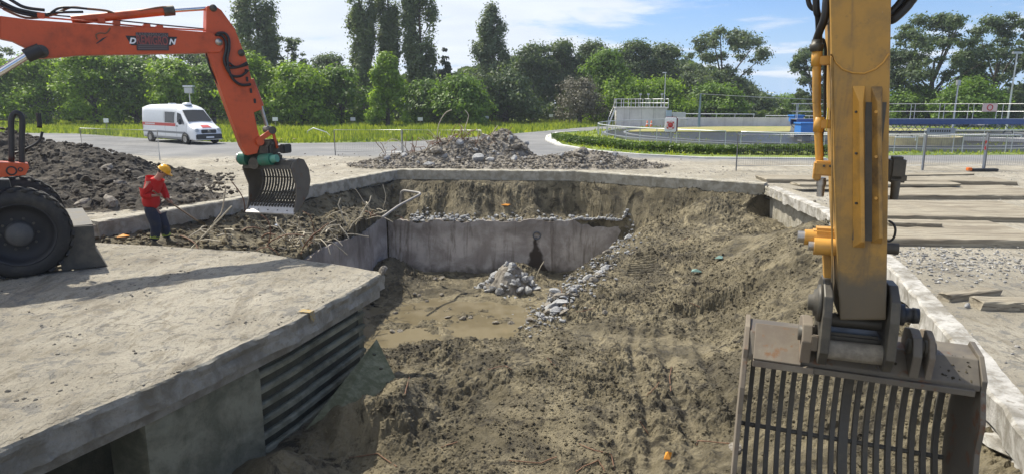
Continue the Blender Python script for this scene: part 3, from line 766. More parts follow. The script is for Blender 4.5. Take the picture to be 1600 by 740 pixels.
ROCKS_L = [rock_mesh('rubble_chunk', 100 + k, M_CHUNK, 2, 0.25 * (k % 3) / 2) for k in range(7)]
ROCKS_D = [rock_mesh('rubble_chunk', 200 + k, M_CHUNKD, 2, 0.3 * (k % 3) / 2) for k in range(7)]
ROCKS_H = [rock_mesh('heap_stone', 300 + k, M_HEAPSOIL if k % 2 else M_CHUNKD, 2, 0.35) for k in range(6)]
def rocks(protos, spots, label, group, name, cat='rubble chunk', seed=1):
    r_ = random.Random(seed)
    for (x, y, z, s_) in spots:
        o_ = bpy.data.objects.new(name, r_.choice(protos)); C.objects.link(o_)
        o_.location = (x, y, z); o_.scale = (s_ * r_.uniform(0.8, 1.35), s_ * r_.uniform(0.7, 1.0), s_ * r_.uniform(0.55, 0.95)); o_.rotation_euler = (r_.uniform(-.5, .5), r_.uniform(-.5, .5), r_.uniform(0, 6.28))
        tag(o_, label, cat, group)
r_ = random.Random(4)
# pile of pale chunks on the tank floor
def cone_pile(cx, cy, rx, ry, h, n, s0, s1, base, seed):
    q = random.Random(seed); L = []
    for _ in range(n):
        a = q.uniform(0, 6.283); t = q.random() ** 0.6; x = cx + math.cos(a) * t * rx; y = cy + math.sin(a) * t * ry
        L.append((x, y, base(x, y) + h * (1 - t) * 0.9, q.uniform(s0, s1) * (1.15 - 0.4 * t)))
    return L
fz = lambda x, y: float(soil_h(x, y))
cp = P(795, 452, -3.9)
# mound under the pile
def mound(name, cx, cy, rx, ry, h, mat, label, cat, zb, seed=0, kind='stuff', res=0.07, fn=None):
    xs_ = np.arange(cx - rx, cx + rx, res); ys_ = np.arange(cy - ry, cy + ry, res); X, Y = np.meshgrid(xs_, ys_)
    t = np.sqrt(((X - cx) / rx) ** 2 + ((Y - cy) / ry) ** 2) + 0.12 * fbm(X * 1.2, Y * 1.2, 3, seed)
    Z = zb(X, Y) + h * (fn(X, Y) if fn else (sm(1.02 - t))) + (0.5 * clods(X, Y, 0.35, seed + 1, 0.4) + 0.6 * clods(X, Y, 0.17, seed + 2, 0.3)) * sm((1.1 - t) * 3) - 0.08
    n_y, n_x = X.shape; i_ = np.arange(n_y * n_x).reshape(n_y, n_x); Ff = np.stack([i_[:-1, :-1], i_[:-1, 1:], i_[1:, 1:], i_[1:, :-1]], -1).reshape(-1, 4)
    k_ = (t < 1.12).ravel(); Ff = Ff[k_[Ff].all(1)]; Vv = np.stack([X.ravel(), Y.ravel(), Z.ravel()], 1)
    us = np.unique(Ff); m_ = np.full(len(Vv), -1); m_[us] = np.arange(len(us))
    return tag(link(name, npmesh(name, Vv[us], m_[Ff], mat, False)), label, cat, kind=kind)
mound('rubble_mound', cp.x, cp.y + 0.3, 1.3, 1.2, 1.2, M_CHUNKD, 'dusty mound under the pale chunks on the tank floor', 'rubble', lambda X, Y: np.full(X.shape, -4.1), 3)
rocks(ROCKS_L, cone_pile(cp.x, cp.y + 0.3, 1.3, 1.15, 1.25, 110, 0.07, 0.27, lambda x, y: -4.05, 5), 'pale grey concrete chunk of the pile standing in the muddy tank', 'pale chunks piled in the tank', 'concrete_chunk', seed=6)
# stream of pale rubble down the right slope of the tank
L = []
q = random.Random(9)
line = [(975, 372), (962, 392), (930, 422), (900, 448), (872, 470), (850, 492), (828, 505)]
for _ in range(70):
    i = q.randrange(len(line) - 1); t = q.random(); px = line[i][0] * (1 - t) + line[i + 1][0] * t + q.gauss(0, 13); py = line[i][1] * (1 - t) + line[i + 1][1] * t + q.gauss(0, 7)
    h_ = hit(px, py); L.append((h_.x, h_.y, h_.z + 0.02, 0.05 + 0.19 * q.random() ** 2))
rocks(ROCKS_L + ROCKS_D, L, 'pale grey concrete chunk on the slope right of the tank', 'pale chunks down the tank slope', 'concrete_chunk', seed=7)
pts = []
for _ in range(1500):
    i = q.randrange(len(line) - 1); t = q.random(); h_ = (line[i][0] * (1 - t) + line[i + 1][0] * t + q.gauss(0, 16), line[i][1] * (1 - t) + line[i + 1][1] * t + q.gauss(0, 9)); pts.append(h_)
def hits(pl): return np.array([list(hit(*p)) for p in pl])
rr = np.random.RandomState(5)
H_ = hits(pts[:520]); tag(lumps('concrete_fragments', H_, 0.015 + 0.055 * rr.rand(len(H_)) ** 2, M_CHUNK, rr), 'small pale concrete fragments on the slope right of the tank', 'rubble', kind='stuff')
# blue grey broken fragments along the top of the tank wall
pts = [(q.uniform(650, 985), 345 + q.gauss(-2, 5.0)) for _ in range(420)] + [(q.uniform(860, 990), 360 + q.gauss(0, 7)) for _ in range(350)] + [(q.uniform(640, 720), 340 + q.gauss(0, 4)) for _ in range(200)]
H_ = hits(pts); tag(lumps('concrete_fragments', H_, 0.015 + 0.10 * rr.rand(len(H_)) ** 3.5, M_CHUNK, rr), 'blue grey broken concrete crumbs along the tank wall top', 'rubble', kind='stuff')
# scattered single stones
spots = []
for px, py, s_ in [(612, 520, .16), (625, 519, .13), (668, 473, .12), (690, 461, .09), (648, 461, .1), (700, 497, .12), (722, 500, .15), (735, 497, .1), (775, 505, .13), (800, 508, .16), (760, 510, .1), (945, 492, .09), (680, 437, .10), (690, 436, .14), (655, 462, .08), (1150, 706, .16), (745, 463, .08), (618, 490, .1), (600, 470, .12)]:
    h_ = hit(px, py); spots.append((h_.x, h_.y, h_.z + s_ * .3, s_))
rocks(ROCKS_D, spots, 'loose stone lying on the mud apart from the piles', 'loose stones in the mud', 'stone', 'stone', seed=8)

# ---------------------------------------------------------------- rubble heap beside the works road
hc = (0.0, 33.6)
def road_heap(X, Y):
    a = 1.18 * np.exp(-((X + 0.35) / 1.25) ** 2 - ((Y - 34.3) / 1.3) ** 2)
    a = a + 0.92 * np.exp(-((X + 2.7) / 1.7) ** 2 - ((Y - 33.2) / 1.3) ** 2) + 0.35 * np.exp(-((X + 5.6) / 1.6) ** 2 - ((Y - 32.6) / 1.2) ** 2)
    a = a + 0.48 * np.exp(-((X - 3.9) / 2.2) ** 2 - ((Y - 32.0) / 1.0) ** 2) + 0.22 * np.exp(-((X - 1.5) / 2.5) ** 2 - ((Y - 31.8) / 1.0) ** 2)
    return a * 1.3
def rh(x, y): return float(road_heap(np.array(x), np.array(y)))
mound('rubble_heap', 0.0, 32.9, 8.4, 3.0, 1.0, M_CHUNKD, 'long grey heap of crushed concrete and soil beside the works road', 'rubble heap', lambda X, Y: np.zeros(X.shape), 13, res=0.08, fn=road_heap)
L = []
for _ in range(150):
    while True:
        x = q.uniform(-6.8, 7.2); y = q.uniform(31.0, 34.6)
        if rh(x, y) > q.uniform(0.05, 0.6): break
    L.append((x, y, rh(x, y) + 0.02, (0.05 + 0.36 * q.random() ** 3.2)))
rocks(ROCKS_D + ROCKS_L, L, 'broken concrete chunk on the long heap beside the road', 'chunks on the roadside heap', 'rubble_chunk', seed=10)
pts = np.array([(x, y, rh(x, y)) for x, y in [(q.uniform(-8, 8.4), q.uniform(30.6, 35.2)) for _ in range(6500)] if rh(x, y) > 0.045])
tag(lumps('rubble_fragments', pts, 0.02 + 0.09 * rr.rand(len(pts)) ** 2.5, M_CHUNKD, rr), 'small grey fragments covering the roadside heap', 'rubble', kind='stuff')
# ---------------------------------------------------------------- dark spoil heap at the left
def left_heap(X, Y):
    a = 2.15 * np.exp(-((X + 20.9) / 4.4) ** 2 - ((Y - 25.6) / 3.4) ** 2)
    a = a + 0.95 * np.exp(-((X + 15.2) / 2.4) ** 2 - ((Y - 24.2) / 2.8) ** 2) + 0.45 * np.exp(-((X + 12.2) / 2.4) ** 2 - ((Y - 20.8) / 1.8) ** 2)
    return a
def lh(x, y): return float(left_heap(np.array(x), np.array(y)))
xs_ = np.arange(-30, -8.6, 0.09); ys_ = np.arange(17.4, 33, 0.09); X, Y = np.meshgrid(xs_, ys_)
Hh = left_heap(X, Y); m0 = sm((Hh - 0.03) * 8)
Z = Hh - 0.10 + m0 * (0.30 * fbm(X * 0.9, Y * 0.9, 4, 50) + 0.3 * clods(X + 0.1 * perlin(X * 2, Y * 2, 3), Y, 0.6, 51, 0.75) + 0.7 * clods(X, Y, 0.3, 52, 0.3) + 0.6 * clods(X, Y, 0.16, 53, 0.3))
i_ = np.arange(X.size).reshape(X.shape); Ff = np.stack([i_[:-1, :-1], i_[:-1, 1:], i_[1:, 1:], i_[1:, :-1]], -1).reshape(-1, 4)
k_ = ((Z > -0.12) & (Hh > 0.02) & ~in_poly(X, Y, PIT)).ravel(); Ff = Ff[k_[Ff].all(1)]; Vv = np.stack([X.ravel(), Y.ravel(), Z.ravel()], 1); us = np.unique(Ff); m_ = np.full(len(Vv), -1); m_[us] = np.arange(len(us))
tag(link('soil_heap', npmesh('soil_heap', Vv[us], m_[Ff], M_HEAPSOIL, False)), 'tall heap of dark lumpy soil behind the orange wheeled excavator', 'soil heap')
L = []
for _ in range(110):
    x = q.uniform(-18, -9.6); y = q.uniform(18.6, 23.5)
    if lh(x, y) < 0.05 or bool(in_poly(x, y, PIT)): continue
    L.append((x, y, lh(x, y) + 0.05, 0.07 + 0.30 * q.random() ** 3))
L = L[:50]
rocks(ROCKS_H, L, 'dark stone or slab piece tumbled at the foot of the dark soil heap', 'stones at the foot of the soil heap', 'heap_stone', 'stone', seed=12)
pts = []
while len(pts) < 3000:
    x = q.uniform(-27, -9); y = q.uniform(18, 28)
    if lh(x, y) > 0.03 and not bool(in_poly(x, y, PIT)): pts.append((x, y, lh(x, y) + 0.05))
pts = np.array(pts); tag(lumps('soil_clods', pts, 0.02 + 0.11 * rr.rand(len(pts)) ** 4, M_HEAPSOIL, rr), 'dark clods covering the tall soil heap', 'soil', kind='stuff')
# green plastic scraps by the heap
M_GREEN = plain('faded_green_plastic', (0.16, 0.27, 0.23), 0.4)
def scrap(name, px, py, pts2, mat, label, cat, z=0.0):
    c = hit(px, py) if z is None else P(px, py, z); mb = MB(); n_ = len(pts2)
    r2 = random.Random(px); top = [(a, b, r2.uniform(0.02, 0.10)) for a, b in pts2]
    cc_ = (sum(a for a, b in pts2) / n_, sum(b for a, b in pts2) / n_, 0.13)
    mb.add(top + [cc_] + [(a, b, e - 0.012) for a, b, e in top] + [(cc_[0], cc_[1], .11)], [(i, (i + 1) % n_, n_) for i in range(n_)] + [(n_ + 1 + (i + 1) % n_, n_ + 1 + i, 2 * n_ + 1) for i in range(n_)])
    o_ = mb.obj(name, mat); o_.location = c; return tag(o_, label, cat)
scrap('plastic_sheet', 268, 282, [(-.3, -.15), (.2, -.25), (.45, .05), (.1, .3), (-.3, .2)], M_GREEN, 'crumpled green plastic sheet right behind the worker, nearest his head', 'plastic scrap')
scrap('plastic_sheet', 291, 284, [(-.4, -.1), (.1, -.2), (.5, 0), (.2, .2), (-.2, .25)], M_GREEN, 'flattened green plastic piece on the yard right of the worker', 'plastic scrap')
scrap('plastic_sheet', 1122, 406, [(-.12, -.06), (.08, -.12), (.14, .05), (-.02, .12)], M_GREEN, 'small green plastic scrap on brown soil left of the yellow arm', 'plastic scrap', None)
scrap('plastic_sheet', 1088, 427, [(-.15, -.03), (.12, -.07), (.15, .04), (-.1, .07)], M_GREEN, 'flat green plastic strip beside the dark rut in the soil', 'plastic scrap', None)
M_ORG = plain('orange_plastic', (0.75, 0.30, 0.03), 0.5)
scrap('plastic_scrap', 1042, 719, [(-.05, -.03), (.03, -.05), (.07, .03), (-.01, .05)], M_ORG, 'tiny orange scrap on the near soil left of the grid bucket', 'plastic scrap', None)
scrap('plastic_scrap', 566, 312, [(-.2, -.04), (.1, -.07), (.2, .04), (-.1, .07)], M_ORG, 'orange scrap under the far kerb above the tank', 'plastic scrap', None).location = hit(790, 324)
scrap('plastic_scrap', 193, 374, [(-.12, -.06), (.1, -.09), (.13, .04), (-.08, .09)], M_ORG, 'orange scrap on the slab edge left of the worker', 'plastic scrap', 0.0)
scrap('plastic_scrap', 432, 356, [(-.06, -.04), (.06, -.05), (.07, .04), (-.04, .05)], plain('white_plastic', (.6, .65, .72), .4), 'crumpled white scrap in the bank below the orange bucket', 'plastic scrap', None)
# yellow paint mark on slab edge
g = G('worn_yellow_paint'); g.col(g.mix(g.ramp(g.noise(24, 6, 0.7), 0.42, 0.54), (0.42, 0.27, 0.06), (0.29, 0.25, 0.17))); g.set(Roughness=0.85); M_YPAINT = g.m
yp = P(457, 487, 0).y
mb = MB(); vs = []
for k in range(7):
    yy = yp - 0.06 + 0.12 * k / 6; xe = along(SLAB_EDGE, yy)
    vs += [(xe - 0.14 + 0.02 * math.sin(k * 2.2), yy, 0.03), (xe + 0.03, yy, 0.012), (xe + 0.05, yy, -0.13 + 0.03 * math.sin(k * 1.7))]
mb.add(vs, [(k * 3 + j, k * 3 + j + 1, k * 3 + 4 + j, k * 3 + 3 + j) for k in range(6) for j in (0, 1)]); tag(mb.obj('paint_mark', M_YPAINT), kind='structure')

# ---------------------------------------------------------------- reinforcing bars, roots and pipes
M_RUST = worn('rusty_steel', (0.17, 0.085, 0.045), (0.1, 0.06, 0.04), 0.4, 0.7)
M_TWIG = plain('pale_root', (0.46, 0.41, 0.31), 0.85)
M_PIPE = plain('weathered_pipe', (0.30, 0.28, 0.25), 0.6)
def wire(name, pix, r, mat, label, cat, group=None, lift=0.02, base=None, dy=0.0, rise=None):
    """thin bent bar given by its points; the first lies on the ground, others rise with depth kept"""
    h0 = hit(*pix[0]) if base is None else Vector(base)
    pts = [h0 + Vector((0, 0, lift))]
    for i, (a, b) in enumerate(pix[1:]):
        q_ = Q(a, b, h0.y + dy * (i + 1)); pts.append(q_)
    sp = []
    for i in range(len(pts) - 1):
        for t in (0, .5): sp.append(pts[i].lerp(pts[i + 1], t))
    sp.append(pts[-1]); s2 = [sp[0]] + [(sp[i - 1] + sp[i] * 2 + sp[i + 1]) / 4 for i in range(1, len(sp) - 1)] + [sp[-1]]
    mb = MB(); mb.tube([p - h0 for p in s2], r, 6); o_ = mb.obj(name, mat); o_.location = h0; return tag(o_, label, cat, group)
def lay(name, pix, r, mat, label, cat, group=None):
    H0 = hit(*pix[0]); pts = []
    for i in range(len(pix) - 1):
        for t in (0, .33, .66): pts.append(hit(pix[i][0] * (1 - t) + pix[i + 1][0] * t, pix[i][1] * (1 - t) + pix[i + 1][1] * t))
    pts.append(hit(*pix[-1])); pts = [p + Vector((0, 0, r + 0.01)) for p in pts]
    mb = MB(); mb.tube([p - H0 for p in pts], r, 6); o_ = mb.obj(name, mat); o_.location = H0; return tag(o_, label, cat, group)
G1 = 'bent bars and roots around the left bank'
q = random.Random(61)
spots_ = [(q.gauss(505, 45), q.gauss(378, 9)) for _ in range(34)] + [(q.gauss(585, 14), q.gauss(346, 6)) for _ in range(12)] + [(q.gauss(335, 25), q.gauss(365, 8)) for _ in range(8)] + [(q.gauss(430, 25), q.gauss(372, 10)) for _ in range(16)]
for (px, py) in spots_:
    p0 = hit(px, py); L_ = q.uniform(0.5, 1.4); d = Vector((q.gauss(0.2, .6), q.gauss(-.2, .3), q.uniform(.3, 1.0))).normalized(); pts = [p0 - d * .05]
    for j in range(5): d = (d + Vector((q.gauss(0, .35), q.gauss(0, .25), q.gauss(-.22, .2)))).normalized(); pts.append(pts[-1] + d * L_ / 5)
    mb = MB(); mb.tube([p - p0 for p in pts], q.uniform(.013, .024), 5); o_ = mb.obj('bent_bar', M_TWIG if q.random() < .8 else M_RUST); o_.location = p0; tag(o_, 'thin bent bar or root poking from the soil bank left of the tank', 'bar', G1)
wire('bent_bar', [(383, 334), (382, 312), (372, 296), (362, 284)], 0.018, M_RUST, 'single tall rusty bar curving up left of the orange bucket', 'bar')
wire('bent_bar', [(300, 388), (330, 356), (362, 322)], 0.016, M_TWIG, 'long straight thin rod slanting up right of the worker', 'bar')
G2 = 'bars laid in the foreground soil'
for pix in [[(795, 722), (845, 725), (870, 716)], [(905, 695), (930, 705), (955, 712), (960, 735)], [(900, 738), (935, 722), (945, 738)], [(1088, 696), (1090, 690), (1140, 694)], [(1048, 612), (1046, 590), (1050, 574)], [(762, 578), (790, 572), (800, 580)], [(545, 716), (590, 712), (620, 730)], [(1075, 475), (1090, 480), (1093, 482)], [(1010, 620), (1020, 612), (1030, 600)], [(1000, 660), (1013, 680)], [(855, 560), (868, 575)], [(690, 700), (715, 692)], [(632, 620), (640, 590)], [(1062, 380), (1075, 372)], [(876, 450), (880, 468), (884, 480)], [(900, 490), (930, 482)]]:
    lay('steel_bar', pix, 0.008, M_RUST, 'thin rusty bar lying on the trampled soil of the pit', 'bar', G2)
wire('steel_bar', [(835, 443), (842, 420), (850, 408)], 0.018, M_TWIG, 'straight pale bar leaning up from rubble at the foot of the tank wall', 'bar', dy=0.0)
wire('steel_bar', [(770, 423), (758, 421), (745, 419)], 0.02, M_PIPE, 'short horizontal pale bar at the tank wall above the chunk pile', 'bar')
# bent grey pipe at the tank corner
b = hit(624, 312); c = hit(592, 350)
mb = MB(); c1 = Q(627, 297, 26.4); c2 = Q(660, 302, 25.9); c3 = Q(622, 322, 24.6); c4 = Q(597, 340, 23.2)
def smooth_path(pl, n=6):
    r = [pl[0]]
    for i in range(1, len(pl) - 1):
        a, m, e = pl[i - 1], pl[i], pl[i + 1]; p0 = m.lerp(a, min(.3, .12 / (a - m).length * 2)); p1 = m.lerp(e, min(.3, .12 / (e - m).length * 2))
        for k in range(n): t = k / (n - 1); r.append(p0 * (1 - t) ** 2 + m * 2 * t * (1 - t) + p1 * t * t)
    return r + [pl[-1]]
c0_ = Q(625, 318, 26.5)
pp = smooth_path([c0_, c1, c2, c3, c4]); mb.tube([p - c0_ for p in pp], 0.045, 10); o_ = mb.obj('bent_pipe', M_PIPE); o_.location = c0_; tag(o_, 'bent grey metal pipe rising over the back left corner of the tank', 'pipe')
# tangle of wires on the roadside heap
G3 = 'rusty wires sprouting from the roadside heap'
q = random.Random(31)
for k in range(95):
    x = q.gauss(-3.2, 1.25); y = 33.2 + q.uniform(-.6, .6); z = rh(x, y); p0 = Vector((x, y, z)); L_ = q.uniform(0.4, 1.0); d = Vector((q.gauss(0, .5), q.gauss(0, .3), 1)).normalized()
    pts = [p0]; 
    for j in range(4): d = (d + Vector((q.gauss(0, .35), q.gauss(0, .2), q.gauss(-.12, .3)))).normalized(); pts.append(pts[-1] + d * L_ / 4)
    mb = MB(); mb.tube([p - p0 for p in pts], 0.017, 5); o_ = mb.obj('rusty_wire', M_RUST if k % 3 else M_TWIG); o_.location = p0; tag(o_, 'thin twisted wire sticking up from the roadside rubble heap', 'wire', G3)
for k, (pix, lab) in enumerate([([(683, 214), (683, 200), (690, 184), (698, 174), (706, 172)], 'longest curved wire arching high over the roadside heap'), ([(640, 236), (628, 222), (612, 215), (600, 226)], 'pale wire looped over the left end of the roadside heap'), ([(722, 215), (728, 195), (734, 180), (726, 172)], 'upright pale wire on top of the roadside heap')]):
    h0 = Vector((Q(pix[0][0], pix[0][1], 33.2).x, 33.2, 0)); h0.z = rh(h0.x, 33.2)
    wire('pale_wire', pix, 0.02, M_TWIG, lab, 'wire', base=h0)
# ---------------------------------------------------------------- sleepers and timber on the right yard
def timber_mat():
    g = G('weathered_timber'); c = g.mix(g.ramp(g.noise(2.0, 8, 0.7, 0.5, stretch=(0.25, 3, 3)), 0.4, 0.62), (0.19, 0.16, 0.115), (0.32, 0.285, 0.215))
    c = g.mix(g.ramp(g.noise(3.0, 8, 0.75, 1.0, stretch=(0.4, 5, 5)), 0.55, 0.68), c, (0.07, 0.055, 0.04)); g.col(c); g.set(Roughness=0.9); g.bump(g.noise(9, 8, 0.75, stretch=(0.15, 4, 4)), 0.7, 0.02); return g.m
M_TIMB = timber_mat()
def plank(name, a, b, wd, th, label, cat, group=None, seed=0, mat=None, z=None, parent_planks=1):
    a = Vector(a); b = Vector(b); L_ = (b - a).length; ang = math.atan2((b - a).y, (b - a).x); r2 = random.Random(seed); mb = MB(); n_ = max(6, int(L_ / 0.25)); 
    vs = []
    for i in range(n_ + 1):
        x = L_ * i / n_; j = lambda s_=0.008: r2.uniform(-s_, s_)
        e = 0.0
        prof = [(-wd / 2 + j(), 0.003), (-wd / 2 + j(.012), th * .85), (-wd / 2 + .02 + j(), th + j()), (0 + j(), th + j(.012)), (wd / 2 - .02 + j(), th + j()), (wd / 2 + j(.012), th * .85), (wd / 2 + j(), 0.003)]
        vs += [(x + (r2.uniform(-.05, .05) if i in (0, n_) else 0), p, q_) for p, q_ in prof]
    m = 7; fs = [(i * m + k, i * m + (k + 1) % m, (i + 1) * m + (k + 1) % m, (i + 1) * m + k) for i in range(n_) for k in range(m)]
    mb.add(vs, fs + [tuple(range(m)), tuple(range(n_ * m, n_ * m + m))]); o_ = mb.obj(name, mat or M_TIMB); o_.location = a; o_.rotation_euler = (0, 0, ang); return tag(o_, label, cat, group)
rows = [((1392, 384), (1660, 388), 2.5, .16, 'wide worn timber mat nearest the gravel patch behind the yellow arm'), ((1390, 345), (1680, 349), 2.9, .14, 'broad grey timber mat second nearest the gravel patch'),
        ((1385, 312), (1660, 312), 2.7, .14, 'broad grey timber mat in the middle of the row of mats'), ((1200, 286), (1592, 290), 1.5, .15, 'long round ended timber farthest back, near the road fence'),
        ((1390, 364), (1470, 366), .5, .09, 'short broken plank lying between two long mats'), ((1250, 300), (1500, 299), .8, .09, 'flat plank between the farthest timber and the middle mat'), ((1395, 276), (1520, 274), .7, .06, 'thin board lying flat by the road fence foot')]
for k, (p0, p1, wd, th, lab) in enumerate(rows):
    a = P(*p0, 0); b = P(*p1, 0); a.y += wd / 2; b.y += wd / 2; o_ = plank('timber_mat' if wd > 1 else 'timber_plank', a, b, wd, th, lab, 'timber', seed=k); o_.location.z = 0.165 if k in (4, 5) else 0.0
a = P(1481, 472, 0); b = P(1562, 462, 0); plank('timber_block', a + Vector((0, .1, 0)), b + Vector((0, .1, 0)), .2, .11, 'dark split timber block lying right of the white kerb', 'timber', seed=20)
a = P(1535, 483, 0); b = P(1640, 486, 0); plank('timber_block', a + Vector((0, .12, 0)), b + Vector((0, .12, 0)), .35, .13, 'square sawn timber block beside the dark split one', 'timber', seed=21)
rocks(ROCKS_L[:2], [(*P(1512, 477, 0.03), .055)], 'single white stone between the two timber blocks', None, 'stone', 'stone', seed=3)
# ================================================================ machines
M_YEL = worn('yellow_machine_paint', (0.56, 0.29, 0.05), (0.16, 0.11, 0.05), 0.5, 0.42, sc=2.5)
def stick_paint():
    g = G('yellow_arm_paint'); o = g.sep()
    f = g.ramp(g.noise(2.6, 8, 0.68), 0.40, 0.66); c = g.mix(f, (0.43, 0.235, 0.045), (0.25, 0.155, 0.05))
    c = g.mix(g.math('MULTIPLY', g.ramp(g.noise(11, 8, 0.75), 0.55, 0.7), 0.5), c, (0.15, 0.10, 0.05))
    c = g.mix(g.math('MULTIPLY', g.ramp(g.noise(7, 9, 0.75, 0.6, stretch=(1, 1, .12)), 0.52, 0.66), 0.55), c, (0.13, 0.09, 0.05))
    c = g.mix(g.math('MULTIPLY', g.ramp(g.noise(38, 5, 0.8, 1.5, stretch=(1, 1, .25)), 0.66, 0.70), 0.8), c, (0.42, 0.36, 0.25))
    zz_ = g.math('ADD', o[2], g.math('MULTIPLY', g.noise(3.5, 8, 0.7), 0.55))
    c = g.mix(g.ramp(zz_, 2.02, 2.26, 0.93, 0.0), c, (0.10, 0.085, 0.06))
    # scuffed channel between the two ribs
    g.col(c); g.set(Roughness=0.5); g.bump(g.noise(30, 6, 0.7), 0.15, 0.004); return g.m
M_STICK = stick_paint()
M_GREASE = worn('greasy_steel', (0.07, 0.065, 0.055), (0.16, 0.14, 0.105), 0.6, 0.5, 0.3, sc=5)
M_BUCK = worn('muddy_bucket_steel', (0.115, 0.10, 0.08), (0.19, 0.165, 0.125), 0.7, 0.55, 0.2, rust=(0.15, 0.075, 0.04), sc=3)
M_BUCKR = worn('rusty_bucket_steel', (0.155, 0.125, 0.095), (0.24, 0.21, 0.16), 0.8, 0.8, 0.05, rust=(0.20, 0.115, 0.065), sc=4)
M_BARS = worn('bar_steel', (0.085, 0.08, 0.07), (0.16, 0.14, 0.105), 0.5, 0.6, 0.2, sc=6)
M_HOSE = plain('rubber_hose', (0.016, 0.016, 0.017), 0.45)
M_CHROME = plain('chrome_rod', (0.72, 0.72, 0.72), 0.18, 1.0)
M_SILVER = worn('bare_steel', (0.40, 0.39, 0.37), (0.2, 0.17, 0.13), 0.4, 0.35, 0.8)
M_ORANGE = worn('orange_machine_paint', (0.56, 0.085, 0.018), (0.16, 0.04, 0.02), 0.5, 0.4, sc=1.6, bump=0.06)
M_GREENP = worn('green_coupler_paint', (0.03, 0.17, 0.11), (0.10, 0.12, 0.09), 0.5, 0.4)
M_BLACK = plain('black_steel', (0.02, 0.02, 0.021), 0.5)
M_EDGEST = worn('worn_cutting_edge', (0.62, 0.60, 0.57), (0.35, 0.31, 0.25), 0.35, 0.5, 0.1)

def grid_bucket(parent, M, W, prof, header, nb, rods, mats, barw=0.024, bard=0.05, lip=None, dots=0, centre_thick=True, plate_t=0.035):
    """skeleton bucket; prof = (y,z) line of the bars, side = closed outline"""
    mp_ = lambda mb: [setattr(mb, 'v', [tuple(M @ Vector(v_)) for v_ in mb.v]), mb][1]
    mh, ms, mbar, mlip = mats
    sidep = header['side']
    for sgn, mm in ((-1, header.get('left_mat', ms)), (1, ms)):
        mb = MB(); mb.plateX(sidep, sgn * W / 2 - plate_t / 2, sgn * W / 2 + plate_t / 2); mp_(mb).obj('side_plate', mm, parent, 0.006)
    mb = MB(); hp = header['sec']; mb.plateX(hp, -W / 2 + plate_t / 2 + .002, W / 2 - plate_t / 2 - .002); mp_(mb).obj('header', mh, parent, 0.008)
    def smp(pl, n=5):
        r = []
        P0 = [Vector((0, *p)) for p in pl]
        for i in range(len(P0) - 1):
            a = P0[max(0, i - 1)]; b_ = P0[i]; c_ = P0[i + 1]; d = P0[min(len(P0) - 1, i + 2)]
            for k in range(n):
                t = k / n; r.append(0.5 * ((2 * b_) + (c_ - a) * t + (2 * a - 5 * b_ + 4 * c_ - d) * t * t + (-a + 3 * b_ - 3 * c_ + d) * t ** 3))
        return r + [P0[-1]]
    line = smp(prof)
    for i in range(nb):
        x = -W / 2 + W * (i + 1) / (nb + 1); wdt = barw * (1.9 if centre_thick and i == nb // 2 else 1); vs = []; fs = []
        for j, p in enumerate(line):
            d = (line[min(j + 1, len(line) - 1)] - line[max(j - 1, 0)]).normalized(); q_ = Vector((0, d.z, -d.y))
            for a, b_ in ((-1, -1), (1, -1), (1, 1), (-1, 1)): vs.append((x + a * wdt / 2, p.y + q_.y * b_ * bard / 2, p.z + q_.z * b_ * bard / 2))
        for j in range(len(line) - 1):
            for k in range(4): fs.append((j * 4 + k, j * 4 + (k + 1) % 4, (j + 1) * 4 + (k + 1) % 4, (j + 1) * 4 + k))
        mb = MB(); mb.add(vs, fs + [(0, 1, 2, 3), tuple(range(len(vs) - 4, len(vs)))]); mp_(mb).obj('grid_bar', mbar, parent)
    for (y, z, r) in rods:
        mb = MB(); mb.cyl((-W / 2 + .02, y, z), (W / 2 - .02, y, z), r, n=8); mp_(mb).obj('cross_rod', mbar, parent)
    if lip:
        mb = MB(); mb.plateX(lip, -W / 2, W / 2); e_ = mp_(mb).obj('cutting_edge', mlip, parent)
        if dots:
            (y0, z0), (y1, z1) = lip[0], lip[1]
            for i in range(dots):
                x = -W / 2 + W * (i + .5) / dots; mb = MB(); f_ = 0.3 + 0.4 * (i % 2); y = y0 * (1 - f_) + y1 * f_; z = z0 * (1 - f_) + z1 * f_
                mb.cyl((x, y - .012, z), (x, y + .004, z), .014, n=8); mp_(mb).obj('bolt_head', M_BLACK, e_)

# ---------------------------------------------------------------- yellow arm with skeleton bucket, close on the right
YR = R(-20); YO = Vector((2.42, 4.65, 0))
ye = thing('yellow_excavator_arm', 'yellow excavator arm hanging upright in front of the pit with a muddy grid bucket', 'excavator', YO, YR)
Yi = (Matrix.Translation(YO) @ Matrix.Rotation(YR, 4, 'Z')).inverted()
def Lp(px, py, yl):
    o_ = Yi @ Vector((0, 0, CAMH)); d = (Yi.to_3x3() @ ray(px, py)); t = (yl - o_.y) / d.y; p = o_ + d * t; return p
def xz(px, py, yl): p = Lp(px, py, yl); return (p.x, p.z)
FY = -0.22; BY = 0.22
ol = [xz(1297, 0, FY), xz(1393, 0, FY), xz(1388, 300, FY), xz(1385, 500, FY), xz(1312, 500, FY), xz(1304, 300, FY)]
tl, tr = ol[0], ol[1]
k_ = 1.95
ol = [(tl[0] - 0.06, tl[1] + k_), (tr[0] + .04, tr[1] + k_)] + ol[1:] + [ol[0]]
mb = MB(); mb.plate(ol, FY, BY); stick = mb.obj('stick', M_STICK, ye, 0.012)
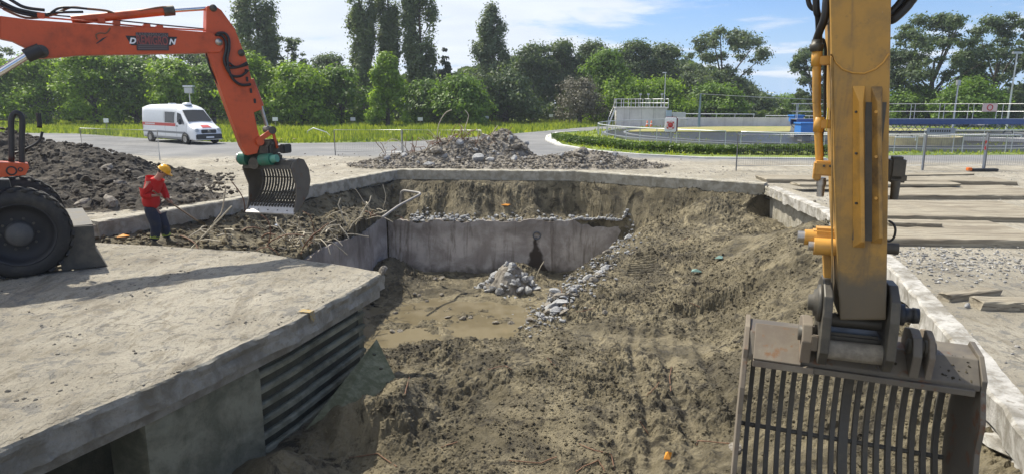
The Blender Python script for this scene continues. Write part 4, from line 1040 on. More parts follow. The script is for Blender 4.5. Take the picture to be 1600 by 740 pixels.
# edge seams on the left corner and weld bead across the face
mb = MB(); mb.tube([Lp(1300, y, FY - .002) + Vector((0, -.002, 0)) for y in (90, 150, 300, 440)], 0.006, 6); mb.obj('weld_seam', M_STICK, ye)
mb = MB(); pts = [(1298, 85), (1306, 98), (1316, 108), (1332, 114), (1350, 115), (1368, 108), (1380, 98), (1389, 84)]; mb.tube([Lp(a, b_, FY - .003) for a, b_ in pts], 0.006, 6); mb.obj('weld_seam', M_YEL, ye)
def rib(x0, x1, y0, y1, side, mat):
    # tapering wear rail standing off the face, sloped on its left side
    f = FY - 0.002; dpt = 0.065
    a = xz(x0, y0, f); b_ = xz(x1, y0, f); c_ = xz(x1, y1, f); d = xz(x0, y1, f)
    w_ = b_[0] - a[0]; vs = []
    for (xx, z, top) in ((a[0], a[1], 1), (d[0], d[1], 0)):
        dz = -0.10 if top else 0.05
        vs += [(xx, f, z), (xx + w_ * .55, f - dpt, z + dz), (xx + w_ * .85, f - dpt, z + dz), (xx + w_, f, z)]
    mb = MB(); mb.add(vs, [(0, 1, 2, 3), (7, 6, 5, 4), (0, 4, 5, 1), (1, 5, 6, 2), (2, 6, 7, 3), (3, 7, 4, 0)]); return mb.obj('wear_rail', mat, ye, 0.004)
M_RAILD = worn('scuffed_rail', (0.42, 0.24, 0.06), (0.06, 0.05, 0.04), 0.75, 0.5, sc=5)
rib(1332, 1352, 134, 386, 0, M_YEL); rib(1361, 1379, 135, 380, 0, M_RAILD)
mb = MB(); a = xz(1353, 160, FY); b_ = xz(1362, 376, FY); mb.box(((a[0] + b_[0]) / 2, FY - .006, (a[1] + b_[1]) / 2), (abs(b_[0] - a[0]) * 1.0, .008, abs(a[1] - b_[1]))); mb.obj('channel_strip', M_GREASE, ye)
for y in (175, 245, 310):
    mb = MB(); p = Lp(1369, y, FY - .07); mb.cyl(p, p + Vector((0, .02, 0)), .010, n=10); mb.obj('bolt', M_YEL, ye)
for y in (175, 240, 318):
    mb = MB(); p = Lp(1340, y, FY - .045); mb.cyl(p + Vector((-.012, 0, 0)), p + Vector((.01, .02, 0)), .008, n=8); mb.obj('bolt', M_GREASE, ye)
# hydraulic lines left of the stick
T = lambda px, py, yl=-0.05: Lp(px, py, yl)
mb = MB(); mb.cyl(T(1276, 66), T(1276, 160), .028, n=14); mb.cyl(T(1276, 160), T(1281, 262), .026, n=14); tb = mb.obj('hydraulic_tube', M_YEL, ye)
mb = MB(); mb.lathe(T(1276, 74), (0, 0, 1), [(-.03, .028), (-.028, .04), (0, .044), (.02, .046), (.022, .036), (.05, .034)], 20); mb.obj('collar', M_GREASE, tb)
mb = MB(); mb.lathe(T(1276, 92), (0, 0, 1), [(-.05, .028), (-.049, .034), (.05, .034), (.051, .028)], 20); mb.obj('collar', M_YEL, tb)
mb = MB(); mb.lathe(T(1279, 195), (0, 0, 1), [(-.05, .028), (-.049, .033), (.05, .033), (.051, .028)], 20); mb.obj('collar', M_YEL, tb)
for y in (95, 194):
    mb = MB(); mb.box(T(1289, y), (.08, .06, .06), bev=.006); mb.obj('tube_clamp', M_YEL, ye)
mb = MB(); p = T(1290, 262); mb.box(p + Vector((-.01, -.04, 0)), (.135, .12, .10), bev=.012); mb.box(p + Vector((-.055, -.04, -.04)), (.05, .09, .09), bev=.01); blk = mb.obj('valve_block', M_YEL, ye)
for a_ in (-.02, .02):
    mb = MB(); mb.cyl(p + Vector((a_, -.11, .02)), p + Vector((a_, -.095, .02)), .009, n=8); mb.obj('bolt', M_GREASE, blk)
mb = MB(); q_ = T(1284, 278, -.09); mb.cyl(q_, q_ + Vector((0, 0, -.13)), .028, .024, 14); mb.lathe(q_, (0, 0, -1), [(.02, .032), (.05, .032)], 14); mb.obj('nozzle', M_SILVER, ye)
mb = MB(); p = Lp(1400, 264, 0.02); mb.box(p + Vector((.0, 0, .01)), (.10, .14, .15), bev=.02); mb.box(p + Vector((.01, 0, -.06)), (.11, .10, .06), bev=.012); mb.obj('valve_block', M_GREASE, ye)
mb = MB(); q_ = Lp(1400, 282, -.02); mb.cyl(q_, q_ + Vector((0, 0, -.13)), .03, .026, 14); mb.obj('nozzle', M_GREASE, ye)
# hoses
def hose(pl, r, name='hose', mat=None, yl=None, par=None):
    pts = [Lp(a, b_, c_) for a, b_, c_ in pl]; sp = []
    for i in range(len(pts) - 1):
        a = pts[max(0, i - 1)]; b_ = pts[i]; c_ = pts[i + 1]; d = pts[min(len(pts) - 1, i + 2)]
        for k in range(6): t = k / 6; sp.append(0.5 * ((2 * b_) + (c_ - a) * t + (2 * a - 5 * b_ + 4 * c_ - d) * t * t + (-a + 3 * b_ - 3 * c_ + d) * t ** 3))
    mb = MB(); mb.tube(sp + [pts[-1]], r, 10); return mb.obj(name, mat or M_HOSE, par or ye)
hose([(1284, -160, -.05), (1292, -30, -.12), (1291, 8, -.14), (1288, 30, -.13), (1281, 48, -.09), (1276, 62, -.05)], .026)
hose([(1262, -160, -.05), (1266, -60, -.06), (1274, -10, -.07), (1276, 18, -.06), (1279, 30, -.03), (1280, 75, .05)], .022)
hose([(1258, -170, 0), (1260, -40, .0), (1263, 2, 0), (1270, 14, 0), (1276, 12, 0.02), (1279, 22, .02)], .016)
hose([(1286, 60, .02), (1290, 80, .02), (1289, 130, .05), (1288, 190, .04), (1284, 215, .0), (1286, 245, -.02)], .010)
hose([(1470, -120, .0), (1432, -15, .02), (1422, 4, .03), (1412, 16, .03), (1396, 30, .03), (1388, 32, .05)], .030)
hose([(1460, -120, .05), (1418, -30, .06), (1412, -6, .07), (1404, 8, .06), (1390, 22, .06)], .026)
hose([(1388, 345, .0), (1395, 349, .0), (1399, 358, .0), (1397, 370, .0), (1391, 376, .0), (1386, 376, .0)], .008)
hose([(1310, -10, FY - .01), (1306, 12, FY + .03), (1300, 30, FY + .06), (1290, 40, .0)], .004, 'cable')
mb = MB(); p = Lp(1392, 388, -.05); mb.cyl(p + Vector((-.04, 0, 0)), p + Vector((.045, 0, 0)), .04, n=16); mb.obj('link_pin', M_GREASE, ye)
a_ = Lp(1291, 187, 0); mb = MB(); mb.box((Lp(1299, 187, FY).x - .012, -.05, a_.z), (.003, .07, .16)); mb.obj('warning_sticker', plain('sticker_yellow', (.75, .55, .03), .4), ye)
# link lugs at left
mb = MB(); a = Lp(1302, 372, -.02); mb.box(a + Vector((-.05, 0.0, .01)), (.17, .13, .13), bev=.02); mb.cyl(a + Vector((-.19, -.02, .0)), a + Vector((.0, -.02, .0)), .055, n=18); lg = mb.obj('link_lug', M_YEL, ye)
mb = MB(); mb.cyl(a + Vector((-.13, -.10, -.045)), a + Vector((.01, -.10, -.045)), .06, n=18); mb.obj('link_lug', M_YEL, ye)
mb = MB(); mb.cyl(a + Vector((-.235, -.02, .0)), a + Vector((-.19, -.02, .0)), .04, n=14); mb.obj('link_pin', M_SILVER, ye)
mb = MB(); mb.cyl(a + Vector((-.165, -.10, -.045)), a + Vector((-.13, -.10, -.045)), .032, n=14); mb.obj('link_pin', M_SILVER, ye)
mb = MB(); mb.beam(Lp(1291, 385, .02), Lp(1294, 468, .02), .05, .10); mb.obj('bucket_link', M_YEL, ye, .006)
# stick foot and coupler
def plate_px(name, pl, y0, y1, mat, par=ye, bev=.006): 
    mb = MB(); mb.plate([xz(a, b_, y0) for a, b_ in pl], y0, y1); return mb.obj(name, mat, par, bev)
c0 = Lp(1348, 478, 0)
def side(cx, half, mat):
    prof = [(-.30, -.02), (-.27, .12), (-.12, .20), (.08, .19), (.26, .10), (.30, -.05), (.24, -.30), (.12, -.40), (-.2, -.40), (-.30, -.28)]
    mb = MB(); mb.plateX([(y, z + c0.z) for y, z in prof], cx - half, cx + half); return mb.obj('coupler_plate', mat, ye, .01)
xl = Lp(1290, 500, -.2).x; xrr = Lp(1394, 500, -.2).x
side(xl, .030, M_GREASE); side(xrr, .030, M_GREASE)
mb = MB(); p = Vector((xl - .03, -.12, c0.z + .03)); mb.lathe(p, (-1, 0, 0), [(0, .0), (0, .13), (.015, .135), (.03, .125), (.035, .10), (.05, .095), (.055, .06), (.085, .055), (.09, 0)], 26); mb.obj('pin_boss', M_GREASE, ye)
mb = MB(); p = Vector((xrr + .03, -.12, c0.z - .0)); mb.lathe(p, (1, 0, 0), [(0, .0), (0, .075), (.05, .075), (.052, .05), (.10, .05), (.102, .056), (.14, .052), (.145, 0)], 22); mb.obj('pin_boss', M_BLACK, ye)
mb = MB(); mb.cyl((xl, -.14, c0.z - .30), (xrr, -.14, c0.z - .30), .07, n=20); mb.obj('coupler_tube', worn('mud_caked_tube', (.16, .14, .11), (.34, .31, .25), .7, .8, sc=7, bump=.5), ye)
mb = MB(); mb.box(((xl + xrr) / 2, .06, c0.z - .28), (xrr - xl - .06, .32, .18), bev=.02); mb.obj('coupler_body', M_GREASE, ye)
mb = MB(); mb.cyl((xl, .0, c0.z - .12), (xrr, .0, c0.z - .12), .05, n=16); mb.obj('coupler_pin', M_GREASE, ye)
# bucket
BM = Matrix.Translation((.11, -.02, 1.28)) @ Matrix.Rotation(R(0.5), 4, 'Z') @ Matrix.Rotation(R(1.5), 4, 'Y')
W_ = 1.55
sidep = [(-.03, -.20), (-.03, -.13), (.12, .0), (.36, .03), (.50, -.16), (.60, -.5), (.56, -.95), (.38, -1.22), (.10, -1.36), (-.20, -1.38), (-.25, -1.1), (-.12, -.62), (-.13, -.4)]
head = [(-.03, -.21), (-.03, -.165), (.10, -.02), (.36, .0), (.47, -.16), (.44, -.18), (.32, -.06), (.13, -.08), (.02, -.20)]
grid_bucket(ye, BM, W_, [(.42, -.10), (.50, -.25), (.565, -.55), (.52, -.9), (.34, -1.17), (.08, -1.31), (-.18, -1.35)], dict(side=sidep, sec=head, left_mat=M_BUCKR), 18, [(.575, -.40, .018), (.50, -.98, .02)], (M_BUCK, M_BUCK, M_BARS, M_EDGEST),
            barw=.036, bard=.07, lip=[(-.24, -1.33), (-.02, -1.28), (-.02, -1.36), (-.24, -1.38)])
def bput(mb, name, mat, par=ye, bev=0.005):
    mb.v = [tuple(BM @ Vector(v_)) for v_ in mb.v]; return mb.obj(name, mat, par, bev)
mb = MB(); mb.box((-.555, .03, -.075), (.33, .30, .02), rx=R(46)); bput(mb, 'rusty_header_plate', M_BUCKR)
mb = MB(); mb.beam((-.72, -.055, -.215), (-.30, -.055, -.215), .05, .05); bput(mb, 'header_lip', M_BUCKR)
mb = MB(); mb.beam((-.30, -.045, -.215), (.72, -.045, -.215), .04, .045); bput(mb, 'header_lip', M_BUCK)
def ear(x, mat, w2=.05):
    mb = MB(); mb.plateX([(-.10, -.15), (-.13, .02), (-.06, .13), (.06, .16), (.22, .12), (.30, -.02), (.2, -.06), (.06, -.06)], x - w2 / 2, x + w2 / 2); e_ = bput(mb, 'bucket_ear', mat, ye, .008)
    mb = MB(); mb.lathe((x, -.015, .05), (1, 0, 0), [(-w2 * .8, 0), (-w2 * .8, .055), (w2 * .8, .055), (w2 * .8, 0)], 18); bput(mb, 'ear_pin', M_GREASE, e_, 0)
ear(-.37, M_BUCKR, .07); ear(.33, M_BUCK, .06); ear(.42, M_BUCKR, .04)
mb = MB(); mb.box((-.32, -.12, .02), (.05, .03, .12), bev=.008); bput(mb, 'ear_catch', M_BUCKR, ye, 0)
rsb = np.random.RandomState(21); nb_ = 420; xb_ = rsb.uniform(-.25, .74, nb_) * 1.0; tb_ = rsb.rand(nb_); yb_ = -.02 + .14 * tb_; zb_ = -.165 + .145 * tb_
pb_ = np.array([list(BM @ Vector((a, b_, c_ + .004))) for a, b_, c_ in zip(xb_, yb_, zb_)]); mk = fbm(pb_[:, 0] * 5, pb_[:, 1] * 5, 3, 12) > 0.02; pb_ = pb_[mk]
ck = lumps('caked_mud', pb_, .004 + .016 * rsb.rand(len(pb_)) ** 3, M_SOIL, rsb, up=0.1); ck.parent = ye; ck['kind'] = 'stuff'
# the boom above, out over the viewer's right
zt_ = ol[0][1]; mb = MB()
mb.plateX([(-.35, zt_ - .25), (.3, zt_ - .1), (.35, zt_ + .25), (-.2, zt_ + .5), (-2.4, zt_ + .55), (-5.2, zt_ - 1.2), (-5.4, zt_ - 1.6), (-2.5, zt_ + .0)], .35, .75)
mb.obj('boom', M_YEL, ye, .01)
mb = MB(); mb.cyl((-.15, 0, zt_ - .05), (.85, 0, zt_ - .05), .09, n=18); mb.obj('boom_pin', M_GREASE, ye)

# ---------------------------------------------------------------- orange wheeled excavator on the near slab
OR = math.atan2(.59, .81); OO = Vector((-9.4, 12.4, 0))
oe = thing('orange_excavator', 'orange wheeled excavator on the near slab with its boom over the trench', 'excavator', OO, OR)
Oi = (Matrix.Translation(OO) @ Matrix.Rotation(OR, 4, 'Z')).inverted()
def Sp(px, py, yl=0.0):
    o_ = Oi @ Vector((0, 0, CAMH)); d = (Oi.to_3x3() @ ray(px, py)); t = (yl - o_.y) / d.y; return o_ + d * t
def sxz(px, py, yl=0.0): p = Sp(px, py, yl); return (p.x, p.z)
def oplate(name, pl, y0, y1, mat, bev=.012, extra=[]):
    mb = MB(); mb.plate([sxz(a, b_, y0) for a, b_ in pl] + extra, y0, y1); return mb.obj(name, mat, oe, bev)
bl = [sxz(a, b_, -.2) for a, b_ in [(0, 25), (47, 31), (130, 37), (240, 44), (329, 51), (341, 55), (349, 64), (350, 74), (344, 82), (311, 83), (200, 85), (124, 86), (87, 90), (62, 91), (47, 78), (19, 64), (0, 60)]]
mb = MB(); mb.plate(bl, -.2, .2); boom = mb.obj('boom', M_ORANGE, oe, .012)
b0, b1 = bl[0], bl[-1]
ext = [(b0[0], b0[1]), (b0[0] - 1.3, b0[1] - .05), (b0[0] - 2.2, b0[1] - .8), (b0[0] - 2.9, 2.0), (b0[0] - 2.5, 1.8), (b0[0] - 1.7, b0[1] - 1.2), (b0[0] - .9, b0[1] - .62), (b1[0], b1[1])]
mb = MB(); mb.plate(ext, -.21, .21); mb.obj('boom_base', M_ORANGE, oe, .012)
oplate('stick', [(323, 10), (334, 8), (346, 16), (367, 45), (385, 92), (393, 124), (408, 160), (410, 171), (397, 176), (402, 200), (408, 222), (402, 240), (386, 243), (378, 229), (362, 186), (340, 125), (326, 86), (321, 60), (322, 45)], -.15, .15, M_ORANGE)
def ocyl(a, b_, r, name, mat, y=0.0, r1=None, n=16, par=None):
    mb = MB(); mb.cyl(Sp(*a, y), Sp(*b_, y), r, r1, n); return mb.obj(name, mat, par or oe)
def ohose(pl, r, y=-.22, mat=None, name='hose'):
    pts = [Sp(a, b_, y) for a, b_ in pl]; sp = []
    for i in range(len(pts) - 1):
        a = pts[max(0, i - 1)]; b_ = pts[i]; c_ = pts[i + 1]; d = pts[min(len(pts) - 1, i + 2)]
        for k in range(5): t = k / 5; sp.append(0.5 * ((2 * b_) + (c_ - a) * t + (2 * a - 5 * b_ + 4 * c_ - d) * t * t + (-a + 3 * b_ - 3 * c_ + d) * t ** 3))
    mb = MB(); mb.tube(sp + [pts[-1]], r, 8); return mb.obj(name, mat or M_HOSE, oe)
cy = ocyl((112, 32), (264, 17), .085, 'stick_cylinder', M_ORANGE)
ocyl((255, 18), (272, 16.5), .10, 'cylinder_gland', M_GREASE, par=cy)
ocyl((268, 17), (328, 13), .042, 'cylinder_rod', M_CHROME)
ocyl((-60, 150), (44, 86), .065, 'boom_cylinder_rod', M_CHROME, -.33)
ocyl((40, 88), (64, 78), .12, 'rod_eye', M_BLACK, -.33)
for a, y in (((64, 81), -.21), ((342, 66), -.21), ((333, 13), -.16), ((377, 83), -.16)):
    r_ = .10 if a[0] == 64 else .06
    mb = MB(); p = Sp(*a, y); mb.lathe(p, (0, -1, 0), [(0, 0), (0, r_ * 1.2), (.02, r_ * 1.2), (.022, r_ * .8), (.04, r_ * .75), (.045, 0)], 22); mb.obj('pivot_pin', M_GREASE if a[0] != 342 else M_SILVER, oe)
ohose([(60, 27), (130, 33), (180, 38), (250, 44), (330, 48)], .016, -.12, M_ORANGE, 'hydraulic_pipe')
ohose([(60, 22), (130, 28), (180, 32), (250, 39), (325, 46)], .014, .05, M_BLACK, 'hydraulic_pipe')
ohose([(0, 12), (40, 28), (80, 24), (110, 12), (135, 14), (165, 17), (185, 22), (215, 18), (250, 12), (262, 12)], .022, -.05, M_RUST, 'hydraulic_pipe')
for pl in ([(-40, -20), (0, 2), (25, 14), (50, 20), (75, 24)], [(-40, -8), (5, 10), (30, 20), (60, 26)], [(-30, -30), (20, 2), (40, 12), (70, 16)], [(78, 22), (92, 13), (112, 12), (136, 14)], [(60, 24), (90, 20), (130, 19)]): ohose(pl, .03 if pl[0][0] < 0 else .022, -.08)
for k, a in enumerate([(158, 33), (182, 37), (229, 42), (249, 44), (64, 25)]):
    mb = MB(); mb.box(Sp(*a, -.05), (.12, .2, .09), bev=.01); mb.obj('pipe_clamp', M_ORANGE, oe)
ohose([(338, 53), (350, 52), (357, 60), (358, 76), (355, 92), (358, 112), (366, 126), (378, 133), (392, 132)], .03)
ohose([(336, 55), (347, 56), (353, 66), (353, 80), (350, 92), (353, 104), (362, 106), (375, 104), (386, 98)], .028)
ohose([(357, 97), (366, 104), (378, 104), (388, 101)], .02)
ohose([(352, 104), (362, 118), (376, 119), (388, 110)], .026)
ohose([(323, 84), (326, 100), (333, 118), (341, 132)], .022, .0)
for pl in ((384, 112), (386, 124), (392, 142), (398, 158)):
    mb = MB(); mb.box(Sp(*pl, -.16), (.04, .05, .10), bev=.006); mb.obj('pipe_clamp', M_BLACK, oe)
# company plate over the maker's decal, both on the boom flank
p0 = Sp(198, 59, -.2)
oplate('decal', [(196, 56), (277, 58), (272, 68), (268, 72), (205, 71)], -.207, -.2005, M_BLACK, 0)
g = G('sign_grey'); g.col((0.055, 0.04, 0.04)); g.set(Roughness=.5); M_SIGN = g.m
sg = oplate('company_sign', [(212, 51), (263, 52), (264, 79), (214, 79)], -.225, -.2085, M_SIGN, .003)
M_SIGNR = plain('sign_red_lettering', (.27, .07, .06), .5); M_SIGNG = plain('sign_grey_lettering', (.17, .15, .15), .6); M_WHITEP = plain('white_paint', (.78, .79, .80), .35)
def oplane(px, py, y):
    p = Sp(px, py, y); return Matrix.Translation(p) @ Matrix.Rotation(PI / 2, 4, 'X')
text_obj('sign_lettering', 'REMIGRO', .235, M_SIGNR, sg, oplane(238, 64, -.228) , .002, bold=.004, sx=.56)
text_obj('sign_lettering', 'AANNEMINGEN', .10, M_SIGNG, sg, oplane(237.5, 55, -.228), .002, sx=.80)
for y in (70.5, 73.5, 76.5):
    mb = MB(); a = Sp(216, y, -.2265); b_ = Sp(262, y + .3, -.2265); mb.beam(a, b_, .004, .012); mb.obj('sign_rule', M_SIGNG, sg)
text_obj('decal_letter', 'D', .15, M_WHITEP, oe, oplane(206.5, 64.5, -.209), .002, shear=.3, bold=.006)
text_obj('decal_letter', 'N', .15, M_WHITEP, oe, oplane(268.5, 66, -.209), .002, shear=.3, bold=.006)
ohose([(152, 62), (150, 55), (156, 52), (166, 52), (172, 44)], .012, -.21, M_RUST, 'bent_wire')
oplate('torn_sticker', [(150, 68), (160, 60), (168, 57), (158, 65), (151, 69)], -.206, -.2005, M_BLACK, 0)
# bucket linkage, tilt rotator, skeleton bucket
ocyl((392, 124), (408, 166), .065, 'bucket_cylinder', M_ORANGE, 0)
ocyl((406, 160), (417, 197), .038, 'cylinder_rod', M_SILVER, 0)
def obeam(a, b_, w1, h1, name, mat, y):
    mb = MB(); mb.beam(Sp(*a, y), Sp(*b_, y), w1, h1); e_ = mb.obj(name, mat, oe, .01); return e_
for y in (-.19, .19):
    obeam((400, 222), (428, 203), .05, .11, 'rocker_arm', M_ORANGE, y); obeam((426, 204), (433, 232), .05, .09, 'bucket_link', M_ORANGE, y)
ocyl((417, 199), (417.01, 199.5), .01, 'link_pin', M_GREASE)
mb = MB(); p = Sp(421, 203, 0); mb.cyl(p + Vector((0, -.24, 0)), p + Vector((0, .24, 0)), .085, n=16); mb.obj('link_pin', M_GREASE, oe)
mb = MB(); p = Sp(402, 221, 0); mb.cyl(p + Vector((0, -.24, 0)), p + Vector((0, .24, 0)), .085, n=16); mb.obj('link_pin', M_ORANGE, oe)
bw = Matrix.Rotation(R(-15) - OR, 4, 'Z')
tr = Sp(415, 240, 0)
def tput(mb, name, mat, bev=.008, par=None):
    mb.v = [tuple(Matrix.Translation(tr) @ bw @ Vector(v_)) for v_ in mb.v]; return mb.obj(name, mat, par or oe, bev)
mb = MB(); mb.box((-.05, 0, .10), (.62, .42, .26), bev=.05); mb.box((.12, 0, .24), (.3, .3, .16), bev=.04); mb.cyl((-.25, -.25, .1), (-.25, .25, .1), .14, n=18); tput(mb, 'tilt_rotator', M_GREASE, 0)
mb = MB(); mb.cyl((.02, -.22, -.13), (.30, -.22, -.10), .13, n=20); tput(mb, 'tilt_cylinder', M_GREENP, 0)
mb = MB(); mb.cyl((.30, -.22, -.10), (.44, -.22, -.08), .085, n=20); tput(mb, 'tilt_cylinder_rod', plain('mint_paint', (.12, .34, .25), .5), 0)
mb = MB(); mb.cyl((-.50, -.20, -.10), (-.32, -.20, -.10), .15, n=20); tput(mb, 'tilt_cylinder', M_GREENP, 0)
mb = MB(); mb.cyl((-.56, -.20, -.10), (-.50, -.20, -.10), .11, n=20); tput(mb, 'tilt_cylinder_cap', M_SILVER, 0)
mb = MB(); mb.cyl((-.12, -.30, -.2), (-.12, -.1, -.2), .13, n=20); mb.box((.0, 0, -.1), (.7, .3, .22), bev=.04); tput(mb, 'coupler', M_GREASE, 0)
mb = MB(); mb.box((.52, .0, .12), (.13, .3, .2), bev=.02); tput(mb, 'hose_box', M_BLACK, 0)
BM2 = Matrix.Translation(tr + (bw @ Vector((.14, -.12, -.20)))) @ bw @ Matrix.Rotation(R(2), 4, 'X')
sp2 = [(-.14, -.14), (.02, .02), (.25, .10), (.50, .02), (.66, -.22), (.70, -.5), (.60, -.78), (.40, -1.0), (.28, -1.02), (.34, -.75), (.28, -.5), (.05, -.28)]
sp2 = [(-.10, -.10), (.02, .03), (.22, .10), (.45, .04), (.62, -.20), (.66, -.46), (.52, -.76), (.22, -.98), (.02, -1.08), (-.12, -1.08), (.02, -.80), (.06, -.5), (-.04, -.28)]
hd2 = [(-.10, -.12), (-.08, -.04), (.06, .06), (.3, .08), (.42, -.05), (.34, -.10), (.2, -.04), (.06, -.06)]
grid_bucket(oe, BM2, 1.22, [(.36, -.04), (.50, -.16), (.57, -.42), (.46, -.68), (.22, -.88), (-.02, -.97)], dict(side=sp2, sec=hd2), 15, [(.58, -.40, .016), (.42, -.72, .016)], (M_GREASE, M_BUCK, M_BARS, M_EDGEST),
            barw=.026, bard=.05, lip=[(-.16, -1.10), (.08, -.93), (.10, -.97), (-.14, -1.13)], dots=10, centre_thick=False, plate_t=.03)
# chassis
wp_ = Sp(30, 360, -1.25); WR = .775
M_TYRE = worn('dusty_tyre', (0.022, 0.021, 0.020), (0.10, 0.09, 0.07), 0.45, 0.8, sc=3)
M_RIM = worn('dark_rim', (0.020, 0.020, 0.022), (0.05, 0.045, 0.04), 0.4, 0.6)
def wheel(cx, cy, sgn):
    w0 = MB(); c_ = (cx, cy, WR); ax = (0, sgn, 0)
    w0.lathe(c_, ax, [(-.26, .53), (-.27, .62), (-.24, .72), (-.18, .76), (.18, .76), (.24, .72), (.275, .66), (.28, .61), (.27, .55), (.24, .52)], 56)
    ty = w0.obj('tyre', M_TYRE, oe)
    for i in range(26):
        t = 2 * PI * i / 26
        for q_, sh in ((-.13, 0), (.13, .5)):
            tt = t + sh * 2 * PI / 26; mb = MB(); mb.box((0, 0, 0), (.10, .25, .045), rz=0, bev=.008)
            Mx = Matrix.Translation(c_) @ Matrix.Rotation(tt, 4, 'Y') @ Matrix.Translation((0, q_, .765)) @ Matrix.Rotation(R(22 if q_ > 0 else -22), 4, 'Z')
            mb.v = [tuple(Mx @ Vector(v_)) for v_ in mb.v]
            if i == 0 and q_ < 0: acc = MB()
            acc.add(mb.v, mb.f)
    acc.obj('tread', M_TYRE, ty)
    mb = MB(); mb.lathe(c_, ax, [(.24, .53), (.26, .54), (.25, .51), (.08, .49), (.0, .36), (.05, .2), (.05, 0)], 48); rm = mb.obj('rim', M_RIM, oe)
    mb = MB(); mb.lathe(c_, ax, [(.05, .22), (.14, .21), (.19, .18), (.20, 0)], 30); mb.obj('hub', worn('dusty_hub', (.07, .07, .07), (.15, .14, .12), .5, .6), rm)
    for i in range(10):
        t = 2 * PI * i / 10; mb = MB(); p = Vector((cx + .27 * math.cos(t), cy + sgn * .06, WR + .27 * math.sin(t))); mb.cyl(p, p + Vector((0, sgn * .04, 0)), .022, n=6); mb.obj('wheel_nut', M_GREASE, rm)
for cx in (wp_.x, wp_.x - 3.0):
    wheel(cx, -1.25, -1); wheel(cx, 1.15, 1)
wx = wp_.x
mb = MB(); mb.cyl((wx, -1.1, WR), (wx, 1.0, WR), .14, n=14); mb.cyl((wx - 3, -1.1, WR), (wx - 3, 1.0, WR), .14, n=14); mb.obj('axle', M_GREASE, oe)
mb = MB(); mb.box((wx - 1.5, -.05, 1.05), (3.6, 1.0, .5), bev=.03); mb.obj('undercarriage', M_BLACK, oe)
mb = MB(); mb.lathe((wx - 1.6, -.05, 1.3), (0, 0, 1), [(0, .7), (.15, .7), (.15, 0)], 36); mb.obj('slew_ring', M_GREASE, oe)
# dozer blade
bx_ = Sp(120, 370, -1.15).x
mb = MB(); pr = [(.0, .98), (.03, .99), (-.02, .8), (-.02, .5), (.05, .25), (.18, .05), (.20, .03), (.12, .03), (-.06, .25), (-.12, .5), (-.11, .8), (-.06, .98)]
mb.prism([(bx_ + .22 + a, z * .80) for a, z in pr], lambda a, b_: (a, -1.3, b_), lambda a, b_: (a, 1.2, b_)); bl_ = mb.obj('dozer_blade', M_GREASE, oe, .006)
for y in (-1.3, 1.2):
    mb = MB(); mb.plate([(bx_ - .30, .04), (bx_ + .40, .03), (bx_ + .26, .35), (bx_ + .27, .80), (bx_ - .22, .82), (bx_ - .28, .5)], y - .02, y + .02); mb.obj('blade_end', M_GREASE, bl_, .004)
mb = MB(); mb.box((bx_ + .02, -.05, .80), (.5, 2.4, .03)); mb.obj('blade_top', M_GREASE, bl_)
for y in (-.5, .4):
    mb = MB(); mb.beam((wx - .2, y, .7), (bx_ + .1, y, .45), .12, .16); mb.obj('blade_arm', M_BLACK, oe, .01)
# fender box, steps and rails by the slewing deck
oplate('deck_box', [(-40, 252), (44, 256), (46, 262), (40, 274), (-40, 281)], -1.35, -.95, M_ORANGE, .015)
mb = MB(); p = Sp(18, 267, -1.355); mb.lathe(p, (0, -1, 0), [(0, .075), (.006, .08), (.008, .06), (.0, .055)], 22); mb.obj('badge_ring', M_BLACK, oe)
mb = MB(); p = Sp(32, 265, -1.355); mb.lathe(p, (0, -1, 0), [(0, .035), (.006, .038), (.006, .025), (.0, .02)], 18); mb.obj('badge_ring', M_BLACK, oe)
ohose([(18, 254), (18, 220), (17.5, 190), (20, 180), (26, 176), (32, 180), (35, 190), (34, 220), (34, 254)], .045, -1.1, M_BLACK, 'handrail')
ohose([(62, 200), (61.5, 190), (60, 177)], .04, -.6, M_BLACK, 'grab_post')
ohose([(66, 206), (60, 222), (34, 236), (20, 240)], .022, -.9, M_BLACK, 'grab_rail')
oplate('deck_bracket', [(-20, 282), (14, 282), (18, 296), (-20, 296)], -1.2, -.8, M_BLACK, .01)
# slewing house behind the frame's left edge
hx = b0[0] - 2.6
mb = MB(); mb.box((hx - .9, -.05, 1.95), (3.2, 2.5, .95), bev=.08); mb.box((hx - 2.3, -.05, 2.0), (.9, 2.45, 1.2), bev=.15); hs = mb.obj('slewing_house', M_ORANGE, oe)
mb = MB(); mb.plate([(hx - .6, 1.5), (hx + .9, 1.5), (hx + 1.0, 2.2), (hx + .7, 3.1), (hx - .6, 3.15)], .25, 1.2); cb = mb.obj('cab', M_ORANGE, oe, .03)
gl = G('dark_glass'); gl.col((.02, .025, .03)); gl.set(Roughness=.05); M_GLASS = gl.m
mb = MB(); mb.plate([(hx - .5, 2.2), (hx + .85, 2.2), (hx + .62, 2.98), (hx - .5, 3.0)], .235, .248); mb.obj('cab_window', M_GLASS, cb)
mb = MB(); mb.plate([(hx - .5, 2.2), (hx + .85, 2.2), (hx + .62, 2.98), (hx - .5, 3.0)], 1.202, 1.215); mb.obj('cab_window', M_GLASS, cb)
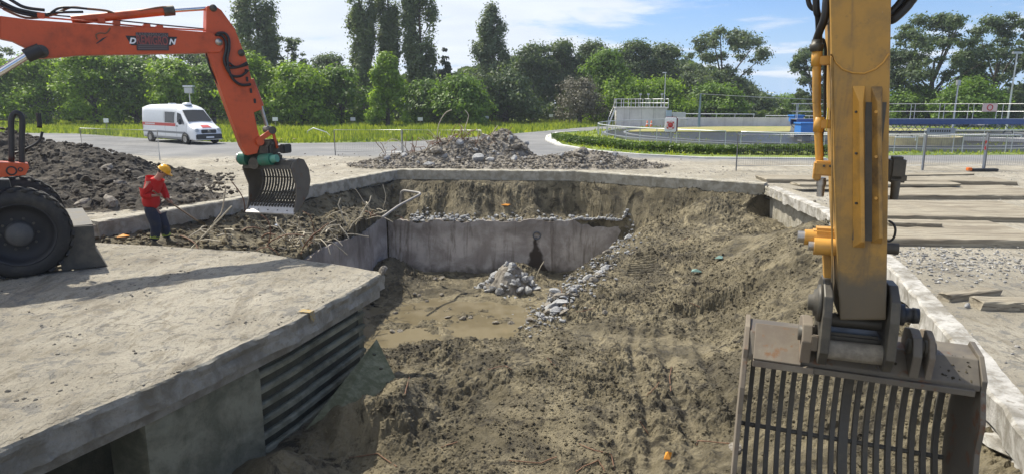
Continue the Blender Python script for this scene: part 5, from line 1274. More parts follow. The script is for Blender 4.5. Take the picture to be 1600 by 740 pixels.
# ================================================================ van
v0 = P(232, 221); v1 = P(296, 226.2); vd = (v1 - v0).normalized(); VR = math.atan2(vd.y, vd.x)
M_VAN = plain('van_white', (.74, .76, .78), .25); M_VGLASS = G('van_glass'); M_VGLASS.col((.008, .010, .013)); M_VGLASS.set(Roughness=.06); M_VGLASS = M_VGLASS.m
M_VRED = plain('van_red_stripe', (.50, .045, .04), .35); M_VBLK = plain('van_black_plastic', (.03, .032, .035), .5); M_VGREY = plain('van_grey_strip', (.20, .21, .22), .45)
wb = (v1 - v0).length; vs_ = wb / 4.3
vo = (v0 + v1) / 2
vn = thing('parked_van', 'white high roof van with a red side stripe parked on the works road', 'van', vo, VR)
vn.scale = (1.32, 1.12, 1.03); print('VANSCALE', vs_)
# local: wheels at x=+-2.15, near side y = 0, width towards +y
ST = [(-3.22, .42, 2.45, .90, .82), (-3.14, .36, 2.66, .98, .84), (-2.6, .34, 2.74, 1.0, .86), (-1.0, .34, 2.76, 1.0, .86), (.55, .34, 2.74, 1.0, .86), (1.05, .34, 2.66, 1.0, .84), (1.40, .34, 2.46, 1.0, .80), (1.60, .34, 2.24, 1.0, .79), (2.32, .34, 1.50, .99, .84), (2.50, .34, 1.36, .98, .85), (2.85, .32, 1.20, .96, .84), (3.05, .30, 1.06, .92, .80), (3.16, .30, .84, .84, .76), (3.18, .32, .60, .80, .74)]
def sec(x):
    xs = [s_[0] for s_ in ST]; return [float(np.interp(x, xs, [s_[k] for s_ in ST])) for k in range(1, 5)]
def hw(x, z):
    zb, zt, wl, wt = sec(x); f = (z - zb) / max(.01, zt - zb)
    return wl + (wt - wl) * max(0, (f - .42) / .58) ** 2 * .8
mb = MB(); vs = []; nS = 0; XS = [ST[0][0] + (ST[-1][0] - ST[0][0]) * i / 64 for i in range(65)]
for x in XS:
    zb, zt, wl, wt = sec(x); ring = []
    for k in range(9):
        f = k / 8 * .94; z = zb + (zt - zb) * f; ring.append((hw(x, z), z))
    ring += [(wt * .90, zt - .035 * (zt - zb)), (wt * .70, zt), (0, zt + .03)]
    full = [(-a, z) for a, z in ring] + [(a, z) for a, z in ring[::-1][1:]]
    nS = len(full); vs += [(x, 1.0 + a, z) for a, z in full]
fs = [(i * nS + k, i * nS + (k + 1) % nS, (i + 1) * nS + (k + 1) % nS, (i + 1) * nS + k) for i in range(64) for k in range(nS)]
mb.add(vs, fs, True); mb.add(vs, [tuple(range(nS))[::-1], tuple(range(64 * nS, 65 * nS))]); mb.obj('body', M_VAN, vn)
def sidepatch(name, c4, mat, off=.006, par=None, far=False, n=8):
    """c4 corners (x,z): bl br tr tl"""
    vs = []
    for j in range(n + 1):
        for i in range(n + 1):
            u = i / n; v = j / n; x = (c4[0][0] * (1 - u) + c4[1][0] * u) * (1 - v) + (c4[3][0] * (1 - u) + c4[2][0] * u) * v; z = (c4[0][1] * (1 - u) + c4[1][1] * u) * (1 - v) + (c4[3][1] * (1 - u) + c4[2][1] * u) * v
            h_ = hw(x, z) + off; vs.append((x, 1.0 + (h_ if far else -h_), z))
    m = n + 1; mb = MB(); mb.add(vs, [(j * m + i, j * m + i + 1, (j + 1) * m + i + 1, (j + 1) * m + i) for i in range(n) for j in range(n)], True); return mb.obj(name, mat, par or vn)
for far in (False, True):
    sidepatch('side_window', [(-.15, 1.48), (1.0, 1.46), (1.06, 2.22), (-.12, 2.25)], M_VGLASS, far=far)
    sidepatch('door_window', [(1.30, 1.50), (2.05, 1.46), (1.62, 2.10), (1.30, 2.20)], M_VGLASS, far=far)
    sidepatch('red_stripe', [(-3.12, 1.24), (1.10, 1.22), (1.10, 1.44), (-3.12, 1.46)], M_VRED, .004, far=far)
    sidepatch('rubbing_strip', [(-3.1, .74), (2.2, .72), (2.2, .86), (-3.1, .88)], M_VGREY, .012, far=far)
    sidepatch('sill', [(-3.0, .36), (2.0, .36), (2.0, .46), (-3.0, .46)], M_VGREY, .008, far=far)
pn = sidepatch('side_panel', [(-2.95, 1.56), (-.30, 1.54), (-.26, 2.28), (-2.85, 2.30)], plain('van_panel', (.66, .69, .72), .3), .010)
for k in range(9):
    sidepatch('stripe_lettering', [(-2.72 + k * .145, 1.295), (-2.62 + k * .145, 1.295), (-2.62 + k * .145, 1.405), (-2.72 + k * .145, 1.405)], M_VAN, .009, n=2)
for x, z0, z1 in ((-.20, .5, 2.3), (1.16, .5, 2.3), (2.28, .75, 1.5)): sidepatch('door_seam', [(x, z0), (x + .02, z0), (x + .02, z1), (x, z1)], M_VGREY, .005)
sidepatch('door_handle', [(1.22, 1.22), (1.42, 1.22), (1.42, 1.28), (1.22, 1.28)], M_VBLK, .03); sidepatch('rear_lamp', [(-3.16, 1.0), (-3.05, 1.0), (-3.05, 1.4), (-3.16, 1.4)], plain('lamp_red', (.4, .02, .02), .3), .01)
def roofpatch(name, x0, x1, w0, w1, mat, off=.01, n=8):
    vs = []
    for i in range(n + 1):
        x = x0 + (x1 - x0) * i / n; zt = sec(x)[1]; wt = (w0 + (w1 - w0) * i / n)
        for j in range(n + 1): y = -wt + 2 * wt * j / n; vs.append((x + .02, 1.0 + y, zt + .03 * (1 - abs(y)) + off))
    m = n + 1; mb = MB(); mb.add(vs, [(j * m + i, j * m + i + 1, (j + 1) * m + i + 1, (j + 1) * m + i) for i in range(n) for j in range(n)], True); return mb.obj(name, mat, vn)
roofpatch('windscreen', 1.52, 2.26, .70, .80, M_VGLASS, .022)
roofpatch('bonnet_stripe', 2.62, 2.95, .25, .30, M_VRED, .006)
mb = MB(); mb.box((3.14, 1.0, .52), (.16, 1.72, .40), bev=.05); mb.obj('bumper', M_VBLK, vn)
mb = MB(); mb.box((3.13, 1.0, .90), (.08, .98, .26), bev=.03); gr = mb.obj('grille', M_VBLK, vn)
mb = MB(); mb.ring((3.18, 1.0, .92), (1, 0, 0), .085, .010, 24, 6)
for k in range(3):
    t = PI / 2 + k * 2 * PI / 3; mb.beam((3.185, 1.0, .92), (3.185, 1.0 + .08 * math.cos(t), .92 + .08 * math.sin(t)), .012, .012)
mb.obj('emblem', M_CHROME, gr)
for s_ in (-1, 1):
    mb = MB(); mb.box((3.03, 1.0 + s_ * .72, .96), (.18, .28, .28), rz=s_ * -.35, bev=.05); mb.obj('headlight', plain('headlight_glass', (.45, .5, .55), .1), vn)
    mb = MB(); mb.box((1.98, 1.0 + s_ * 1.17, 1.56), (.12, .20, .38), bev=.04); mb.box((2.0, 1.0 + s_ * 1.04, 1.42), (.06, .16, .06)); mb.obj('wing_mirror', M_VBLK, vn)
mb = MB(); mb.box((3.235, 1.0, .50), (.015, .52, .11)); npl = mb.obj('number_plate', M_WHITEP, vn)
mb = MB(); mb.lathe((.9, 1.0, 2.70), (0, 0, 1), [(0, .30), (.12, .28), (.17, .2), (.19, 0)], 20); mb.obj('roof_vent', M_VAN, vn)
mb = MB(); mb.box((-.9, 1.0, 2.81), (.4, .4, .08), bev=.03); mb.obj('roof_vent', M_VAN, vn)
mb = MB(); mb.box((1.95, 1.0, 1.40), (.4, 1.4, .3), bev=.05)
for x in (-2.15, 2.15):
    for y, s_ in ((.06, -1), (1.94, 1)):
        mb = MB(); mb.lathe((x, y, .36), (0, s_, 0), [(-.12, .22), (-.13, .33), (-.08, .36), (.08, .36), (.13, .33), (.12, .22)], 30); wh = mb.obj('wheel', M_TYRE, vn)
        mb = MB(); mb.lathe((x, y, .36), (0, s_, 0), [(.11, .23), (.12, .20), (.08, .14), (.10, .08), (.11, 0)], 24); mb.obj('hub_cap', M_SILVER, wh)
    for y, s_ in ((-.012, -1), (2.012, 1)):
        mb = MB(); mb.add([(x + .44 * math.cos(t), y, .38 + .44 * math.sin(t)) for t in [PI * k / 12 for k in range(13)]] + [(x + .40, y, .30), (x - .40, y, .30)], [tuple(range(13)) ]); mb.obj('wheel_arch', M_VBLK, vn)
mb = MB(); mb.box((0, 1.0, .34), (5.4, 1.6, .18)); mb.obj('floor_pan', M_VBLK, vn)

# ================================================================ worker with shovel
def skin(name, pts, edges, mat, parent, sub=2, root=None):
    names = list(pts); me = bpy.data.meshes.new(name); me.from_pydata([pts[n_][0] for n_ in names], [(names.index(a), names.index(b_)) for a, b_ in edges], [])
    ob = bpy.data.objects.new(name, me); C.objects.link(ob); m = ob.modifiers.new('s', 'SKIN'); m.use_smooth_shade = True; m.branch_smoothing = .6
    sv = me.skin_vertices[0].data
    for i, n_ in enumerate(names):
        r = pts[n_][1]; sv[i].radius = (r if isinstance(r, tuple) else (r, r)); sv[i].use_root = (n_ == (root or names[0]))
    s2 = ob.modifiers.new('u', 'SUBSURF'); s2.levels = sub; s2.render_levels = sub
    dg = bpy.context.evaluated_depsgraph_get(); dg.update(); e_ = bpy.data.meshes.new_from_object(ob.evaluated_get(dg)); e_.name = name
    bpy.data.objects.remove(ob); o_ = bpy.data.objects.new(name, e_); C.objects.link(o_); e_.materials.clear(); e_.materials.append(mat)
    for p_ in e_.polygons: p_.use_smooth = True
    if parent: o_.parent = parent
    return o_
M_SKIN = plain('skin', (.42, .24, .17), .6); M_SHIRT = plain('red_shirt', (.52, .02, .018), .85); M_TROUS = worn('navy_work_trousers', (.022, .030, .055), (.10, .09, .07), .4, .9, sc=6)
M_HAT = plain('yellow_helmet_plastic', (.80, .42, .015), .3); M_HAIR = plain('grey_brown_hair', (.05, .04, .03), .8); M_BOOT = plain('muddy_boot', (.10, .09, .06), .9); M_HIVIS = plain('yellow_green_trouser_band', (.34, .42, .08), .8)
wy = 15.75; wf = Q(246, 379, wy); wz = -0.40
HS = 1.12
wk = thing('person', 'worker in red shirt, navy trousers and yellow helmet digging with a shovel in the trench', 'person', (wf.x, wy, wz), R(8))
wk.scale = (HS, HS, HS)
B = {'pelvis': ((-.06, 0, .93), (.17, .145)), 'belly': ((-.03, 0, 1.08), (.165, .145)), 'chest': ((.02, 0, 1.28), (.185, .15)), 'upper': ((.07, 0, 1.42), (.155, .12)), 'neck': ((.17, 0, 1.52), .060), 'head': ((.25, 0, 1.59), (.085, .10)), 'crown': ((.27, 0, 1.665), (.085, .09)),
     'hipr': ((-.05, -.09, .86), .115), 'kneer': ((.06, -.11, .50), .085), 'anker': ((-.02, -.14, .09), .045), 'toer': ((.15, -.16, .04), .04),
     'hipl': ((-.05, .09, .86), .115), 'kneel': ((.12, .12, .50), .085), 'ankel': ((.16, .17, .09), .045), 'toel': ((.34, .17, .04), .04),
     'shr': ((.03, -.19, 1.39), .075), 'elr': ((-.10, -.25, 1.13), .056), 'wrr': ((.13, -.22, 1.14), .030), 'har': ((.18, -.19, 1.145), (.036, .022)),
     'shl': ((.09, .19, 1.42), .065), 'ell': ((.16, .25, 1.14), .045), 'wrl': ((.27, .08, .98), .030), 'hal': ((.30, .03, .965), (.036, .022))}
E_ = [('pelvis', 'belly'), ('belly', 'chest'), ('chest', 'upper'), ('upper', 'neck'), ('neck', 'head'), ('head', 'crown'), ('pelvis', 'hipr'), ('hipr', 'kneer'), ('kneer', 'anker'), ('anker', 'toer'), ('pelvis', 'hipl'), ('hipl', 'kneel'), ('kneel', 'ankel'), ('ankel', 'toel'), ('upper', 'shr'), ('shr', 'elr'), ('elr', 'wrr'), ('wrr', 'har'), ('upper', 'shl'), ('shl', 'ell'), ('ell', 'wrl'), ('wrl', 'hal')]
# fingers curl round the shaft
def fingers(tag_, base, fwd, side):
    base = Vector(base); fwd = Vector(fwd).normalized(); side = Vector(side).normalized(); dn = fwd.cross(side).normalized()
    for k in range(4):
        o_ = side * (-.027 + .018 * k); L_ = [.9, 1.0, .95, .8][k]
        p = [base + o_ + fwd * .02, base + o_ + fwd * (.055 * L_) + dn * .004, base + o_ + fwd * (.068 * L_) - dn * .028, base + o_ + fwd * (.04 * L_) - dn * .046]
        prev = tag_
        for j, q_ in enumerate(p): n_ = '%s%d%d' % (tag_, k, j); B[n_] = (tuple(q_), .0085); E_.append((prev, n_)); prev = n_
    p = [base - side * .03 - dn * .012, base - side * .018 - dn * .038 + fwd * .02]; prev = tag_
    for j, q_ in enumerate(p): n_ = '%st%d' % (tag_, j); B[n_] = (tuple(q_), .0095); E_.append((prev, n_)); prev = n_
fingers('har', (.18, -.19, 1.145), (1, .2, .1), (-.4, .1, .9)); fingers('hal', (.30, .03, .965), (.9, -.4, .1), (-.4, .1, .9))
COV = ('pelvis', 'belly', 'chest', 'upper', 'hipr', 'hipl', 'kneer', 'kneel', 'shr', 'shl', 'elr', 'ell', 'anker', 'ankel', 'toer', 'toel')
body = skin('body', {k: (v[0], (tuple(x * .72 for x in v[1]) if isinstance(v[1], tuple) else v[1] * .72) if k in COV else v[1]) for k, v in B.items()}, E_, M_SKIN, wk)
# face features joined as small children of the head
M_EYE = plain('eye_dark', (.03, .02, .02), .3)
hd = Vector((.268, 0, 1.625)); tl_ = Matrix.Rotation(R(38), 3, 'Y')
hp = lambda x, y, z: tuple(hd + tl_ @ Vector((x, y, z)))
mb = MB(); mb.ell(hp(.10, 0, -.02), (.022, .013, .026), 10, 8, tl_); mb.obj('nose', M_SKIN, wk)
for s_ in (-1, 1):
    mb = MB(); mb.ell(hp(.082, s_ * .03, .012), (.010, .014, .008), 10, 6, tl_); mb.obj('eye', M_EYE, wk)
    mb = MB(); mb.ell(hp(-.005, s_ * .083, -.005), (.020, .010, .032), 10, 8, tl_); mb.obj('ear', M_SKIN, wk)
mb = MB(); mb.ell(hp(.084, 0, -.062), (.010, .026, .006), 10, 6, tl_); mb.obj('mouth', plain('lips', (.30, .12, .10), .5), wk)
mb = MB(); mb.ell(hp(-.02, 0, -.01), (.088, .086, .085), 18, 12, tl_); mb.obj('hair', M_HAIR, wk)
mb = MB()
prof = []
vs = []; n_ = 28
for i in range(9):
    a = PI / 2 * i / 8
    for k in range(n_):
        t = 2 * PI * k / n_; vs.append(hp(.005 + .132 * math.sin(a) * math.cos(t), .112 * math.sin(a) * math.sin(t), .025 + .115 * math.cos(a)))
mb.add(vs, [(i * n_ + k, (i + 1) * n_ + k, (i + 1) * n_ + (k + 1) % n_, i * n_ + (k + 1) % n_) for i in range(8) for k in range(n_)], True)
vs = []
for r0, z_ in ((1.0, .025), (1.0, .012)):
    for k in range(n_):
        t = 2 * PI * k / n_; e = .055 * max(0, math.cos(t)) ** 1.5 + .008; vs.append(hp(.005 + (.132 + e) * math.cos(t), (.112 + .008) * math.sin(t), z_))
for k in range(n_):
    t = 2 * PI * k / n_; vs.append(hp(.005 + .130 * math.cos(t), .110 * math.sin(t), .028))
mb.add(vs, [(k, (k + 1) % n_, n_ + (k + 1) % n_, n_ + k) for k in range(n_)] + [(k, (k + 1) % n_, 2 * n_ + (k + 1) % n_, 2 * n_ + k) for k in range(n_)], True)
mb.tube([hp(-.11 + .22 * k / 8 + .005, 0, .026 + .118 * math.sqrt(max(0, 1 - ((-.11 + .22 * k / 8) / .132) ** 2))) for k in range(9)], .007, 6)
mb.obj('helmet', M_HAT, wk)
def grow(keys, ed, f, mat, name, add=.012): return skin(name, {k: (B[k][0], tuple(x * f + add for x in (B[k][1] if isinstance(B[k][1], tuple) else (B[k][1],) * 2))) for k in keys}, ed, mat, wk)
def cut(a, b_, t, r): return (tuple(Vector(B[a][0]).lerp(Vector(B[b_][0]), t)), r)
B['cufr'] = cut('elr', 'wrr', .80, .038); B['cufl'] = cut('ell', 'wrl', .80, .038); B['waist'] = ((-.06, 0, .80), (.165, .145)); B['collar'] = cut('upper', 'neck', .6, .062)
grow(['chest', 'waist', 'belly', 'upper', 'collar', 'shr', 'elr', 'cufr', 'shl', 'ell', 'cufl'], [('waist', 'belly'), ('belly', 'chest'), ('chest', 'upper'), ('upper', 'collar'), ('upper', 'shr'), ('shr', 'elr'), ('elr', 'cufr'), ('upper', 'shl'), ('shl', 'ell'), ('ell', 'cufl')], 1.12, M_SHIRT, 'shirt', .024)
B['wst2'] = ((-.04, 0, 1.10), (.14, .12)); B['shinr'] = cut('kneer', 'anker', .85, .062); B['shinl'] = cut('kneel', 'ankel', .85, .062)
grow(['pelvis', 'wst2', 'hipr', 'kneer', 'shinr', 'hipl', 'kneel', 'shinl'], [('wst2', 'pelvis'), ('pelvis', 'hipr'), ('hipr', 'kneer'), ('kneer', 'shinr'), ('pelvis', 'hipl'), ('hipl', 'kneel'), ('kneel', 'shinl')], 1.14, M_TROUS, 'trousers', .022)
for s_ in ('r', 'l'):
    a = Vector(B['knee' + s_][0]).lerp(Vector(B['anke' + s_][0]), .50); b_ = Vector(B['knee' + s_][0]).lerp(Vector(B['anke' + s_][0]), .66); mb = MB(); mb.cyl(a, b_, .094, .090, 18, False); mb.obj('trouser_band', M_HIVIS, wk)
    skin('boot', {'a': (tuple(Vector(B['anke' + s_][0]) + Vector((0, 0, .10))), .065), 'b': (B['anke' + s_][0], .06), 'c': (tuple(Vector(B['toe' + s_][0])), .05)}, [('a', 'b'), ('b', 'c')], M_BOOT, wk)
Mw = Matrix.Translation((wf.x, wy, wz)) @ Matrix.Rotation(R(8), 4, 'Z') @ Matrix.Diagonal((HS, HS, HS, 1))
h1 = Mw @ Vector((.215, -.185, 1.13)); h2 = Mw @ Vector((.335, .02, .95)); dsh = (h2 - h1).normalized(); a = h1 - dsh * .22; b_ = h2 + dsh * .92
sv = thing('shovel', 'long handled shovel held by the worker in the red shirt', 'shovel', a)
mb = MB(); mb.tube([Vector((0, 0, 0)), (b_ - a) * .5, (b_ - a)], .019, 10); mb.obj('handle', plain('worn_wood_handle', (.28, .20, .13), .7), sv)
mb = MB(); q0 = b_ - a; sd = dsh.cross(Vector((0, 0, 1))).normalized(); nn = sd.cross(dsh); vs = []
for i in range(6):
    t = i / 5; w_ = .11 * (1 if t < .6 else 1 - ((t - .6) / .4) ** 2 * .95)
    for j in range(5): u = -1 + j / 2; vs.append(q0 + dsh * (t * .30 - .02) + sd * (w_ * u) + nn * (.025 * u * u))
mb.add(vs, [(i * 5 + j, i * 5 + j + 1, (i + 1) * 5 + j + 1, (i + 1) * 5 + j) for i in range(5) for j in range(4)], True); bl_ = mb.obj('blade', M_GREASE, sv); m_ = bl_.modifiers.new('t', 'SOLIDIFY'); m_.thickness = .004

# ================================================================ fences
M_GALV = plain('galvanised_steel', (.42, .44, .46), .4, .6); M_RAIL = plain('pale_railing', (.60, .62, .64), .4, .3)
M_FENCE = plain('fence_steel', (.20, .20, .20), .5, .4)
def mesh_fence(px0, px1, h, lab, grp, legs=True, g_=.10, tilt=0, y0=None):
    a = P(*px0); b_ = P(*px1); d = b_ - a; L_ = d.length; t = thing('site_fence', lab, 'fence', a, math.atan2(d.y, d.x), grp)
    mb = MB(); mb.tube([(0, 0, 0), (0, 0, h)], .030, 8); mb.obj('post', M_FENCE, t)
    mb = MB(); mb.tube([(L_, 0, 0), (L_, 0, h)], .030, 8); mb.obj('post', M_GALV, t)
    mb = MB(); mb.tube([(0, 0, h), (L_, 0, h)], .019, 8); mb.obj('top_rail', M_GALV, t)
    mb = MB(); mb.tube([(0, 0, .22), (L_, 0, .22)], .017, 8); mb.obj('bottom_rail', M_GALV, t)
    mb = MB(); n_ = int(L_ / g_)
    for k in range(1, n_): x = L_ * k / n_; mb.beam((x, 0, .22), (x, 0, h), .0052, .0052)
    m_ = int((h - .22) / .2)
    for k in range(1, m_): z = .22 + (h - .22) * k / m_; mb.beam((0, 0, z), (L_, 0, z), .0052, .0052)
    w_ = mb.obj('wire_mesh', M_FENCE, t); return t
F1 = 'temporary site fence panels'
mesh_fence((130, 243), (250, 250), 1.55, 'wire mesh fence panel between the dark heap and the white van', F1)
mesh_fence((524, 243), (628, 243), 1.45, 'left wire mesh panel of the pair behind the roadside heap', F1)
mesh_fence((630, 243), (752, 244), 1.45, 'right wire mesh panel of the pair behind the roadside heap', F1)
mesh_fence((1150, 267), (1294, 267), 1.60, 'wire mesh fence panel left of the yellow arm, before the hedge', F1)
mesh_fence((1296, 267), (1440, 266), 1.60, 'wire mesh fence panel directly behind the yellow arm', F1)
mesh_fence((1442, 266), (1536, 266), 1.60, 'wire mesh fence panel ending at the rubber foot with the orange clip', F1)
mesh_fence((1538, 266), (1690, 265), 1.60, 'wire mesh fence panel farthest right on the works road', F1)
ft = P(1537, 268); t = thing('fence_foot', 'black rubber fence foot with orange end on the works road at the right', 'fence foot', ft)
mb = MB(); mb.box((0, 0, .07), (1.15, .26, .12), bev=.02); mb.obj('block', M_BLACK, t)
mb = MB(); mb.box((-.66, 0, .10), (.18, .2, .14), bev=.02); mb.obj('orange_clip', plain('orange_rubber', (.70, .16, .02), .6), t)
mb = MB(); mb.tube([(.0, .1, 0), (.0, .1, 1.7)], .03, 8); ps = mb.obj('post', M_GALV, t)
mb = MB(); mb.tube([(.0, .1, .95), (.0, .1, 1.35)], .036, 8); mb.obj('red_band', M_VRED, ps)

# ================================================================ railings
def railing(name, pts, h, lab, cat='railing', rails=(1.0, .5), sp=2.0, r=.03, mat=None, grp=None, z=0.0, ends=True, plate=False):
    mat = mat or M_RAIL; pts = [Vector((p[0], p[1], z if len(p) < 3 else p[2])) for p in pts]; o0 = pts[0]; t = thing(name, lab, cat, o0, 0, grp)
    for f in rails:
        mb = MB(); pl = [p - o0 + Vector((0, 0, h * f)) for p in pts]
        if f == 1.0 and ends: pl = [pl[0] + Vector((0, 0, -.18))] + pl + [pl[-1] + Vector((0, 0, -.18))]
        mb.tube(pl, r, 7); mb.obj('top_rail' if f == 1.0 else 'mid_rail', mat, t)
    acc = 0; nxt = 0; pm = MB(); pm.tube([(0, 0, 0), (0, 0, h)], r * .85, 6); me = pm.mesh('post'); me.materials.append(mat)
    for i in range(len(pts) - 1):
        a, b_ = pts[i], pts[i + 1]; L_ = (b_ - a).length
        while nxt <= acc + L_ + 1e-6: q_ = a.lerp(b_, (nxt - acc) / L_) - o0; o_ = link('post', me, t); o_.location = q_; nxt += sp
        acc += L_
    return t
CC = (29.0, 62.0)
def arc(a0, a1, r, c=CC, n=40): return [(c[0] + r * math.cos(R(a0 + (a1 - a0) * i / n)), c[1] + r * math.sin(R(a0 + (a1 - a0) * i / n))) for i in range(n + 1)]
railing('basin_railing', arc(227, 112, 21), 1.05, 'pale curved railing round the left side of the settling basin', rails=(1.0,), sp=2.0, r=.04)
railing('basin_railing', arc(230, 275, 21), 1.05, 'pale railing above the right half of the hedge, left of the yellow arm', rails=(1.0,), sp=2.6, r=.04)
railing('far_railing', [P(1062, 196).to_tuple()[:2], P(1178, 197).to_tuple()[:2]], 1.5, 'pale low railing beyond the basin, right of the concrete building', rails=(1.0,), sp=2.3, r=.05)
railing('far_railing', [P(1195, 197).to_tuple()[:2], P(1300, 198).to_tuple()[:2]], 1.3, 'pale low railing beyond the basin near the blue cabinet', rails=(1.0,), sp=2.6, r=.05)
def ring_wall(name, lab, cat, a0, a1, r, th, z0, z1, mat, c=CC, kind=None, n=72):
    vs = []; 
    for i in range(n + 1):
        t = R(a0 + (a1 - a0) * i / n)
        for rr_, z in ((r, z0), (r, z1), (r - th, z1), (r - th, z0)): vs.append((rr_ * math.cos(t), rr_ * math.sin(t), z))
    mb = MB(); mb.add(vs, [(i * 4 + k, i * 4 + (k + 1) % 4, (i + 1) * 4 + (k + 1) % 4, (i + 1) * 4 + k) for i in range(n) for k in range(4)]); o_ = mb.obj(name, mat); o_.location = (c[0], c[1], 0); return tag(o_, lab, cat, None, kind)
ring_wall('basin_wall', 'low concrete rim of the round settling basin behind the hedge', 'basin wall', 0, 360, 20.6, .35, 0, .22, M_VGREY)
ring_wall('basin_channel', 'inner concrete weir ring inside the round settling basin', 'basin wall', 0, 360, 18.6, .3, 0, .24, M_VGREY)
mbw = MB(); mbw.add([(CC[0] + 20.2 * math.cos(R(k * 6)), CC[1] + 20.2 * math.sin(R(k * 6)), .16) for k in range(60)], [tuple(range(60))])
g = G('basin_water'); g.col((.022, .022, .019)); g.set(Roughness=.4, Specular_IOR_Level=.2); g.bump(g.noise(2, 4), .1, .02); tag(mbw.obj('basin_water', g.m), kind='structure')
g = G('floating_moss'); g.col(g.mix(g.ramp(g.noise(.8, 7, .7), .4, .6), (.33, .28, .10), (.20, .22, .07))); g.set(Roughness=.95); M_MOSS = g.m
mp_ = [(CC[0] + 18.2 * math.cos(R(a)), CC[1] + 18.2 * math.sin(R(a)), .22) for a in range(12, 170, 4)]
mb = MB(); mb.add(mp_, [tuple(range(len(mp_)))]); tag(mb.obj('moss_bed', M_MOSS), 'yellowish mossy bed over the far half of the round basin', 'moss', kind='stuff')
a = P(1060, 202); b_ = P(1300, 204)
mb = MB(); mb.box((0, 0, .6), ((b_ - a).length, .4, 1.2)); o_ = mb.obj('far_basin_wall', M_FARCON); o_.location = ((a + b_) / 2) + Vector((0, 6, 0)); tag(o_, 'long low concrete wall beyond the basin below the pale railings', 'wall')
# life buoy case
lp = P(1047, 236); lr = thing('lifebuoy_case', 'white and dark red lifebuoy case on a post beside the basin railing', 'lifebuoy case', lp, R(-12))
s_ = 43 / 1050.; 
mb = MB(); mb.tube([(0, 0, 0), (0, 0, 1.6)], .06, 8); mb.obj('post', M_GALV, lr)
mb = MB(); mb.box((0, .14, 1.62), (.80, .26, .98), bev=.09); mb.obj('case_back', plain('dark_red_case', (.17, .03, .035), .4), lr)
mb = MB(); mb.box((-.05, -.02, 1.62), (.72, .10, .90), bev=.045); fr = mb.obj('case_front', M_WHITEP, lr)
mb = MB(); mb.ring((-.05, -.075, 1.60), (0, 1, 0), .235, .055, 28, 8); mb.obj('ring', plain('pinkish_white', (.72, .58, .56), .5), fr)
mb = MB(); mb.lathe((-.05, -.075, 1.60), (0, -1, 0), [(0, .16), (.02, .15), (.03, 0)], 22); mb.obj('red_disc', M_VRED, fr)
for t in (45, 135, 225, 315):
    mb = MB(); mb.box((-.05 + .235 * math.cos(R(t)), -.12, 1.6 + .235 * math.sin(R(t))), (.10, .03, .10)); mb.obj('red_mark', M_VRED, fr)
# concrete building with platform
bo = P(963, 197.5); W3 = 6.3
bt = thing('concrete_building', 'small pale concrete valve building with a railed platform and side stairs', 'building', bo, R(-4))
mb = MB(); mb.box((W3 / 2, 1.6, 1.12), (W3, 3.2, 2.24)); mb.obj('wall', M_FARCON, bt)
mb = MB(); mb.box((W3 / 2, 1.6, 2.32), (W3 + .3, 3.5, .16)); mb.obj('roof_slab', M_FARCON, bt)
for y in (-.1, 3.3):
    for f in (.5, 1.0):
        mb = MB(); mb.tube([(-.1, y, 2.4 + f * 1.0), (W3 + .1, y, 2.4 + f * 1.0)], .045, 6); mb.obj('platform_rail', M_RAIL, bt)
    for k in range(8):
        mb = MB(); x = -.1 + (W3 + .2) * k / 7; mb.tube([(x, y, 2.4), (x, y, 3.42)], .04, 6); mb.obj('rail_post', M_RAIL, bt)
for x in (-.1, W3 + .1):
    mb = MB(); mb.tube([(x, -.1, 3.4), (x, 3.3, 3.4)], .045, 6); mb.tube([(x, -.1, 2.9), (x, 3.3, 2.9)], .035, 6); mb.obj('platform_rail', M_RAIL, bt)
for y in (.2, 1.0):
    mb = MB(); mb.beam((-1.0, y, 0), (-.1, y, 2.4), .06, .14); mb.obj('stair_stringer', M_RAIL, bt)
    mb = MB(); mb.tube([(-1.0, y, .9), (-.1, y, 3.35)], .035, 6); mb.tube([(-1.0, y, 0), (-1.0, y, .9)], .035, 6); mb.obj('stair_rail', M_RAIL, bt)
for k in range(9):
    mb = MB(); mb.box((-1.0 + .9 * k / 9 + .06, .6, .15 + 2.4 * k / 9), (.2, .8, .03)); mb.obj('stair_tread', M_RAIL, bt)
for k, (x, z) in enumerate(((1.6, 1.15), (3.1, 1.15), (4.6, 1.15))):
    mb = MB(); mb.box((x, -.012, z), (.03, .02, 2.2)); mb.obj('wall_joint', M_VGREY, bt)
for x in (2.9, 3.9, 5.6):
    mb = MB(); mb.tube([(x, .1, 2.4), (x, .1, 3.9)], .05, 6); mb.box((x, .1, 3.98), (.3, .2, .22)); mb.obj('floodlight', M_GALV, bt)
mb = MB(); mb.box((W3 + .15, -.5, 1.2), (.7, .5, 1.6), bev=.03); mb.obj('switch_cabinet', plain('blue_grey_cabinet', (.30, .38, .48), .4), bt)
mb = MB(); mb.box((W3 + .15, -.45, .2), (.8, .5, .4)); mb.obj('cabinet_base', M_VGREY, bt)
mb = MB(); mb.box((W3 + 1.5, .5, .9), (1.6, 1.4, 1.7)); mb.obj('annex', M_GALV, bt)
mp = bo + Vector((6.0, .1, 0)); t = thing('mast', 'slim white mast with a short top arm beside the concrete building', 'mast', mp)
mb = MB(); mb.tube([(0, 0, 0), (0, 0, 6.6)], [.08, .05], 8); mb.obj('pole', M_RAIL, t); mb = MB(); mb.box((-.12, 0, 6.65), (.45, .2, .12)); mb.obj('lamp_head', M_RAIL, t)
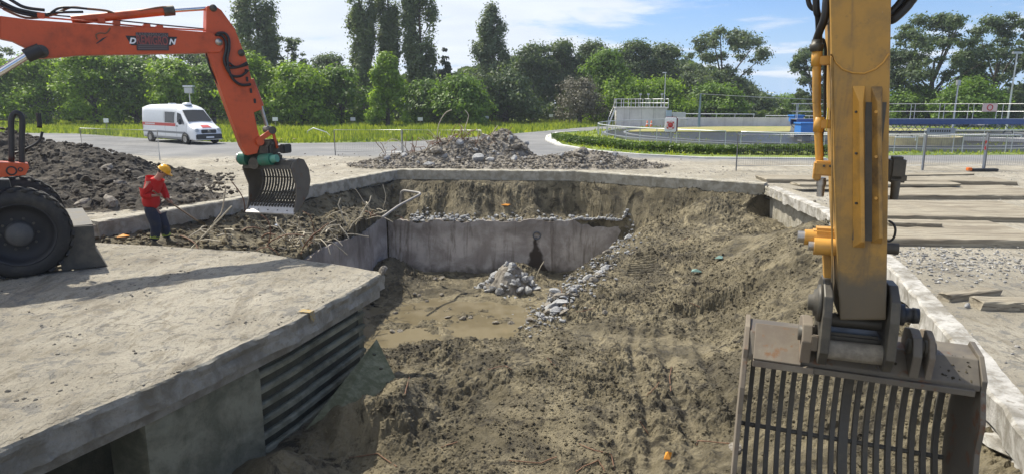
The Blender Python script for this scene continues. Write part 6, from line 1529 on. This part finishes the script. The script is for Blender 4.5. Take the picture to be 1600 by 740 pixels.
for k, (px, lab) in enumerate(((1011, 'left one of two small traffic cones before the concrete building'), (1017.5, 'right one of two small traffic cones before the concrete building'))):
    c_ = P(px, 199); t = thing('traffic_cone', lab, 'cone', c_, 0, 'cones by the concrete building')
    mb = MB(); mb.lathe((0, 0, .04), (0, 0, 1), [(0, .19), (.35, .12), (.36, .12), (.75, .04), (.76, 0)], 16); mb.obj('cone', plain('cone_orange', (.75, .16, .05), .5), t)
    mb = MB(); mb.lathe((0, 0, .34), (0, 0, 1), [(0, .137), (.14, .108)], 16); mb.obj('white_band', M_WHITEP, t)
    mb = MB(); mb.box((0, 0, .03), (.46, .46, .06)); mb.obj('base', plain('cone_base', (.55, .12, .04), .6), t)
# pole with overhead cable, far masts
def pole(name, px, base_y, top_y, d, r, lab, mat, head=None):
    x = Q(px, base_y, d); zt = Q(px, top_y, d).z; t = thing(name, lab, name.replace('_', ' '), (x.x, d, 0)); mb = MB(); mb.tube([(0, 0, 0), (0, 0, zt)], [r, r * .7], 8); mb.obj('pole', mat, t)
    if head: mb = MB(); mb.box((head[0], 0, zt + .08), (head[1], .3, head[2]), bev=.02); mb.obj('head', M_GALV, t)
    return t, Vector((x.x, d, zt))
t, pA = pole('post', 1092, 195, 147, 78, .16, 'blue grey post carrying a thin cable right of the concrete building', plain('blue_grey_steel', (.16, .24, .32), .5))
mb = MB(); e1 = Q(1182, 152, 84); e2 = Q(1330, 158, 95); mb.tube([pA - pA, e1 - pA, e2 - pA], .05, 6); o_ = mb.obj('cable', M_GALV); o_.location = pA; tag(o_, 'thin pale cable running right from the blue grey post', 'cable')
pole('lamp_mast', 1574, 190, 84, 72, .11, 'tall white lamp mast before the big tree at the right edge', M_RAIL, (0, .9, .22))
pole('short_mast', 1491, 180, 131, 66, .10, 'shorter of two pale masts before the bright round bush', M_RAIL, (0, .3, .5))
pole('short_mast', 1505, 180, 118, 92, .09, 'taller of two pale masts before the bright round bush', M_RAIL, (0, .3, .2))
t, pB = pole('cabinet_mast', 302, 212, 146, 63, .08, 'grey box on a white post rising behind the white van', M_RAIL)
mb = MB(); mb.box((0, 0, pB.z + .25), (.75, .4, .5), bev=.03); mb.obj('box', M_GALV, t); mb = MB(); mb.box((0, 0, pB.z + .62), (.95, .5, .16), bev=.03); mb.obj('lid', M_RAIL, t)
for k, (px, by, ty, lab) in enumerate([(168, 207, 187, 'on the grass edge above the dark soil heap'), (431, 201, 185, 'just right of the orange stick'), (552, 198, 185, 'beyond the left fence pair'), (657, 198, 185, 'above the rusty wires of the heap'), (760, 196, 183, 'above the peak of the roadside heap'), (861, 193, 180, 'beside the bend of the works road')]):
    p = P(px, by); t = thing('marker_post', 'small white headed marker post ' + lab, 'marker post', p, 0, 'marker posts along the wood edge'); zt = Q(px, ty, p.y).z
    mb = MB(); mb.box((0, 0, zt / 2), (.09, .09, zt)); mb.obj('post', M_TIMB, t); mb = MB(); mb.box((0, -.02, zt - .1), (.62 if k else .5, .06, .42)); mb.obj('plate', M_WHITEP, t)
# bridge over the right basin
M_BLUE = plain('blue_bridge_paint', (.035, .075, .22), .4); M_CYAN = plain('bright_blue_paint', (.05, .22, .62), .4); M_TRUSS = plain('grey_blue_truss', (.20, .25, .33), .5)
by = 52.0; xa = Q(1240, 190, by).x; xb = xa + 31
br = thing('basin_bridge', 'long blue scraper bridge with pale handrails over the right basin', 'bridge', (xa, by, 0))
L_ = xb - xa; zb = 1.36
for y in (-.6, .6):
    mb = MB(); mb.beam((0, y, zb + .2), (L_, y, zb + .2), .12, .40); mb.obj('beam', M_BLUE, br)
    for f in (.55, 1.12): mb = MB(); mb.tube([(0, y, zb + .4 + f), (L_, y, zb + .4 + f)], .03, 6); mb.obj('handrail', M_RAIL, br)
    k = 0.0
    pm = MB(); pm.tube([(0, 0, 0), (0, 0, 1.12)], .028, 6); me = pm.mesh('rail_post'); me.materials.append(M_RAIL)
    while k <= L_: o_ = link('rail_post', me, br); o_.location = (k + (.4 if y > 0 else 0), y, zb + .4); k += 2.2
mb = MB(); mb.box((L_ / 2, 0, zb + .37), (L_, 1.1, .04)); mb.obj('deck', M_GALV, br)
mb = MB()
for y in (-.55, .55):
    mb.tube([(0, y, zb - .55), (L_, y, zb - .55)], .045, 6)
    k = 0.0
    while k + 1.1 <= L_: mb.tube([(k, y, zb), (k + .55, y, zb - .55), (k + 1.1, y, zb)], .03, 5); k += 1.1
mb.obj('truss', M_TRUSS, br)
for x in (8.6, 16.5, 24):
    for s_ in (-1, 1): mb = MB(); mb.tube([(x + s_ * .25, 0, zb - .5), (x + s_ * 1.0, 0, -.1)], .05, 6); mb.obj('leg', M_TRUSS, br)
def cab3(name, px0, px1, y0, y1, d, lab, mat, top=None):
    a = Q(px0, y1, d); b_ = Q(px1, y0, d); t = thing(name, lab, name.replace('_', ' '), ((a.x + b_.x) / 2, d, 0)); w_ = b_.x - a.x
    mb = MB(); mb.box((0, .6, (a.z + b_.z) / 2), (w_, 1.2, b_.z - a.z), bev=.03); mb.obj('case', mat, t)
    mb = MB(); mb.box((0, .6, b_.z + .05), (w_ + .15, 1.3, .10)); mb.obj('lid', top or mat, t)
    mb = MB(); mb.box((0, .6, a.z / 2), (w_ * .6, .8, max(.1, a.z))); mb.obj('plinth', M_VGREY, t); return t
cab3('blue_cabinet', 1251, 1276, 194, 211, 50, 'bright blue cabinet at basin level left of the yellow arm', M_CYAN)
cab3('blue_case', 1241, 1256, 182, 191, 56, 'small light blue case on the bridge end left of the yellow arm', M_CYAN, M_CYAN)
railing('side_railing', [P(1396, 240).to_tuple()[:2], P(1428, 240).to_tuple()[:2]], .95, 'short pale round ended railing just right of the yellow arm', rails=(1.0,), sp=1.3, r=.04)
g0 = P(1441, 240); g1 = P(1640, 238)
railing('side_railing', [(g0.x, g0.y), (g1.x, g1.y)], 1.35, 'pale railing with a grey sign panel along the works road at the right', rails=(1.0,), sp=1.95, r=.035)
sp_ = P(1465, 240); t = thing('name_board', 'long grey sign board with blurred dark lettering on the right railing', 'sign', (sp_.x + .0, sp_.y - .06, 0))
mb = MB(); mb.box((0, 0, 1.33), (1.7, .04, .34), bev=.01); bd = mb.obj('board', plain('grey_board', (.22, .25, .30), .5), t)
for k in range(9): mb = MB(); mb.box((-.62 + k * .14, -.024, 1.33), (.085, .006, .13)); mb.obj('dark_letter', M_BLACK, bd)
t = thing('round_sign', 'small white board with a red ring on the blue bridge handrail', 'sign', (Q(1546, 173, by - .68).x, by - .68, zb + 1.25))
mb = MB(); mb.box((0, 0, 0), (1.1, .04, .62), bev=.01); bd = mb.obj('board', plain('pale_pink_board', (.60, .48, .46), .5), t); mb = MB(); mb.ring((0, -.03, 0), (0, 1, 0), .2, .035, 24, 6); mb.obj('red_ring', M_VRED, bd)
# second basin rim and apron under the bridge
ring_wall('second_basin_wall', 'pale curved concrete rim of the second basin under the blue bridge', 'basin wall', 180, 330, 19.5, 1.0, 0, .42, M_FARCON, (47, 66))
ring_wall('inner_basin_wall', 'brown curved inner rim just right of the yellow arm', 'basin wall', 180, 360, 2.6, .3, 0, .75, conc('mossy_concrete', (.30, .27, .16), (.42, .38, .22)), (27.8, 46.5))
mb = MB(); mb.add([(24.5, 44.5, .006), (60, 44.5, .006), (60, 60, .006), (24.5, 60, .006)], [(0, 1, 2, 3)]); tag(mb.obj('apron_path', M_FARCON), kind='structure')
# pale boards lying in the grass
for k, (px, py, L_, lab) in enumerate([(485, 217, 3.4, 'pale board lying in the grass right of the orange stick'), (440, 220, 2.6, 'yellowish board lying in the grass nearest the orange stick'), (620, 209, 4.0, 'pale board lying in grass behind the fence pair')]):
    p = P(px, py); plank('board', (p.x - L_ / 2, p.y, .03), (p.x + L_ / 2, p.y + .4, .03), .5, .12, lab, 'board', seed=40 + k, mat=M_FARCON if k != 1 else M_YPAINT)
tp = P(496, 216); mb = MB(); mb.tube([(-.9, 0, 0), (-.8, 0, .6), (-.3, 0, .85), (.8, 0, .5), (1.3, 0, 0)], .045, 8); o_ = mb.obj('bent_hoop', M_RAIL); o_.location = tp; tag(o_, 'bent white hoop standing in the grass left of the fence pair', 'hoop')
# ================================================================ grass, road kerb, hedge
g = G('meadow'); g.col(g.mix(g.ramp(g.noise(.18, 7, .65), .38, .62), (.10, .16, .025), (.22, .27, .045))); g.set(Roughness=.95); g.bump(g.noise(3, 8, .75), .6, .2); M_MEAD = g.m
def sheet(name, pts, z, mat):
    tri = tessellate_polygon([[Vector((p[0], p[1], 0)) for p in pts]]); mb = MB(); mb.add([(p[0], p[1], z) for p in pts], tri)
    o_ = mb.obj(name, mat); return tag(o_, kind='structure')
def pxs(l): return [tuple(P(*p))[:2] for p in l]
MEAD = [(-320, 52)] + pxs([(-60, 207), (120, 209), (220, 216), (350, 222.5), (450, 224), (540, 223), (640, 221), (720, 216), (790, 210), (850, 205), (905, 200), (950, 197)]) + [(22, 100), (60, 104), (320, 110), (320, 320), (-320, 320)]
sheet('grass', MEAD, .004, M_MEAD)
ISL = pxs([(857, 214), (861, 221), (875, 227), (930, 236), (1000, 242), (1100, 247), (1290, 248), (1400, 243)]) + [(70, 42.0), (70, 85), (16, 85)] + pxs([(1000, 200), (950, 203), (900, 206), (866, 209)])
sheet('island_grass', ISL, .006, M_MEAD)
# kerb round the island nose
kp = pxs([(905, 205.5), (870, 208), (858, 213), (860, 220), (874, 227.5), (930, 237), (1000, 243), (1100, 248), (1290, 249.5)])
sp = densify(kp, .5, False); vs = []
for i, p in enumerate(sp):
    a = Vector(sp[max(0, i - 1)]); b_ = Vector(sp[min(len(sp) - 1, i + 1)]); d = (b_ - a).normalized(); q_ = Vector((-d.y, d.x)) * .12
    wd = 1.0 + 2.2 * math.exp(-((p[1] - 55) / 7) ** 2)
    vs += [(p[0] - q_.x * wd, p[1] - q_.y * wd, 0), (p[0] - q_.x * wd, p[1] - q_.y * wd, .09), (p[0] + q_.x * wd, p[1] + q_.y * wd, .09), (p[0] + q_.x * wd, p[1] + q_.y * wd, 0)]
mb = MB(); mb.add(vs, [(i * 4 + k, i * 4 + k + 1, i * 4 + 5 + k, i * 4 + 4 + k) for i in range(len(sp) - 1) for k in range(3)]); tag(mb.obj('road_kerb', M_FARCON), kind='structure')
def leaf_mat(name, a, b_, tr=.45):
    m = bpy.data.materials.new(name); m.use_nodes = True; t = m.node_tree; t.nodes.clear(); n = t.nodes.new
    o_ = n('ShaderNodeOutputMaterial'); geo = n('ShaderNodeNewGeometry'); tcn = n('ShaderNodeTexCoord'); nz_ = n('ShaderNodeTexNoise'); nz_.inputs['Scale'].default_value = .45; nz_.inputs['Detail'].default_value = 3
    t.links.new(tcn.outputs['Object'], nz_.inputs['Vector']); mr = n('ShaderNodeMapRange'); mr.inputs[1].default_value = .35; mr.inputs[2].default_value = .65; t.links.new(nz_.outputs['Fac'], mr.inputs[0])
    ad = n('ShaderNodeMath'); ad.operation = 'MULTIPLY_ADD'; ad.inputs[1].default_value = .55; ad.use_clamp = True; t.links.new(geo.outputs['Random Per Island'], ad.inputs[0])
    m2 = n('ShaderNodeMath'); m2.operation = 'MULTIPLY'; m2.inputs[1].default_value = .55; t.links.new(mr.outputs[0], m2.inputs[0]); t.links.new(m2.outputs[0], ad.inputs[2])
    mx_ = n('ShaderNodeMix'); mx_.data_type = 'RGBA'; mx_.inputs['A'].default_value = (*a, 1); mx_.inputs['B'].default_value = (*b_, 1); t.links.new(ad.outputs[0], mx_.inputs['Factor'])
    df = n('ShaderNodeBsdfPrincipled'); df.inputs['Roughness'].default_value = .55; t.links.new(mx_.outputs['Result'], df.inputs['Base Color']); df.inputs['Specular IOR Level'].default_value = .35
    tl = n('ShaderNodeBsdfTranslucent'); ml = n('ShaderNodeMix'); ml.data_type = 'RGBA'; ml.blend_type = 'MULTIPLY'; ml.inputs['Factor'].default_value = 1; t.links.new(mx_.outputs['Result'], ml.inputs['A']); ml.inputs['B'].default_value = (1.5, 1.5, .6, 1)
    t.links.new(ml.outputs['Result'], tl.inputs['Color']); sh = n('ShaderNodeMixShader'); sh.inputs[0].default_value = tr; t.links.new(df.outputs[0], sh.inputs[1]); t.links.new(tl.outputs[0], sh.inputs[2]); t.links.new(sh.outputs[0], o_.inputs[0]); return m
L_MAPLE = leaf_mat('maple_leaves', (0.060, 0.125, 0.014), (0.27, 0.40, 0.045))
L_DARK = leaf_mat('dark_leaves', (0.040, 0.070, 0.034), (0.125, 0.175, 0.075), .38)
L_POPL = leaf_mat('poplar_leaves', (0.060, 0.095, 0.045), (0.19, 0.24, 0.11), .4)
L_WILL = leaf_mat('willow_leaves', (0.048, 0.076, 0.044), (0.170, 0.221, 0.128), .35)
L_MID = leaf_mat('mid_green_leaves', (0.045, 0.095, 0.016), (0.18, 0.29, 0.05), .42)
L_CON = leaf_mat('conifer_needles', (0.017, 0.034, 0.024), (0.044, 0.071, 0.044), .15)
L_BROWN = leaf_mat('bare_twigs', (0.093, 0.085, 0.060), (0.170, 0.162, 0.111), .1)
L_HEDGE = leaf_mat('hedge_leaves', (0.037, 0.076, 0.014), (0.128, 0.196, 0.034), .35)
L_GRASS = leaf_mat('grass_blades', (0.06, 0.12, 0.02), (0.36, 0.40, 0.06), .4)
M_BARK = plain('bark', (.085, .07, .055), .9)
def quads(cent, nrm, s_, rs, asp=1.5, name='crown', mat=None):
    n = len(cent); r_ = rs.randn(n, 3); u = np.cross(nrm, r_); u /= np.linalg.norm(u, axis=1, keepdims=True) + 1e-9; v = np.cross(nrm, u); v /= np.linalg.norm(v, axis=1, keepdims=True) + 1e-9
    u = u * (s_ * asp * .5)[:, None]; v = v * (s_ * .5)[:, None]
    V = np.stack([cent - u, cent - v * .9 + u * .1, cent + u, cent + v * .9 - u * .1], 1).reshape(-1, 3); F_ = np.arange(4 * n).reshape(n, 4); return npmesh(name, V, F_, mat, False)
def tree(name, lab, px, d, top, hwpx, bot, kind, mat, seed, n=3500, s=.34, group=None, depth=1.0):
    rs = np.random.RandomState(seed); base = Q(px, 200, d); zt = Q(px, top, d).z; zb = max(.2, Q(px, bot, d).z); W3 = hwpx * (1.34 if kind == 'round' else 1.05 if kind == 'poplar' else 1.1) / 1050 * d; cx, cy = base.x, d
    root = thing(name, lab, 'tree' if 'bush' not in name else 'bush', (cx, cy, 0), 0, group); H = zt - zb; blobs = []
    if kind == 'poplar':
        for k in range(46):
            f = rs.rand(); z = zb + H * f; prof = W3 * (np.interp(f, [0, .12, .45, .8, 1], [.55, .9, 1, .72, .15])); a = rs.rand() * 6.28; rr_ = prof * (.25 + .62 * rs.rand()); blobs.append((rr_ * math.cos(a), rr_ * math.sin(a), z, .30 * prof + .25, 2.6))
    elif kind == 'cone':
        for k in range(40):
            f = rs.rand(); prof = W3 * (1 - f) + .15; a = rs.rand() * 6.28; blobs.append((prof * .6 * math.cos(a), prof * .6 * math.sin(a), zb + H * f, .32 * prof + .2, .7))
    elif kind == 'open':
        for k in range(95):
            f = rs.rand(); prof = W3 * math.sqrt(max(.05, 1 - (2 * (f * .9 + .05) - 1) ** 2)); a = rs.rand() * 6.28; q_ = prof * (.35 + .65 * math.sqrt(rs.rand())); blobs.append((q_ * math.cos(a), q_ * math.sin(a) * depth, zb + H * f, W3 * (.09 + .13 * rs.rand()), .6 + .3 * rs.rand()))
    elif kind == 'weep':
        for k in range(70):
            f = rs.rand() ** .8; prof = W3 * (np.interp(f, [0, .25, .6, .85, 1], [1.0, .95, .62, .42, .12])); a = rs.rand() * 6.28; q_ = prof * (.3 + .65 * rs.rand()); blobs.append((q_ * math.cos(a), q_ * math.sin(a) * depth, zb + H * f, W3 * (.10 + .13 * rs.rand()), 1.5))
    else:
        for k in range(60):
            f = rs.rand() ** .75; prof = W3 * (np.interp(f, [0, .3, .65, .9, 1], [.95, 1.0, .85, .5, .2])); a = rs.rand() * 6.28; q_ = prof * (.25 + .6 * rs.rand()); r0 = W3 * (.15 + .17 * rs.rand()); blobs.append((q_ * math.cos(a), q_ * math.sin(a) * depth, min(zb + H * f, zt - r0 * .6), r0, .85))
        blobs.append((0, 0, zb + H * .4, W3 * .65, min(1.5, H * .4 / (W3 * .65))))
    bl = np.array(blobs); wts = bl[:, 3] ** 2; idx = rs.choice(len(bl), n, p=wts / wts.sum()); dr = rs.randn(n, 3); dr[:, 2] = np.where(rs.rand(n) < .65, np.abs(dr[:, 2]), dr[:, 2])
    rad = bl[idx, 3] * (.46 if kind != 'open' else .52); c_ = bl[idx, :3] + dr * rad[:, None] * np.stack([np.ones(n), np.ones(n), bl[idx, 4]], 1)
    nm = dr * .5 + rs.randn(n, 3) * .55 + np.array([0, 0, .45]); nm /= np.linalg.norm(nm, axis=1, keepdims=True)
    c_[:, 2] = np.maximum(c_[:, 2], .1); sz_ = s * (.6 + .8 * rs.rand(n)); link('crown', quads(c_, nm, sz_, rs, 1.5, 'crown', mat), root)
    mb = MB(); r0 = .06 * W3 + .10 if kind != 'poplar' else .3
    hb = zt - H * (.2 if kind in ('poplar', 'cone') else .45); mb.tube([(0, 0, -.1), (.1, 0, hb * .4), (-.05, .05, hb * .75), (0, 0, hb)], [r0, r0 * .75, r0 * .5, r0 * .15], 7)
    for k in range(min(14, len(bl))):
        b2 = bl[k]; z0 = min(hb * .9, max(.8, b2[2] * (.45 if kind != 'poplar' else .8))); mb.tube([(0, 0, z0), (b2[0] * .5, b2[1] * .5, (z0 + b2[2]) / 2 + .15), (b2[0], b2[1], b2[2])], [r0 * .4, r0 * .25, .03], 5)
    mb.obj('trunk', M_BARK, root); return root
TG = 'trees and bushes along the wood edge'
seedc = 500
for (nm, lab, px, d, top, hwp, bot, kd, mt, n, s) in [
    ('maple_bush', 'bright green leafy bush behind the dark heap at the left edge', -5, 88, 96, 52, 196, 'round', L_MAPLE, 4200, .36),
    ('maple_bush', 'bright green leafy bush below the chrome boom cylinder', 75, 90, 92, 50, 196, 'round', L_MAPLE, 4200, .36),
    ('maple_bush', 'bright green leafy bush under the torn sticker of the boom', 150, 88, 84, 50, 196, 'round', L_MAPLE, 4600, .36),
    ('maple_bush', 'bright green leafy bush directly left of the white van', 215, 91, 92, 46, 196, 'round', L_MID, 4200, .36),
    ('maple_bush', 'bright green leafy bush directly behind the white van', 275, 89, 98, 44, 196, 'round', L_MAPLE, 4200, .36),
    ('maple_bush', 'green bush in the angle of orange boom and stick', 335, 93, 105, 40, 196, 'round', L_MID, 3600, .36),
    ('maple_bush', 'bright green bush just right of the orange stick', 400, 86, 88, 44, 196, 'round', L_MAPLE, 4600, .36),
    ('maple_bush', 'bright green low spreading bush below the open crowned dark tree', 470, 85, 104, 52, 196, 'round', L_MAPLE, 5200, .36),
    ('maple_bush', 'mid green bush between the first and second poplars', 535, 88, 110, 42, 196, 'round', L_MID, 4200, .36),
    ('weeping_tree', 'olive green drooping tree below the second poplar from the left', 606, 84, 92, 36, 192, 'weep', L_MAPLE, 4600, .33),
    ('leafy_bush', 'mid green bush below the fourth poplar', 665, 90, 128, 42, 196, 'round', L_MID, 3800, .36),
    ('leafy_bush', 'dark green round bush behind the roadside heap peak', 720, 86, 124, 44, 194, 'round', L_MID, 4200, .36),
    ('leafy_bush', 'dark bush below the tall drooping grey green tree', 790, 95, 118, 52, 192, 'round', L_DARK, 4600, .36),
    ('dark_tree', 'dark tree above the orange boom at its far end', 210, 112, 80, 55, 170, 'open', L_DARK, 4200, .36),
    ('dark_tree', 'dark open tree showing under the boom beside the stick', 292, 112, 76, 46, 170, 'open', L_DARK, 3600, .36),
    ('dark_tree', 'small dark tree at the left edge above the chrome cylinder', 15, 108, 72, 26, 170, 'open', L_DARK, 1500, .34),
    ('dark_tree', 'dark slender tree directly left of the leftmost poplar', 388, 108, 42, 17, 170, 'open', L_DARK, 2200, .34),
    ('poplar_tree', 'leftmost and broadest of the four tall poplars', 413, 100, -120, 32, 165, 'poplar', L_POPL, 8500, .34),
    ('open_tree', 'thin open crowned dark tree just right of the leftmost poplar', 452, 104, 54, 30, 150, 'open', L_DARK, 2400, .33),
    ('dark_tree', 'low dark tree far between the first two poplars', 520, 118, 88, 32, 150, 'round', L_DARK, 2600, .36),
    ('poplar_tree', 'second tall poplar from the left', 570, 100, -95, 22, 165, 'poplar', L_POPL, 7000, .34),
    ('poplar_tree', 'third tall poplar from the left, the slimmest', 613, 102, -70, 19, 150, 'poplar', L_POPL, 6000, .34),
    ('poplar_tree', 'rightmost of the four tall poplars', 660, 100, -95, 25, 165, 'poplar', L_POPL, 7600, .34),
    ('conifer_tree', 'dark pointed conifer right of the rightmost poplar', 697, 102, 76, 20, 175, 'cone', L_CON, 3600, .32),
    ('drooping_tree', 'tall drooping grey green tree in the middle of the wood edge', 768, 99, 18, 44, 180, 'weep', L_WILL, 6800, .32),
    ('dark_tree', 'dark tree right of the tall drooping tree', 832, 112, 72, 38, 175, 'round', L_DARK, 5000, .36),
    ('dark_tree', 'dark tree fourth from the tall drooping one, with ragged top', 876, 114, 66, 36, 175, 'round', L_DARK, 5000, .36),
    ('dark_tree', 'dark tree behind the lighter round tree', 922, 116, 68, 36, 175, 'round', L_DARK, 5000, .36),
    ('round_tree', 'lighter green round tree among dark ones', 944, 98, 82, 33, 175, 'round', L_MID, 4800, .34),
    ('dark_tree', 'dark tree right of the lighter round tree', 985, 114, 66, 34, 175, 'round', L_DARK, 5000, .36),
    ('dark_tree', 'dark tree above the concrete building mast', 1032, 116, 72, 34, 175, 'round', L_DARK, 5000, .36),
    ('bare_bush', 'brownish twiggy bush left of the concrete building', 905, 92, 124, 38, 192, 'round', L_BROWN, 4200, .22),
    ('maple_bush', 'bright green bush behind the concrete building stairs', 965, 96, 122, 46, 192, 'round', L_MAPLE, 4200, .34),
    ('maple_bush', 'bright green bush behind the concrete building mast', 1030, 97, 128, 44, 192, 'round', L_MAPLE, 4200, .34),
    ('willow_tree', 'large grey green willow right of the concrete building', 1125, 106, 52, 56, 170, 'open', L_WILL, 7500, .33),
    ('maple_bush', 'green bush beneath the large willow', 1112, 98, 134, 44, 192, 'round', L_MID, 4600, .34),
    ('leafy_bush', 'dark green bush right of the willow, low', 1175, 118, 150, 42, 190, 'round', L_DARK, 3200, .36),
    ('leafy_bush', 'dark green low bush nearest the blue case', 1232, 125, 152, 36, 190, 'round', L_MID, 3000, .36),
    ('leafy_bush', 'low green bush behind the yellow arm', 1300, 120, 148, 50, 190, 'round', L_DARK, 3600, .36),
    ('dark_tree', 'dark tree left of the yellow arm at its hoses', 1268, 98, 74, 36, 158, 'open', L_DARK, 4600, .32),
    ('big_tree', 'large wide open crowned tree right of the yellow arm', 1448, 92, 28, 62, 165, 'open', L_DARK, 9000, .32),
    ('big_tree', 'large open crowned tree at the right edge behind the lamp mast', 1545, 95, 26, 50, 160, 'open', L_DARK, 7000, .32),
    ('round_bush', 'bright round bush beneath the two large right hand trees', 1508, 84, 126, 46, 190, 'round', L_MID, 5000, .32),
    ('leafy_bush', 'green bush just right of the yellow arm below the big tree', 1420, 92, 140, 46, 190, 'round', L_MID, 4200, .34),
    ('leafy_bush', 'grey green bush at the far right edge of the wood', 1600, 110, 136, 46, 190, 'round', L_WILL, 4200, .34),
    ('leafy_bush', 'dark bush between the blue bridge and the bright round bush', 1560, 96, 150, 36, 190, 'round', L_DARK, 3000, .34)]:
    seedc += 1; tree(nm, lab, px, d, top, hwp, bot, kd, mt, seedc, int(n * (3.3 if kd in ('poplar', 'open', 'weep') else 2.6)), s * .74, TG)
# far dark wood behind everything
rs = np.random.RandomState(77); n = 60000; px_ = rs.uniform(-350, 1900, n); d_ = rs.uniform(128, 150, n)
topy = np.interp(px_, [-350, 150, 330, 450, 560, 700, 800, 1060, 1130, 1200, 1300, 1900], [112, 104, 110, 118, 120, 118, 92, 96, 118, 156, 158, 150]) + 10 * fbm(px_ / 30, px_ * 0, 3, 60) 
fz_ = np.sqrt(rs.rand(n)); xw = (px_ - 800) / 1050 * d_ * 1.0; zt_w = CAMH + d_ * np.tan(np.arctan((370 - topy) / 1050) - R(PITCH)); cz = .2 + np.maximum(zt_w, 1.5) * fz_; cc_ = np.stack([xw, d_, cz], 1)
nm = rs.randn(n, 3) + np.array([0, -.4, .6]); nm /= np.linalg.norm(nm, axis=1, keepdims=True)
o_ = link('far_wood', quads(cc_, nm, .9 * (.6 + .8 * rs.rand(n)), rs, 1.4, 'far_wood', L_DARK)); tag(o_, 'dark far wood reading as one mass behind the trees', 'wood', kind='stuff')
# dark undergrowth along the foot of the wood
rs = np.random.RandomState(88); n = 36000; px_ = rs.uniform(-250, 1330, n); d_ = rs.uniform(100, 108, n) + 8 * (px_ > 1150); hh_ = (2.6 + 1.6 * fbm(px_ / 24, px_ * 0 + 3, 3, 63)) * np.where(px_ > 1150, .6, 1.0)
cc_ = np.stack([(px_ - 800) / 1050 * d_, d_, .05 + np.maximum(hh_, .6) * np.sqrt(rs.rand(n))], 1); nm = rs.randn(n, 3) + np.array([0, -.2, .8]); nm /= np.linalg.norm(nm, axis=1, keepdims=True)
tag(link('undergrowth', quads(cc_, nm, .42 * (.6 + .8 * rs.rand(n)), rs, 1.4, 'undergrowth', L_DARK)), 'dark dense undergrowth filling the foot of the wood edge', 'undergrowth', kind='stuff')
# hedge on the island
hp_ = pxs([(868, 219), (905, 226), (1000, 236), (1100, 241), (1290, 242)]); hp_ = densify(hp_, .3, False); n = 15000; k = rs.randint(0, len(hp_), n); hx_ = np.array(hp_)[k]
wv = rs.uniform(-.7, .7, n); zz_ = .03 + (.50 + .12 * fbm(hx_[:, 0] * .6, hx_[:, 1] * .6, 3, 8)) * np.sqrt(rs.rand(n)) * (1 - .3 * np.abs(wv) ** 3); cen_ = np.stack([hx_[:, 0] + rs.uniform(-.3, .3, n), hx_[:, 1] + wv + .25, zz_], 1)
nm = rs.randn(n, 3) * .7 + np.array([0, -.2, .8]); nm /= np.linalg.norm(nm, axis=1, keepdims=True)
tag(link('hedge', quads(cen_, nm, .13 * (.6 + .8 * rs.rand(n)), rs, 1.4, 'hedge', L_HEDGE)), 'low clipped green hedge on the island before the basin railing', 'hedge')
# grass blades
def blades(poly_px, n, hgt, name, lab, yr, seed, mat=L_GRASS, wd=.10):
    rs = np.random.RandomState(seed); xs0 = min(p[0] for p in poly_px); xs1 = max(p[0] for p in poly_px)
    x = rs.uniform(xs0, xs1, n * 3); y = rs.uniform(yr[0], yr[1], n * 3); m = in_poly(x, y, poly_px); x, y = x[m][:n], y[m][:n]; n = len(x); h = hgt * (.4 + .9 * rs.rand(n)) * (.6 + .9 * sm(fbm(x * .25, y * .25, 3, 70) + .5)); a = rs.rand(n) * 6.28; w_ = wd * (.5 + rs.rand(n))
    V = np.stack([np.stack([x - np.cos(a) * w_, y - np.sin(a) * w_, np.zeros(n)], 1), np.stack([x + np.cos(a) * w_, y + np.sin(a) * w_, np.zeros(n)], 1), np.stack([x + rs.randn(n) * .08, y + rs.randn(n) * .08, h], 1)], 1).reshape(-1, 3)
    tag(link(name, npmesh(name, V, np.arange(3 * n).reshape(n, 3), mat, False)), lab, 'grass', kind='stuff')
mw = [(-75, 58)] + MEAD[1:13] + [(25, 102), (-75, 112)]
blades([(max(-75, a), b_) for a, b_ in mw], 60000, .42, 'meadow_grass', 'tall yellow green grass along the wood edge', (48, 112), 5)
blades(ISL, 26000, .16, 'island_grass_blades', 'short yellow green grass on the road island', (38, 85), 6, wd=.08)
# power mast far away
pp_ = Q(1198, 160, 240); t = thing('power_pylon', 'tiny distant lattice power pylon above the low bushes', 'pylon', (pp_.x, 240, 0)); mb = MB(); zt = Q(1198, 142, 240).z
for s_ in (-1, 1): mb.tube([(s_ * 1.2, 0, 0), (0, 0, zt)], .12, 5)
for k in range(6): z = zt * (.45 + k * .1); w_ = 1.2 * (1 - z / zt); mb.tube([(-w_, 0, z), (w_, 0, z + zt * .05)], .08, 4)
mb.tube([(-2.2, 0, zt * .9), (2.2, 0, zt * .9)], .12, 5); mb.obj('lattice', M_GALV, t)

# the air: a thin even haze over the whole place
mb = MB(); mb.box((0, 150, 19.0), (720, 400, 46.0)); hz_o = mb.obj('haze', None) if False else None
hm_ = bpy.data.materials.new('haze'); hm_.use_nodes = True; t_ = hm_.node_tree; t_.nodes.clear(); ho = t_.nodes.new('ShaderNodeOutputMaterial'); pv = t_.nodes.new('ShaderNodeVolumePrincipled')
pv.inputs['Color'].default_value = (.80, .88, 1.0, 1); pv.inputs['Density'].default_value = 0.0004; pv.inputs['Anisotropy'].default_value = 0.2; t_.links.new(pv.outputs[0], ho.inputs['Volume'])
mb = MB(); mb.box((0, 145, 13.5), (720, 400, 39.0)); tag(mb.obj('haze', hm_), 'thin pale haze over the whole site', 'haze', kind='stuff')
